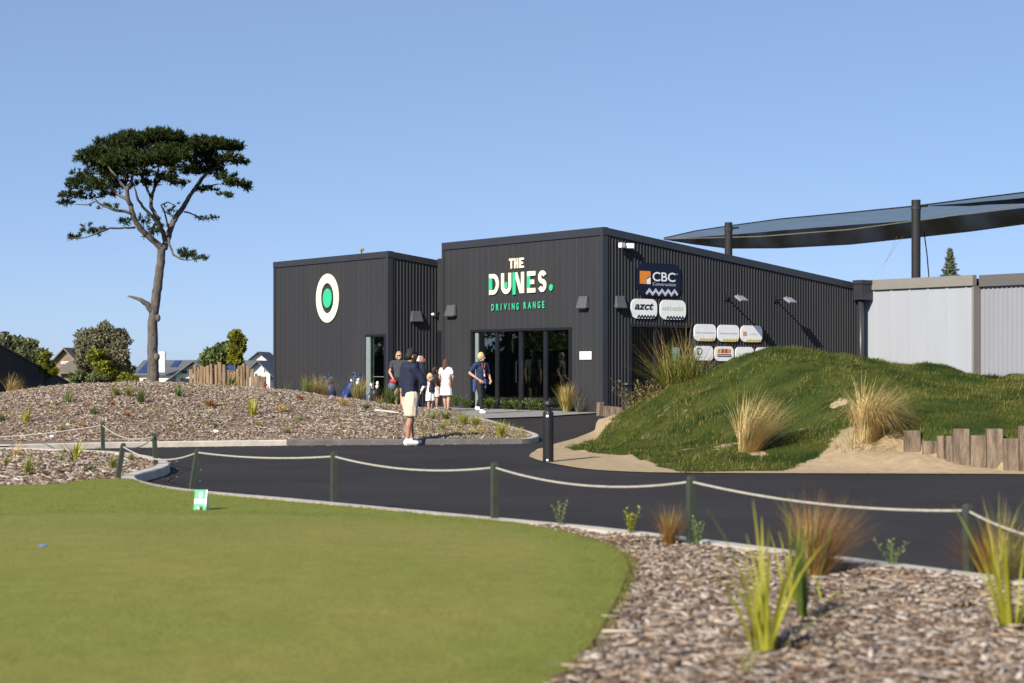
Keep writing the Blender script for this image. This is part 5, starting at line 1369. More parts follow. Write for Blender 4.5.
x, y, z = nb(986, 573); grass("red_tussock", x, y, z, H(64, y), 520, H(26, y), M_RED, "rust red tussock against the right hand rope post", "tussock", w=.004, wind=-.25, lean=.42, droop=.6)
x, y, z = nb(1003, 583); grass("grass_tuft", x, y, z, H(98, y), 220, .13, M_STRAWG, "tall golden green grass at the right edge", w=.005, lean=.22, wind=.5, m2=M_STRAW)
x, y, z = nb(1011, 632); flax("flax", x, y, z, H(134, y), 15, "yellow green flax at the right edge of the chip bed", M_FLAX, .028, spread=.09, lean=.22, droop=.3)
x, y, z = nb(1000, 628); flax("flax", x, y, z, H(64, y), 6, "low flax with bent leaves left of the right edge flax", M_FLAX, .018, lean=.7, droop=.9, wind=-.6)
# left strip of the bed
x, y, z = nb(75, 459); flax("flax", x, y, z, H(30, y), 16, "bright yellow flax in the left strip of wood chips", M_FLAX, .04, lean=.3, spread=.12)
x, y, z = nb(60, 461); grass("grass_tuft", x, y, z, H(16, y), 60, .12, M_SPRIG, "dull green tuft just left of the bright yellow flax", w=.01)
x, y, z = nb(88, 470.5); grass("grass_tuft", x, y, z, H(16, y), 40, .07, M_FLAXG, "small green tuft between the yellow flax and the leaning post", w=.012)
x, y, z = nb(112, 468); grass("grass_tuft", x, y, z, H(23, y), 70, .12, M_STRAWG, "straw green tuft just left of the leaning post", w=.01)
x, y, z = nb(27, 474); grass("grass_tuft", x, y, z, H(30, y), 60, .1, M_STRAWG, "tall straw green tuft at the left, near the mown green", w=.012)
x, y, z = nb(6, 463); grass("grass_tuft", x, y, z, H(13, y), 60, .1, M_FLAX, "small bright tuft at the left edge beyond the chips", w=.012)
x, y, z = nb(16, 456); grass("grass_tuft", x, y, z, H(20, y), 50, .1, M_STRAW, "straw coloured tuft near the left edge before the kerb", w=.012)
x, y, z = nb(131, 460); grass("grass_tuft", x, y, z, H(13, y), 60, .12, M_STRAWG, "low yellow tuft on the rounded tip of the bed", w=.014)
x, y, z = nb(99, 451); grass("grass_tuft", x, y, z, H(8, y), 60, .12, M_FLAXG, "dark green tuft at the foot of the furthest rope post", w=.014)
# the mulch mound
def mp(px, py): return solve(z_mound, px, py, 30.2, 38.2)
MOUND = [
 (26, 423, 19, 'f', M_FLAX, "bright green flax on the left flank of the mulch mound"),
 (68, 403, 17, 'f', M_FLAXG, "mid green flax high on the left of the mulch mound"),
 (93.5, 414.5, 10, 'g', M_FLAXG, "small dark green tuft left of the two red tufts"),
 (113, 405.5, 6, 'r', M_RED, "low rusty tuft high on the mound left of the pine"),
 (127, 417, 8, 'r', M_RED, "rusty tuft lower on the mound, below the pine"),
 (115, 395.5, 12, 'g', M_STRAWG, "straw green tuft near the mound top left of the pine"),
 (80.5, 427, 8, 'r', M_STRAW, "orange straw tuft left of the furthest rope post"),
 (1, 421, 9, 'g', M_FLAXG, "green tuft cut by the left edge of the view"),
 (141, 404, 19, 'g', M_FLAXG, "tall green tuft below the foot of the pine, pale at one side"),
 (128, 397, 14, 'g', M_STRAWG, "thin straw tuft just left of the pine trunk"),
 (178, 397, 16, 'f', M_FLAXG, "broad green clump right of the pine trunk"),
 (210, 407, 12, 'r', M_RED, "rusty tussock below the middle of the palisade"),
 (253, 416, 27, 'f', M_FLAX, "tall bright yellow flax right of the rusty tussock"),
 (281, 412, 11, 'r', M_STRAW, "orange straw tuft right of the tall yellow flax"),
 (257, 427, 8, 'g', M_STRAWG, "low olive tuft under the tall yellow flax"),
 (286, 434.5, 9, 'g', M_STRAWG, "olive tuft near the kerb left of the man"),
 (299, 422, 8, 'g', M_STRAWG, "flat olive tuft midway up the mound left of the man"),
 (206, 425, 6, 'g', M_STRAWG, "creeping green tuft on the lower mound below the palisade"),
 (215, 427, 5, 'g', M_FLAXG, "creeping dark tuft beside the white stone on the mound"),
 (172, 432, 5, 'g', M_STRAWG, "faint low weeds behind the second rope post"),
 (62, 432, 8, 'g', M_STRAWG, "straw green tuft under the rope at far left"),
 (300, 400, 8, 'r', M_RED, "small rusty tuft near the mound top by the left block"),
 (344, 407, 14, 'r', M_STRAW, "orange grass leaning right below the blue golf bags"),
 (366, 410, 8, 'g', M_FLAXG, "small green tuft left of the woman in sunglasses"),
 (385, 412, 6, 'g', M_FLAXG, "tiny green tuft just left of the man's shorts"),
 (446, 420, 11, 'g', M_FLAXG, "green tuft right of the man below the girl"),
 (463.5, 425, 15, 'g', M_FLAX, "upright yellow green tuft below the walking woman"),
 (476, 426, 13, 'g', M_FLAX, "second yellow green tuft right of the walking woman"),
 (500, 438, 20, 'g', M_FLAX, "tall yellow green tuft near the tip of the mound"),
 (478, 433, 9, 'r', M_STRAW, "straw tuft low near the tip of the mound"),
 (442, 430, 9, 'g', M_STRAWG, "low olive tuft right of the man's legs"),
 (432, 420, 9, 'g', M_STRAWG, "olive tuft right behind the man's shorts"),
 (455, 434, 7, 'r', M_STRAW, "low straw tuft by the kerb right of the man"),
]
for px, py, hp, kind, m, lab in MOUND:
    x, y, z = mp(px, py); h = H(hp, y)
    if kind == 'f': flax("flax", x, y, z, h, 22, lab, m, .035, group="plants on the mulch mound", spread=.14, lean=.28)
    elif kind == 'g': grass("grass_tuft", x, y, z, h * 1.1, 110, .14, m, lab, "grass", "plants on the mulch mound", w=.012, lean=.3, droop=.6, wind=.15)
    else: grass("grass_tuft", x, y, z, h * 1.15, 130, .16, m, lab, "grass", "plants on the mulch mound", w=.010, lean=.5, droop=.9, wind=.3)
def behind(px, py, y): return X(px, y), y, z_mound(X(px, y), y)
x, y, z = behind(10, 398, 36.5); grass("tussock", x, y, z, H(24, y), 220, .2, M_STRAW, "straw tussock leaning right at the foot of the dark fence", "tussock", w=.01, wind=.9, lean=.4)
x, y, z = behind(143, 382, 40.2); grass("tussock", x, y, z, H(16, y), 260, .4, M_STRAW, "golden grass around the foot of the pine", "tussock", w=.010, wind=.4, lean=.5, base=.6)
x, y, z = behind(128, 384, 42); grass("tussock", x, y, z, H(14, y), 200, .5, M_STRAWG, "straw green grass left of the pine foot on the crest", "tussock", w=.012, wind=.2, lean=.4, base=.7)
x, y, z = behind(94, 384, 43); grass("tussock", x, y, z, H(14, y), 200, .6, M_STRAWG, "rough grass on the crest in front of the olive tree", "tussock", w=.012, wind=.2, lean=.4, base=.8)
x, y, z = behind(228, 387, 41.5); flax("flax", x, y, z, H(27, y), 24, "tall green flax standing in front of the palisade", M_FLAXG, .05, lean=.15)
x, y, z = behind(236, 387, 41.6); flax("flax", x, y, z, H(18, y), 14, "shorter yellow green flax in front of the palisade", M_FLAX, .04, lean=.2)
x, y, z = behind(205, 388, 41.5); grass("tussock", x, y, z, H(14, y), 120, .3, M_STRAW, "pale grass at the foot of the palisade, left part", "tussock", w=.01, lean=.4)
x, y, z = behind(284.5, 390, 42); grass("grass_tuft", x, y, z, H(22, y), 26, .06, M_FLAXG, "thin upright green sprig against the left block corner", w=.014, lean=.1)
x, y, z = behind(268, 389, 42.5); leafy("flowering_plant", x, y, z, H(18, y), "small plant with red leaves left of the left block corner", mat("red leaves", (.40, .03, .04), .6, .3, 4), 6, .09)
x, y, z = behind(318, 399, 41.5); grass("tussock", x, y, z, H(30, y), 420, .45, M_STRAW, "golden tussock against the left block below its ring", "tussock", w=.010, wind=.5, lean=.35, m2=M_STRAWG)
x, y, z = behind(306, 396, 41.2); grass("tussock", x, y, z, H(26, y), 120, .25, M_STRAWG, "thin green grass left of the golden tussock", "tussock", w=.012, wind=.2, lean=.2)
x, y, z = behind(358, 404, 42.5); grass("tussock", x, y, z, H(34, y), 160, .25, M_STRAWG, "upright straw green grass right of the golf bags", "tussock", w=.012, wind=.15, lean=.2, m2=M_STRAW)
x, y, z = behind(390, 408, 43); grass("tussock", x, y, z, H(30, y), 160, .3, M_FLAXG, "green grass in front of the corner window", "tussock", w=.014, wind=.1, lean=.3)
x, y, z = behind(378, 407, 43); grass("tussock", x, y, z, H(16, y), 120, .3, M_STRAW, "pale straw grass under the pale window jamb", "tussock", w=.012, wind=.1, lean=.4)
M_CLUMP = mat('bright green clump leaves', (.13, .20, .035), .7, .3, 4, island=.35, trans=.25)
def front(px, off): # garden strip along the shop front
    s = FR.s_at(px, off); p = FR.P(s, 0, off); return p.x, p.y, z_road(p.y) + .03
for px, off, hp, m, n_, lab in ((488.5, .45, 12, M_CLUMP, 14, "bright green clump beside the walking woman's shoe"), (516.5, .45, 10, M_CLUMP, 12, "bright green clump at the foot of the second door leaf"), (531, .45, 12, M_CLUMP, 14, "bright green clump under the figure behind the glass"),
                              (541.5, .45, 9, M_CLUMP, 9, "bright green clump right behind the tall bollard"), (456, .5, 13, M_CLUMP, 12, "green clump right of the girl in white"), (466, .4, 9, M_FLAXG, 10, "dark green clump between the girl and the walking woman"), (505, .3, 8, M_FLAXG, 9, "dull green clump at the foot of the first door leaf")):
    x, y, z = front(px, off); leafy("ground_plant", x, y, z, H(hp, y), lab, m, n_, .10, "clumps along the shop front", .9)
x, y, z = front(566, .4); grass("tussock", x, y, z, H(32, y), 420, .3, M_STRAW, "golden tussock at the right end of the glass doors", "tussock", w=.012, wind=.25, lean=.25, m2=M_STRAWG, droop=.5)
x, y, z = front(578, .35); grass("tussock", x, y, z, H(26, y), 90, .2, mat("grey green grass", (.14, .15, .10), .8, .3, 5), "thin grey green grass right of the golden door tussock", "tussock", w=.008, wind=.5, lean=.4)
# right mound
def gp(px, py): return solve(z_gm, px, py, 22.0, 33)
x, y, z = gp(748, 452); grass("tussock", x, y, z, H(76, y), 700, .28, M_STRAW, "golden tussock leaning right on the middle of the grass mound", "tussock", w=.007, wind=.62, lean=.24, droop=.9, base=.5, m2=mat("bleached straw", (.58, .45, .22)))
x, y, z = gp(868, 436); grass("tussock", x, y, z, H(76, y), 1300, .32, M_STRAW, "large dome of golden tussock above the sand bank", "tussock", w=.007, wind=.30, lean=.20, droop=2.4, base=.5, m2=mat("bleached straw", (.58, .45, .22), .8, .3, 5, island=.35, trans=.25))
x, y, z = gp(858, 444); grass("tussock", x, y, z, H(32, y), 260, .6, M_STRAWG, "loose green grass at the foot of the large golden tussock", "tussock", w=.007, wind=.2, lean=.6, base=.7)
x, y, z = gp(893, 436); grass("tussock", x, y, z, H(48, y), 60, .2, M_STRAWG, "few long arching stems right of the large golden tussock", "tussock", w=.006, wind=1.2, lean=.7, droop=.8)
yb = 33.8; x = X(683, yb); z = max(z_gm(x, yb), Zp(388, yb) - .1)
zz = z_gm(x, yb)
t = MB(); u = MB()
for i in range(760):
    a = random.uniform(0, 6.283); d = Vector((math.cos(a) - .25, math.sin(a) * .6, 0)).normalized()
    b = (x + random.uniform(-.38, .3), yb + random.uniform(-.2, .2), zz - .02)
    (blade(t, b, d, random.uniform(.55, 1.2), .02, random.uniform(0, 1.1), random.uniform(0, .4), 4) if random.random() < .8 else blade(u, b, d, random.uniform(.95, 1.65), .013, random.uniform(.15, 1.15), random.uniform(0, .35), 4))
o = tag(t.build("spiky_flax", mat("spiky flax green", (.19, .22, .035), .7, .3, 5, island=.45, trans=.25), loc=(x, yb, zz)), "big spiky flax with orange tipped leaves fanning behind the grass mound", "plant")
u.build("dry_blades", mat("orange dry blades", (.36, .21, .08), .8, .3, 5, island=.4, trans=.2), o)
yb = 37.5; x = X(648, yb); zz = z_road(yb)
leafy("shrub", x, yb, zz, H(48, yb), "brown twiggy shrub between the bollard and the spiky flax", mat("olive brown leaves", (.16, .13, .04), .8, .4, 5, island=.4, trans=.2), 80, .09, spread=.9)
yb = 36.5; x = X(664, yb); zz = z_gm(x, yb); grass("tussock", x, yb, zz, H(34, yb), 300, .4, M_STRAW, "golden grass low on the mound edge under the spiky flax", "tussock", w=.012, wind=-.5, lean=.4)
yb = 38; x = X(636, yb); zz = z_road(yb); grass("tussock", x, yb, zz, H(36, yb), 160, .3, M_STRAW, "pale grass just right of the corner bollard", "tussock", w=.012, wind=.0, lean=.4)
yb = 34; x = X(852, yb); zz = z_gm(x, yb); grass("grass_tuft", x, yb, zz, H(42, yb), 40, .2, M_STRAW, "thin brown reeds behind the mound crest before the downpipe", w=.010, wind=.5, lean=.35, var=.5)
# ------------------------------------------------------------------ wood chips (stuff)
def mesh_np(name, V, Fq, m):
    me = bpy.data.meshes.new(name)
    me.vertices.add(len(V)); me.vertices.foreach_set('co', V.astype(np.float32).ravel())
    me.loops.add(Fq.size); me.loops.foreach_set('vertex_index', Fq.astype(np.int32).ravel())
    k = Fq.shape[1]
    me.polygons.add(len(Fq)); me.polygons.foreach_set('loop_start', np.arange(0, Fq.size, k, dtype=np.int32)); me.polygons.foreach_set('loop_total', np.full(len(Fq), k, np.int32))
    me.update(calc_edges=True); me.materials.append(m)
    o = bpy.data.objects.new(name, me); COL.objects.link(o)
    return o
def chip_material():
    m = bpy.data.materials.new("wood chips"); m.use_nodes = True
    nt = m.node_tree; N = nt.nodes; L = nt.links; p = N["Principled BSDF"]; p.inputs["Roughness"].default_value = .9; p.inputs["Specular IOR Level"].default_value = .15
    g = N.new("ShaderNodeNewGeometry"); r_ = N.new("ShaderNodeValToRGB"); e = r_.color_ramp.elements
    e[0].position = 0; e[0].color = (.10, .068, .05, 1); e[1].position = 1; e[1].color = (.54, .46, .375, 1)
    for pos, c in ((.18, (.16, .105, .07)), (.42, (.275, .195, .135)), (.60, (.36, .275, .20)), (.70, (.34, .315, .30)), (.80, (.43, .345, .26)), (.90, (.44, .40, .36))):
        q = e.new(pos); q.color = (*c, 1)
    L.new(g.outputs["Random Per Island"], r_.inputs[0])
    tc = N.new("ShaderNodeTexCoord"); nz = N.new("ShaderNodeTexNoise"); nz.inputs["Scale"].default_value = 60; L.new(tc.outputs["Object"], nz.inputs["Vector"])
    mr = N.new("ShaderNodeMapRange"); mr.inputs["To Min"].default_value = .65; mr.inputs["To Max"].default_value = 1.3; L.new(nz.outputs[0], mr.inputs[0])
    sc = N.new("ShaderNodeVectorMath"); sc.operation = 'SCALE'; L.new(r_.outputs[0], sc.inputs[0]); L.new(mr.outputs[0], sc.inputs["Scale"]); L.new(sc.outputs[0], p.inputs["Base Color"])
    return m
M_CHIP = chip_material()
BOXF = np.array([(0, 2, 3, 1), (4, 5, 7, 6), (0, 1, 5, 4), (2, 6, 7, 3), (0, 4, 6, 2), (1, 3, 7, 5)])
def chips(name, n, region, poly, zf, lmin, lmax, excl=None, label=None, tilt=.25, clear=None, thin=1.0):
    P = np.array(poly); G = np.stack([rng.uniform(region[0], region[1], n), rng.uniform(region[2], region[3], n)], 1)
    ok = inside(G, P)
    if excl is not None: ok &= ~inside(G, excl)
    # only what the camera can see, with a margin
    px = G[:, 0] / G[:, 1] * F; ok &= (np.abs(px) < (900 if region[2] < 10 else 700))
    if clear is not None:
        KL = np.array(clear)
        d = np.full(n, 9.0)
        for a_, b_ in zip(KL, KL[1:]):
            ab = b_ - a_; t_ = np.clip(((G - a_) @ ab) / max(1e-9, ab @ ab), 0, 1); d = np.minimum(d, np.hypot(*(G - a_ - t_[:, None] * ab).T))
        ok &= d > .17 + .03 * rng.random(n)
    dn = np.array([fbm(float(a), float(b), 1.6, 40) for a, b in G]); ok &= rng.random(n) < np.clip(1.0 + dn * 1.5, .18, 1)
    G = G[ok]; n = len(G)
    Zs = np.array([zf(float(a), float(b)) for a, b in G])
    L_ = lmin + (lmax - lmin) * rng.random(n) ** 2.2; W = L_ * rng.uniform(.14, .42, n) * thin; T = np.minimum(W * .45, .012) * rng.uniform(.6, 1.2, n)
    yaw = rng.uniform(0, 6.283, n); pit = rng.normal(0, tilt, n); rol = rng.normal(0, tilt, n)
    cx, sx = np.cos(yaw), np.sin(yaw)
    ax = np.stack([cx * np.cos(pit), sx * np.cos(pit), np.sin(pit)], 1)
    sd_ = np.stack([-sx * np.cos(rol), cx * np.cos(rol), np.sin(rol)], 1)
    up = np.cross(ax, sd_); up /= np.linalg.norm(up, axis=1)[:, None]
    c = np.stack([G[:, 0], G[:, 1], Zs + .006 + rng.uniform(0, .018, n)], 1)
    V = []
    for z in (-1, 1):
        for y in (-1, 1):
            for x in (-1, 1):
                k = (0.55 + .45 * (y * x > 0)) if True else 1
                V.append(c + ax * (x * L_ / 2)[:, None] + sd_ * (y * W / 2 * k)[:, None] + up * (z * T / 2)[:, None])
    V = np.stack(V, 1).reshape(-1, 3)
    Fq = (BOXF[None] + (np.arange(n) * 8)[:, None, None]).reshape(-1, 4)
    o = mesh_np(name, V, Fq, M_CHIP); o['kind'] = 'stuff'
    return o
chips("wood_chips", 185000, (-1.2, 7.6, 5.6, 16.5), bed_poly, z_bed, .010, .085, GP, clear=kerb_near, tilt=.2)
chips("wood_shreds", 5000, (-.6, 5, 6.2, 16.5), bed_poly, lambda x, y: z_bed(x, y) + .012, .07, .20, GP, clear=kerb_near, tilt=.10, thin=.35)
chips("wood_chips.001", 32000, (-12, -3.5, 17.5, 29), bed_poly, z_bed, .03, .16, GP, clear=kerb_near)
chips("wood_chips.002", 165000, (-16, 2, 29.6, 44.5), mound_poly, z_mound, .02, .125, None, tilt=.35, clear=mf + smooth_poly(mound_tip, 2))

# a few chips that strayed onto the asphalt
stray = []
for line in (kerb_near, mf):
    for a_, b_ in zip(line, line[1:]):
        a_, b_ = Vector(a_).to_2d(), Vector(b_).to_2d()
        if abs(a_.x) > 14: continue
        l_ = (b_ - a_).length; nn_ = Vector((-(b_ - a_).y, (b_ - a_).x)).normalized() * (1 if line is kerb_near else -1)
        for _ in range(int(l_ * 9)):
            q_ = a_.lerp(b_, random.random()) + nn_ * (.02 + random.expovariate(6)); stray.append((q_.x, q_.y))
mb = MB()
for x_, y_ in stray:
    l_ = random.uniform(.012, .05); mb.box((x_, y_, z_road(y_) + .004), (l_, l_ * .35, .006), rz=random.uniform(0, 3.14))
o = mb.build("stray_chips", M_CHIP); o['kind'] = 'stuff'

# ------------------------------------------------------------------ grass blades on the rough mound and at the green's edge (stuff)
def blades_np(name, pts, hs, ws, m, wind=(.35, .1), spreadk=.55):
    n = len(pts); a = rng.uniform(0, 6.283, n); lean = np.stack([np.cos(a) * rng.random(n) * spreadk + wind[0], np.sin(a) * rng.random(n) * spreadk + wind[1], np.ones(n)], 1)
    lean /= np.linalg.norm(lean, axis=1)[:, None]
    b = rng.uniform(0, 6.283, n); sd_ = np.stack([np.cos(b), np.sin(b) * .5, np.zeros(n)], 1)
    p = np.asarray(pts)
    V = np.stack([p - sd_ * ws[:, None] / 2, p + sd_ * ws[:, None] / 2, p + lean * hs[:, None]], 1).reshape(-1, 3)
    o = mesh_np(name, V, np.arange(3 * n).reshape(n, 3), m); o['kind'] = 'stuff'; return o
M_LAWN = mat("rough turf blades", (0.020, 0.047, 0.007), .85, .3, 1.3, island=.6, trans=.22, col2=(.100, .108, .020), spec=.15)
n = 310000
G = np.stack([rng.uniform(.6, 14.5, n), rng.uniform(22, 37.5, n)], 1); G = G[inside(G, np.array(gm_poly))]
G = G[np.abs(G[:, 0] / G[:, 1] * F) < 680]
pts = []; 
for x, y in G:
    x = float(x); y = float(y); z = z_gm(x, y); s_ = sand_amt(x, y, z)
    if x > sl_line[0][0] and y < lerp_table(sl_line, x) + .16: continue
    if random.random() < s_ * 1.35 - .12: continue
    pts.append((x, y, z - .01))
pts = np.array(pts); hs = rng.uniform(.022, .06, len(pts)) * np.array([1 + 1.1 * max(0, fbm(float(a), float(b), 2.6, 50)) for a, b, _ in pts]); ws = rng.uniform(.010, .018, len(pts))
blades_np("mound_grass", pts, hs, ws, M_LAWN)
dry_ = pts[np.array([rng.random() < .22 * max(0, fbm(float(a), float(b), .8, 71) + .15) for a, b, _ in pts])]
blades_np("dry_mound_grass", dry_, rng.uniform(.05, .13, len(dry_)), rng.uniform(.008, .013, len(dry_)), mat("dry turf blades", (.24, .20, .07), .85, .3, 2, island=.5, trans=.25, spec=.1), spreadk=.9)
# ragged edge of the green and its longer collar
pts = []
for i in range(len(GP)):
    a, b = GP[i], GP[(i + 1) % len(GP)]; l = float(np.hypot(*(b - a)))
    if l > 6: continue
    for k in range(int(l * 420)):
        q = a + (b - a) * random.random(); q = q + rng.normal(0, .035, 2); pts.append((q[0], q[1], z_green(q[0], q[1]) - .012))
pts = np.array(pts); pts = pts[(pts[:, 1] > 5)]
M_COLLAR = mat("collar turf blades", (.135, .16, .03), .85, .3, 2, island=.4, trans=.25, col2=(.23, .21, .055), spec=.15)
blades_np("collar_grass", pts, rng.uniform(.015, .04, len(pts)), rng.uniform(.004, .008, len(pts)), M_COLLAR, wind=(0, 0), spreadk=.8)
n = 170000
G = np.stack([rng.uniform(-7, 1.2, n), rng.uniform(6, 20.5, n)], 1); G = G[inside(G, GP)]; G = G[np.abs(G[:, 0] / G[:, 1] * F) < 540]
zz = np.array([z_green(float(a), float(b)) for a, b in G]); keep = np.array([random.random() < .18 + .82 * collar(float(a), float(b), 0) for a, b in G])
pts = np.concatenate([G, zz[:, None] - .003], 1)[keep]
blades_np("green_blades", pts, rng.uniform(.008, .022, len(pts)), rng.uniform(.004, .007, len(pts)), M_COLLAR, wind=(0, 0), spreadk=1.0)
# sparse creeping weeds through the mulch (stuff)
mb = MB(); k = 0
while k < 420:
    px = random.uniform(-5, 530) if random.random() < .55 else random.uniform(415, 525); py = random.uniform(386, 439)
    if fbm(px * .03, py * .06, 1.0, 60) < .05 and px < 415: k += .2; continue
    y_ = 30.4 + (439 - py) / 53 * 7.5; x_ = X(px, y_)
    if not inside(np.array([[x_, y_]]), np.array(mound_poly))[0]: k += 1; continue
    z_ = z_mound(x_, y_)
    for j in range(9):
        a = random.uniform(0, 6.283); blade(mb, (x_ + random.gauss(0, .06), y_ + random.gauss(0, .06), z_), Vector((math.cos(a), math.sin(a), 0)), random.uniform(.05, .15), .012, random.uniform(.2, 1.1), random.uniform(.2, .9), 3)
    k += 1
o = mb.build("weed_cover", M_STRAWG); o['kind'] = 'stuff'
# loose stones and a flat bleached stick on the mound
for px, py, s_, lab in ((216, 432.5, .065, "white stone lying on the lower mulch mound"), (51.5, 438, .06, "white stone beside the kerb at the left")):
    x, y, z = mp(px, py); mb = MB(); mb.blob((x, y, z + s_ * .3), s_, s_ * .7, s_ * .5, 7, 4); tag(mb.build("stone", M_WHITE, loc=(x, y, z)), lab, "stone")
x, y, z = mp(386, 414); mb = MB(); mb.tube([(x - .25, y + .1, z + .08), (x, y, z + .06), (x + .3, y - .15, z + .03)], [.03, .025, .01], 6); tag(mb.build("stick", mat("bleached wood", (.5, .45, .38), .8, .2, 9), loc=(x, y, z)), "bleached stick on the mulch left of the man", "stick")
# small blue marker lying on the green
x, y = gnd(43, 557, .14); mb = MB(); mb.lathe((x, y, z_green(x, y) - .002), [(.028, 0), (.03, .006), (.022, .011)], 14); tag(mb.build("ball_marker", mat("blue plastic", (.10, .22, .50), .5, .1, 4), loc=(x, y, z_green(x, y))), "small blue disc lying on the putting green", "marker")

# ------------------------------------------------------------------ little green A-frame sign on the green
x, y = gnd(201.5, 510.5, .12); z = z_green(x, y); w = .125; h = .195
sgn = thing("small_sign", (x, y, z), "small green and white folding sign on the mown green", "sign")
M_SGREEN = mat("sign green", (.03, .36, .16), .5, .08, 5)
yw = R(-12); d = Vector((math.cos(yw), math.sin(yw), 0)); nn = Vector((d.y, -d.x, 0))
class SF:
    def P(s, a, zz, off=0.0): k = (zz - z) / h; return Vector((x, y, zz)) + d * a + nn * (.045 * (1 - k) + off)
class SB:
    def P(s, a, zz, off=0.0): k = (zz - z) / h; return Vector((x, y, zz)) + d * a - nn * (.045 * (1 - k) - off)
for fr_, nm, m_ in ((SF(), "front_panel", M_SGREEN), (SB(), "back_panel", M_WHITE)):
    mb = MB()
    prism(fr_, mb, [(-w / 2, z), (-w * .27, z), (-w * .22, z + h * .20), (w * .22, z + h * .20), (w * .27, z), (w / 2, z), (w / 2, z + h), (-w / 2, z + h)], -.003, .003); mb.build(nm, m_, sgn)
sf = SF()
mb = MB(); fpanel(sf, mb, -w * .46, w * .46, z + h * .33, z + h * .56, .0035, .0045); mb.build("white_band", M_WHITE, sgn)
mb = MB(); fpanel(sf, mb, w * .42, w * .5, z + h * .2, z + h, .0035, .0045); mb.build("white_edge", M_WHITE, sgn)
text_mesh(sf, "8", -w * .16, w * .13, z + h * .64, z + h * .87, .005, M_WHITE, "number", sgn, bold=.06)
mb = MB()
for i in range(5): 
    a = -w * .40 + i * w * .165; fpanel(sf, mb, a, a + w * .10, z + h * .39, z + h * (.49 if i % 2 else .52), .005, .0055)
mb.build("word", mat("pale green print", (.35, .70, .50), .5, .05, 5), sgn)

# ------------------------------------------------------------------ people
M_SKIN = mat("skin", (.50, .29, .20), .55, .08, 8, spec=.35)
M_SKIN2 = mat("tanned skin", (.36, .19, .12), .55, .08, 8, spec=.35)
def seg_mesh(mb, p0, r0, p1, r1, c0=1.0, c1=1.0, n=12):
    """closed tapered capsule; radii may be (front, side) for trunk pieces lying in local axes"""
    p0, p1 = Vector(p0), Vector(p1); ax = p1 - p0; L_ = ax.length
    a = ax.normalized() if L_ > 1e-6 else Vector((0, 0, 1))
    flat = isinstance(r0, tuple)
    if flat: u = Vector((1, 0, 0)); v = Vector((0, 1, 0)); 
    else:
        u = a.cross(Vector((0.2, 1, .1))); u.normalize(); v = a.cross(u)
    A0 = r0 if flat else (r0, r0); A1 = r1 if flat else (r1, r1)
    rings = []
    for k in range(1, 4): th = math.pi / 2 * (1 - k / 4 * 1.0) ; rings.append((p0 - a * min(A0) * c0 * math.sin(th), math.cos(th), A0))
    rings.append((p0, 1, A0)); rings.append((p1, 1, A1))
    for k in range(1, 4): th = math.pi / 2 * k / 4; rings.append((p1 + a * min(A1) * c1 * math.sin(th), math.cos(th), A1))
    o = len(mb.v)
    mb.v.append(tuple(p0 - a * min(A0) * c0))
    for c, k, A in rings:
        for i in range(n):
            t_ = 2 * math.pi * i / n; mb.v.append(tuple(c + u * (A[0] * k * math.cos(t_)) + v * (A[1] * k * math.sin(t_))))
    mb.v.append(tuple(p1 + a * min(A1) * c1))
    last = len(mb.v) - 1
    for i in range(n): mb.f.append((o, o + 1 + (i + 1) % n, o + 1 + i))
    for r_ in range(len(rings) - 1):
        b = o + 1 + r_ * n
        for i in range(n): mb.f.append((b + i, b + (i + 1) % n, b + n + (i + 1) % n, b + n + i))
    b = o + 1 + (len(rings) - 1) * n
    for i in range(n): mb.f.append((b + i, b + (i + 1) % n, last))
def fuse(name, segs, m, parent, M, voxel, smooth=5, label=None):
    """all pieces melted into one continuous surface"""
    mb = MB()
    for s_ in segs: seg_mesh(mb, *s_)
    o0 = origin(parent)
    me = bpy.data.meshes.new(name); me.from_pydata([tuple(M @ Vector(v) - o0) for v in mb.v], [], mb.f)
    o = bpy.data.objects.new(name, me); COL.objects.link(o)
    r_ = o.modifiers.new("r", 'REMESH'); r_.mode = 'VOXEL'; r_.voxel_size = voxel
    s_ = o.modifiers.new("s", 'SMOOTH'); s_.factor = .5; s_.iterations = smooth
    dg = bpy.context.evaluated_depsgraph_get(); nm = bpy.data.meshes.new_from_object(o.evaluated_get(dg))
    o.modifiers.clear(); o.data = nm; bpy.data.meshes.remove(me); nm.name = name
    nm.materials.clear(); nm.materials.append(m); nm.polygons.foreach_set('use_smooth', [True] * len(nm.polygons))
    if smooth >= 3 and name in ('jumper', 'shorts', 'shirt', 'trousers', 'dress', 'top', 'vest', 'skirt', 'tied_jacket'):
        for v_ in nm.vertices:      # soft cloth folds
            q_ = v_.co; v_.co = q_ + v_.normal * (.010 * noise.noise(Vector((q_.x * 14, q_.y * 14, q_.z * 6))) + .006 * noise.noise(Vector((q_.x * 30, q_.y * 30, q_.z * 22))))
    o.parent = parent
    if label: o['label'] = label
    return o
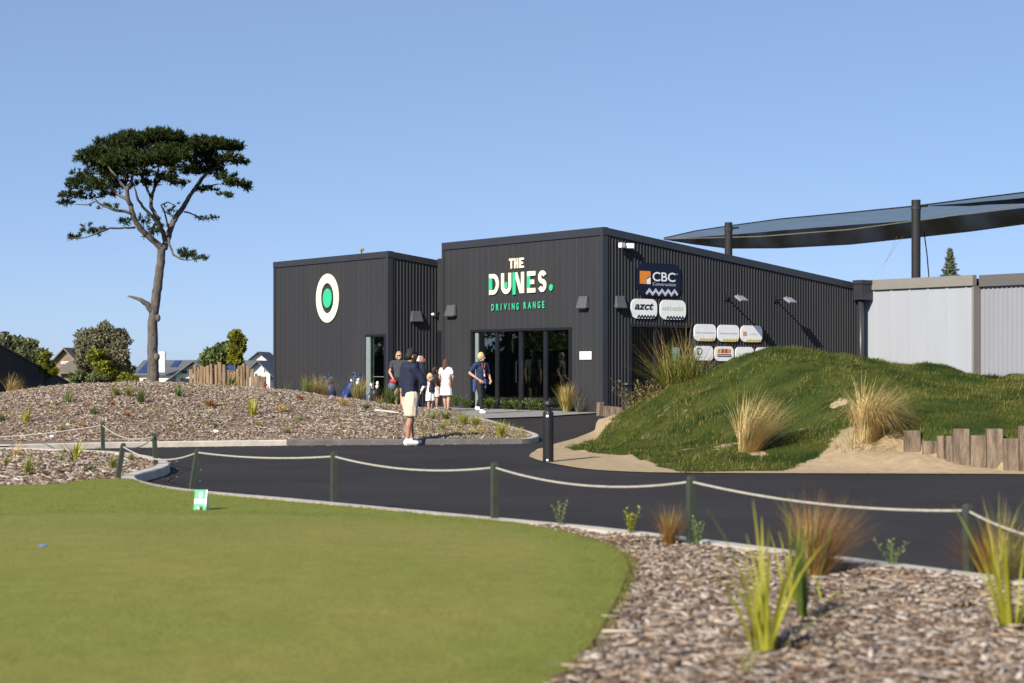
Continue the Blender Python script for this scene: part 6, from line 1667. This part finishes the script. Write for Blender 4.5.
def hand(segs, W, E, side, curl=.35, k=1.0):
    """palm, four fingers and a thumb carried on from the forearm"""
    W, E = Vector(W), Vector(E); d = (W - E).normalized()
    l = d.cross(Vector((0, 1, 0)));
    if l.length < .2: l = Vector((1, 0, 0))
    l.normalize(); pn = d.cross(l).normalized() * side       # l: across the palm, pn: palm normal
    pe = W + d * .052 * k
    for t_ in (-.016, 0, .016): segs.append((W + d * .008 + l * t_ * .6, .010 * k, pe + l * t_, .0095 * k))
    for i, t_ in enumerate((-.021, -.007, .007, .021)):
        L_ = (.040, .046, .043, .034)[i] * k; q = pe + l * t_ * 1.05; dd = (d - pn * curl).normalized(); e = q + dd * L_ * .55; d2 = (d - pn * curl * 2.2).normalized()
        segs.append((q, .0062 * k, e, .0056 * k)); segs.append((e, .0056 * k, e + d2 * L_ * .5, .0045 * k))
    q = W + d * .016 - l * .018; dd = (d * .6 - l * .75 - pn * .3).normalized(); segs.append((q, .0075 * k, q + dd * .026, .0066 * k)); segs.append((q + dd * .026, .0064 * k, q + dd * .026 + (d * .9 - l * .2).normalized() * .02, .005 * k))
def person(base, yaw, Hh, label, skin, J, female=False, head_yaw=0.0, head_pitch=0.0, group=None, hb=1.0, voxel=None):
    """J: joints in units of the standing height; x forward, y to the person's left"""
    j = dict(RS=(0, -.112, .812), LS=(0, .112, .812), RE=(-.015, -.140, .635), LE=(-.015, .140, .635), RW=(.02, -.142, .49), LW=(.02, .142, .49),
             RH=(0, -.05, .515), LH=(0, .05, .515), RK=(.012, -.052, .285), LK=(.012, .052, .285), RA=(-.01, -.052, .048), LA=(-.01, .052, .048), RF=None, LF=None)
    j.update(J); j = {k: (Vector(v) if v is not None else None) for k, v in j.items()}
    t = thing("person", base, label, "person", group)
    M = Matrix.Translation(base) @ Matrix.Rotation(yaw, 4, 'Z') @ Matrix.Scale(Hh, 4)
    sh = .92 if female else 1.0
    S = []
    S.append(((0, 0, .53), (.066, .092 if not female else .098), (.0, 0, .60), (.056, .078 * sh)))
    S.append(((0, 0, .60), (.056, .078 * sh), (.004, 0, .73), (.068, .094 * sh)))
    S.append(((.004, 0, .73), (.068, .094 * sh), (-.004, 0, .80), (.050, .088 * sh)))
    S.append(((-.006, 0, .80), .045, (.002, 0, .865), .031)); S.append(((.002, 0, .86), .030, (.010, 0, .90), .030))
    hc = Vector((.010, 0, .90)); Hm = Matrix.Translation(hc) @ Matrix.Rotation(head_yaw, 4, 'Z') @ Matrix.Rotation(head_pitch, 4, 'Y') @ Matrix.Scale(hb, 4)
    hp = lambda x, y, z: Hm @ Vector((x, y, z))
    S.append((hp(-.008, 0, .048), .047 * hb, hp(.012, 0, .046), .044 * hb)); S.append((hp(.018, 0, .018), .034 * hb, hp(.030, 0, -.012), .020 * hb)); S.append((hp(.0, .0, .045), .048 * hb, hp(.0, 0, .055), .046 * hb))
    S.append((hp(.052, 0, .030), .006 * hb, hp(.062, 0, .014), .009 * hb))
    for s_ in (-1, 1): S.append((hp(-.004, s_ * .048, .030), .009 * hb, hp(-.006, s_ * .050, .016), .007 * hb))
    for s_ in 'RL':
        a, e, w_ = j[s_ + 'S'] * 1, j[s_ + 'E'], j[s_ + 'W']
        if female: a.y *= .92
        S.append(((0, a.y * .55, .80), .042, a, .034)); S.append((a, .033 * sh, e, .024 * sh)); S.append((e, .0245 * sh, e.lerp(w_, .35), .0245 * sh)); S.append((e.lerp(w_, .35), .0245 * sh, w_, .0155 * sh))
        hand(S, w_, e, 1 if s_ == 'R' else -1)
        h_, k_, f_ = j[s_ + 'H'], j[s_ + 'K'], j[s_ + 'A']
        S.append((h_, .062, h_.lerp(k_, .5), .050)); S.append((h_.lerp(k_, .5), .050, k_, .034)); c = k_.lerp(f_, .35) + Vector((-.012, 0, 0)); S.append((k_, .034, c, .034)); S.append((c, .034, f_, .020))
        fd = j[s_ + 'F'] if j[s_ + 'F'] is not None else Vector((1, (.18 if s_ == 'L' else -.18), 0)); fd = fd.normalized()
        S.append((f_ + Vector((-.015, 0, -.022)) , .021, f_ + fd * .085 + Vector((0, 0, -.030)), .014)); j[s_ + 'T'] = fd
    vx = voxel or .0062 * Hh / 1.7 * 1.0
    fuse("body", S, skin, t, M, vx, 3)
    for s_ in (-1, 1): fuse("eye", [(hp(.051, s_ * .018, .036), .0058 * hb, hp(.052, s_ * .018, .036), .0058 * hb)], M_INK, t, M, .004 * Hh, 1)
    fuse("mouth", [(hp(.050, -.012, -.001), .0045 * hb, hp(.050, .012, -.001), .0045 * hb)], mat("lips", (.36, .13, .10), .5, .05, 5), t, M, .004 * Hh, 1)
    return t, M, j, hp
def shoes(t, M, j, m, Hh, lift=(0, 0)):
    for s_ in 'RL':
        f_ = j[s_ + 'A']; fd = j[s_ + 'T']
        o = fuse("shoe", [(f_ + Vector((-.018, 0, -.022)), .029, f_ + fd * .10 + Vector((0, 0, -.026)), .023), (f_ + Vector((-.016, 0, -.036)), .024, f_ + fd * .105 + Vector((0, 0, -.034)), .019), (f_ + Vector((-.004, 0, .0)), .028, f_ + fd * .03 + Vector((0, 0, -.012)), .026)], m, t, M, .007 * Hh, 3)
def top(name, t, M, j, m, Hh, sleeve=1.0, hem=.50, g=.012, fs=.0, r_sleeve=.036, collar_=True, female=False):
    sh = .92 if female else 1.0
    S = [((0, 0, hem + .01), (.068 + g, .094 * sh + g), (0, 0, .61), (.064 + g, .086 * sh + g), .2, 1), ((0, 0, .61), (.064 + g, .086 * sh + g), (.004, 0, .73), (.070 + g, .098 * sh + g)), ((.004, 0, .73), (.070 + g, .098 * sh + g), (-.004, 0, .805), (.052 + g, .092 * sh + g))]
    if collar_: S.append(((-.006, 0, .825), .045, (.0, 0, .850), .040))
    for s_ in 'RL':
        a, e, w_ = j[s_ + 'S'], j[s_ + 'E'], j[s_ + 'W']
        S.append(((0, a.y * .5, .80), .046 + g, a, r_sleeve + g * .6))
        if sleeve <= .5: S.append((a, r_sleeve + g * .6, a.lerp(e, sleeve * 2), r_sleeve + g * .4, 1, .2))
        else: S.append((a, r_sleeve + g * .6, e, r_sleeve - .003)); S.append((e, r_sleeve - .003, e.lerp(w_, (sleeve - .5) * 2), r_sleeve - .011))
    return fuse(name, S, m, t, M, .010 * Hh, 4)
def bottoms(name, t, M, j, m, Hh, to=.9, waist=.58, flare=0.0, g=.010, hip=.1):
    S = [((0, 0, .535), (.070 + g, hip + g), (0, 0, waist), (.062 + g, .085 + g))]
    for s_ in 'RL':
        h_, k_, f_ = j[s_ + 'H'], j[s_ + 'K'], j[s_ + 'A']
        if to <= 1: e = h_.lerp(k_, to); S.append((h_, .062 + g, e, .046 + g + flare, 1, .15))
        else: S.append((h_, .064 + g, k_, .039 + g)); e = k_.lerp(f_, to - 1); S.append((k_, .039 + g, k_.lerp(f_, .35) + Vector((-.008, 0, 0)), .037 + g)); S.append((k_.lerp(f_, .35) + Vector((-.008, 0, 0)), .037 + g, e, .026 + g, 1, .2))
    return fuse(name, S, m, t, M, .010 * Hh, 4)

M_NAVY = mat("navy knit", (.012, .017, .040), .85, .2, 12)
M_BEIGE = mat("beige cotton", (.60, .51, .38), .85, .1, 9)
M_WCLOTH = mat("white cotton", (.78, .77, .74), .8, .05, 9)
M_BCLOTH = mat("black cloth", (.014, .014, .016), .85, .2, 9)
M_DGREY = mat("charcoal cloth", (.045, .05, .058), .85, .2, 9)
M_NAVYSH = mat("navy blue shirt", (.012, .026, .075), .8, .25, 10)
# man on the phone, standing on the road edge
bx, by = X(409.5, 29.9), 29.9
t, M, j, hp = person((bx, by, z_road(by) + .004), R(28), 1.78, "man in navy jumper and beige shorts holding a phone to his ear", M_SKIN2,
    dict(RE=(.10, -.150, .655), RW=(.100, -.095, .855), LE=(-.02, .15, .64), LW=(.05, .115, .51), RA=(-.045, -.05, .052), LA=(.055, .055, .052), RK=(-.012, -.05, .285), LK=(.045, .055, .285)), head_yaw=R(8), head_pitch=R(6))
top("jumper", t, M, j, M_NAVY, 1.78, 1.0, .50, .015, r_sleeve=.040)
bottoms("shorts", t, M, j, M_BEIGE, 1.78, .92, .56, .014, .012)
shoes(t, M, j, M_WCLOTH, 1.78)
fuse("hair", [(hp(-.012, 0, .045), .050, hp(-.02, 0, .03), .046)], mat("dark hair", (.012, .010, .009), .7, .2, 20), t, M, .012, 3)
fuse("cap", [(hp(-.004, 0, .066), .050, hp(-.002, 0, .074), .047), (hp(.045, -.02, .072), .012, hp(.085, -.015, .066), .006), (hp(.045, .02, .072), .012, hp(.085, .015, .066), .006), (hp(.045, 0, .074), .012, hp(.092, 0, .066), .006)], M_BCLOTH, t, M, .010, 3)
p = M @ Vector((.075, -.068, .905)); ph = MB(); ph.box(p, (.05, .012, .105), M=Matrix.Rotation(R(28), 3, 'Z') @ Matrix.Rotation(R(25), 3, 'Y')); o = ph.build("phone", M_WHITE, loc=p, bevel=.004)
tag(o, "white phone held to the ear of the man in navy", "phone")
# walking woman, navy shirt
bx, by = X(481, 45.2), 45.2; zb = z_road(by) + .04
t, M, j, hp = person((bx, by, zb), R(-50), 1.70, "blonde woman in navy shirt and black trousers walking past the doors", M_SKIN,
    dict(RE=(-.045, -.205, .665), RW=(.075, -.105, .555), LE=(.01, .16, .64), LW=(.10, .12, .55), RK=(.06, -.05, .285), RA=(.075, -.045, .05), LK=(-.03, .055, .29), LA=(-.165, .05, .10)), female=True, head_yaw=R(35))
top("shirt", t, M, j, M_NAVYSH, 1.70, .42, .51, .008, r_sleeve=.034, female=True)
bottoms("trousers", t, M, j, M_BCLOTH, 1.70, 1.92, .56, 0, .006)
shoes(t, M, j, M_WCLOTH, 1.70)
M_BLOND = mat("blonde hair", (.55, .40, .19), .7, .2, 20)
fuse("hair", [(hp(-.012, 0, .052), .055, hp(-.006, 0, .066), .052), (hp(-.02, -.03, .03), .035, hp(-.01, -.035, .01), .022), (hp(-.02, .03, .03), .035, hp(-.01, .035, .01), .022), (hp(-.035, 0, .03), .034, hp(-.035, 0, .0), .02)], M_BLOND, t, M, .012, 3)
fuse("tied_jacket", [((-.02, -.09, .555), .035, (-.05, 0, .56), .035), ((-.02, .09, .555), .035, (-.05, 0, .56), .035), ((-.03, -.115, .545), .032, (-.02, -.125, .37), .028), ((-.06, -.03, .53), .05, (-.07, -.02, .42), .035), ((.075, .02, .555), .022, (.085, .03, .42), .016), ((-.0, .112, .55), .024, (.03, .118, .50), .02)], mat("blue jacket", (.03, .06, .19), .8, .25, 10), t, M, .016, 3)
fuse("lanyard", [((.062, -.03, .82), .006, (.086, 0, .66), .006), ((.062, .03, .82), .006, (.086, 0, .66), .006), ((.084, .0, .70), .012, (.088, 0, .66), .012)], mat("orange lanyard", (.42, .13, .05), .7, .1, 5), t, M, .008, 1)
fuse("badge", [((.092, 0, .64), .012, (.094, 0, .615), .012)], M_WCLOTH, t, M, .008, 1)
# girl in white dress, seen from behind
bx, by = X(446, 47.4), 47.4; zb = z_road(by) + .04
t, M, j, hp = person((bx, by, zb), R(70), 1.53, "girl in a white dress with long brown hair, back turned", M_SKIN,
    dict(RE=(.03, -.135, .66), RW=(.10, -.10, .58), LE=(.02, .14, .65), LW=(.09, .12, .56), RA=(-.01, -.045, .05), LA=(.09, .05, .05), LK=(.06, .05, .285)), female=True, head_yaw=R(-25))
fuse("dress", [((0, 0, .61), (.068, .088), (.004, 0, .73), (.076, .10)), ((.004, 0, .73), (.076, .10), (-.004, 0, .81), (.056, .095)), ((0, 0, .60), (.068, .088), (0, 0, .31), (.105, .13), 1, .15)] +
     [((0, s_ * .06, .80), .05, (0, s_ * .105, .795), .036) for s_ in (-1, 1)] + [((0, s_ * .105, .795), .036, (0, s_ * .125, .735), .036) for s_ in (-1, 1)], M_WCLOTH, t, M, .014, 3)
shoes(t, M, j, mat("tan leather", (.25, .15, .09), .6, .1, 5), 1.53)
fuse("hair", [(hp(-.012, 0, .055), .056, hp(-.008, 0, .065), .053), (hp(-.03, 0, .04), .05, hp(-.045, 0, -.07), .045), (hp(-.045, 0, -.07), .045, hp(-.05, 0, -.13), .025), (hp(-.01, -.035, .03), .03, hp(-.02, -.04, -.05), .025), (hp(-.01, .035, .03), .03, hp(-.02, .04, -.05), .025)], mat("brown hair", (.075, .035, .018), .65, .25, 20), t, M, .012, 3)
# small child in white with black vest
bx, by = X(430, 45.6), 45.6; zb = z_road(by) + .04
t, M, j, hp = person((bx, by, zb), R(-55), 1.08, "small fair haired child in a black vest, white sleeves and white shorts", M_SKIN,
    dict(RE=(.02, -.22, .68), RW=(.05, -.30, .575), LE=(.04, .19, .67), LW=(.10, .19, .55), RS=(0, -.115, .775), LS=(0, .115, .775), RA=(.02, -.05, .05), LA=(-.03, .05, .05)), head_yaw=R(40), hb=1.38, voxel=.0055)
fuse("shirt", [((0, j['RS'].y * .5, .775), .05, j['RS'], .045), (j['RS'], .045, j['RE'], .036)] + [(j['RE'], .036, j['RE'].lerp(j['RW'], .8), .028), ((0, 0, .55), (.086, .11), (0, 0, .76), (.070, .105))], M_WCLOTH, t, M, .010, 3)
fuse("vest", [((.012, .022, .54), (.108, .112), (.012, .024, .64), (.106, .110), .2, 1), ((.012, .024, .64), (.106, .110), (.004, .025, .775), (.088, .094))], M_BCLOTH, t, M, .010, 3)
bottoms("shorts", t, M, j, M_WCLOTH, 1.08, .85, .56, .018, .02)
shoes(t, M, j, M_WCLOTH, 1.08)
fuse("hair", [(hp(-.012, 0, .052), .056 * 1.3, hp(-.006, 0, .062), .052 * 1.3), (hp(-.03, 0, .03), .06, hp(-.035, 0, .0), .04)], M_BLOND, t, M, .010, 3)
# dark haired child behind
bx, by = X(435, 47.7), 47.7; zb = z_road(by) + .04
t, M, j, hp = person((bx, by, zb), R(60), 1.27, "dark haired child in a dark top between the small child and the girl", M_SKIN2, dict(RE=(.05, -.13, .66), RW=(.13, -.10, .60), RS=(0, -.112, .79), LS=(0, .112, .79)), head_yaw=R(-20), hb=1.25, voxel=.0062)
top("top", t, M, j, M_BCLOTH, 1.27, .4, .5, .012)
bottoms("shorts", t, M, j, M_WCLOTH, 1.27, .8, .56, .012, .012)
shoes(t, M, j, M_WCLOTH, 1.27)
fuse("hair", [(hp(-.012, 0, .052), .07, hp(-.006, 0, .062), .064), (hp(-.03, 0, .03), .06, hp(-.035, 0, .0), .045)], mat("dark brown hair", (.03, .016, .010), .7, .2, 20), t, M, .010, 3)
# woman in sunglasses behind the man
bx, by = X(399, 48.4), 48.4; zb = z_mound(bx, by)
t, M, j, hp = person((bx, by, zb), R(-80), 1.71, "woman in sunglasses, charcoal top and black shorts, left behind the man", M_SKIN,
    dict(RE=(-.02, -.165, .645), RW=(.05, -.115, .53), LE=(-.01, .15, .64), LW=(.05, .14, .5)), female=True, head_yaw=R(20))
top("top", t, M, j, M_DGREY, 1.71, .3, .54, .012, r_sleeve=.036, female=True)
bottoms("shorts", t, M, j, M_BCLOTH, 1.71, .62, .57, .01, .01)
shoes(t, M, j, M_WCLOTH, 1.71)
fuse("hair", [(hp(-.012, 0, .052), .055, hp(-.006, 0, .062), .052), (hp(-.03, 0, .03), .045, hp(-.03, 0, -.02), .03), (hp(-.01, -.04, .03), .022, hp(-.01, -.045, -.01), .018), (hp(-.01, .04, .03), .022, hp(-.01, .045, -.01), .018)], mat("ash blonde hair", (.34, .26, .16), .7, .2, 20), t, M, .012, 3)
fuse("sunglasses", [(hp(.050, -.026, .036), .012, hp(.054, -.012, .035), .012), (hp(.050, .026, .036), .012, hp(.054, .012, .035), .012), (hp(.045, -.035, .038), .006, hp(.0, -.048, .036), .004), (hp(.045, .035, .038), .006, hp(.0, .048, .036), .004)], M_INK, t, M, .006, 1)
p = M @ Vector((.085, -.115, .475)); mb = MB(); mb.tube([p + Vector((-.09, 0, .03)), p + Vector((.09, 0, -.01))], [.05, .06], 8); o = mb.build("pouch", mat("red vinyl", (.62, .03, .05), .4, .1, 5), loc=p, smooth=True); tag(o, "red pouch in the hand of the woman in sunglasses", "pouch")
p = M @ Vector((.05, -.13, .40)); mb = MB(); mb.blob(p, .12, .08, .13, 10, 6); mb.tube([p + Vector((-.05, 0, .11)), p + Vector((-.01, 0, .22)), p + Vector((.05, 0, .11))], .01, 5); o = mb.build("bag", mat("blue grey bag", (.10, .14, .24), .7, .2, 8), loc=p, smooth=True); tag(o, "blue grey bag hanging below the red pouch", "bag")
# figure behind the door glass and the counter
q = FR.P(FR.s_at(533.5, -0.8), 0.22, -0.8)
t, M, j, hp = person((q.x, q.y, .225), R(-95), 1.70, "figure in grey top and black skirt standing behind the door glass", M_SKIN2, dict(RE=(.02, -.145, .64), RW=(.06, -.13, .49)), female=True)
top("top", t, M, j, mat("grey cloth", (.09, .10, .10), .85, .1, 9), 1.70, .3, .55, .012, female=True)
fuse("skirt", [((0, 0, .57), (.072, .095), (0, 0, .34), (.085, .115), 1, .15)], M_BCLOTH, t, M, .016, 3)
shoes(t, M, j, M_BCLOTH, 1.70)
fuse("hair", [(hp(-.014, 0, .055), .052, hp(-.02, 0, .04), .048)], mat("brown hair", (.075, .035, .018)), t, M, .012, 3)
for a0, a1, off, z1, nm, lab in ((500, 568, -3.2, 1.19, "counter", "dark service counter with a pale top inside the doors"),):
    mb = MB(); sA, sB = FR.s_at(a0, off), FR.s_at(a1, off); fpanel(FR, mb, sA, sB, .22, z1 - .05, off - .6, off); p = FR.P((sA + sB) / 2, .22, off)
    ct = thing(nm, (p.x, p.y, .22), lab, "counter"); mb.build("front", M_DARK, ct)
    mb = MB(); fpanel(FR, mb, sA - .05, sB + .05, z1 - .048, z1, off - .65, off + .05); mb.build("worktop", mat("yellow timber edge", (.62, .42, .10), .5, .2, 4), ct)

# ------------------------------------------------------------------ golf bags
def golf_bag(x, y, z, h, lean, yaw, m, label, heads=6, wheels=False, white=False):
    t = thing("golf_bag", (x, y, z), label, "golf bag", "golf bags along the left block")
    ax = Vector((math.sin(lean) * math.cos(yaw), math.sin(lean) * math.sin(yaw), math.cos(lean))); sd_ = ax.cross(Vector((0, 1, 0))).normalized(); fw = ax.cross(sd_).normalized()
    b = Vector((x, y, z)) + Vector((0, 0, .14 if wheels else 0))
    mb = MB(); mb.tube([b, b + ax * h * .1, b + ax * h * .6, b + ax * h * .62, b + ax * h], [.115, .12, .125, .135, .14], 12); bd = mb.build("body", m, t, smooth=True)
    mb = MB(); mb.tube([b + ax * h * .12 + fw * .11, b + ax * h * .45 + fw * .12], [.07, .075], 8); mb.tube([b + ax * h * .2 + sd_ * .12, b + ax * h * .55 + sd_ * .12], [.05, .055], 8); mb.build("pocket", M_INK if not wheels else m, t, smooth=True)
    mb = MB(); mb.tube([b + ax * h * .97, b + ax * h * 1.02], [.145, .148], 12); mb.build("rim", M_INK, t)
    mb = MB(); mb.tube([b + ax * h * .8 + sd_ * .13, b + ax * h * .65 + sd_ * .24, b + ax * h * .4 + sd_ * .22, b + ax * h * .25 + sd_ * .12], .018, 6); mb.build("strap", M_BAGBLUE, t)
    for k in range(heads):
        a = k * 6.283 / heads; q = b + ax * h * .9 + sd_ * .07 * math.cos(a) + fw * .07 * math.sin(a); e = q + ax * (h * .32 + .06 * math.sin(k * 2.1)) + sd_ * .05 * math.cos(a)
        mb = MB(); mb.tube([q, e], .008, 5)
        if k % 2 == 0: mb.blob(e, .045, .04, .055, 8, 5)
        else: mb.tube([e, e + sd_ * .07 - ax * .01], [.012, .02], 6)
        mb.build("club", (M_WHITE if white and k % 2 == 0 else (M_BAGBLUE if k % 2 == 0 else M_STEELCLUB)), t)
    if wheels:
        for s_ in (-1, 1):
            mb = MB(); c = Vector((x, y, z + .15)) + Vector((.2 * s_, .08, 0)); mb.tube([c - Vector((.02, 0, 0)), c + Vector((.02, 0, 0))], .15, 16); mb.build("wheel", M_RUBBER, t)
        mb = MB(); mb.tube([b, b - ax * .02 + Vector((0, .15, 0)), b + ax * h * 1.1 + Vector((.05, .2, 0))], .018, 6); mb.build("trolley_frame", M_BAGBLUE, t)
yb = 48.2
for px, lean, yw_, m_, lab, wh, wt, h_ in ((335.5, -.25, 0, M_BAGBLUE, "dark blue golf bag leaning left beside the golden tussock", False, False, .78), (343, .45, 0.3, mat("royal blue golf bag", (.015, .035, .15), .6, .45, 9), "bright blue golf bag tipped to the right", True, False, .78),
                                   (353.5, .08, 0, mat("black golf bag", (.02, .02, .022), .5, .2, 5), "dark golf bag with white club covers left of the corner window", False, True, .70), (374, .05, 0, mat("black golf bag", (.02, .02, .022)), "small dark golf bag at the pale window jamb", False, True, .60)):
    x = X(px, yb); golf_bag(x, yb, z_mound(x, yb) - .01, h_, lean, yw_, m_, lab, 6, wh, wt)
x = X(418.5, 46.8); golf_bag(x, 46.8, z_road(46.8) + .03, .7, .35, math.pi, mat("royal blue golf bag", (.03, .07, .32)), "blue golf bag on a trolley between the man and the small child", 5, True, True)
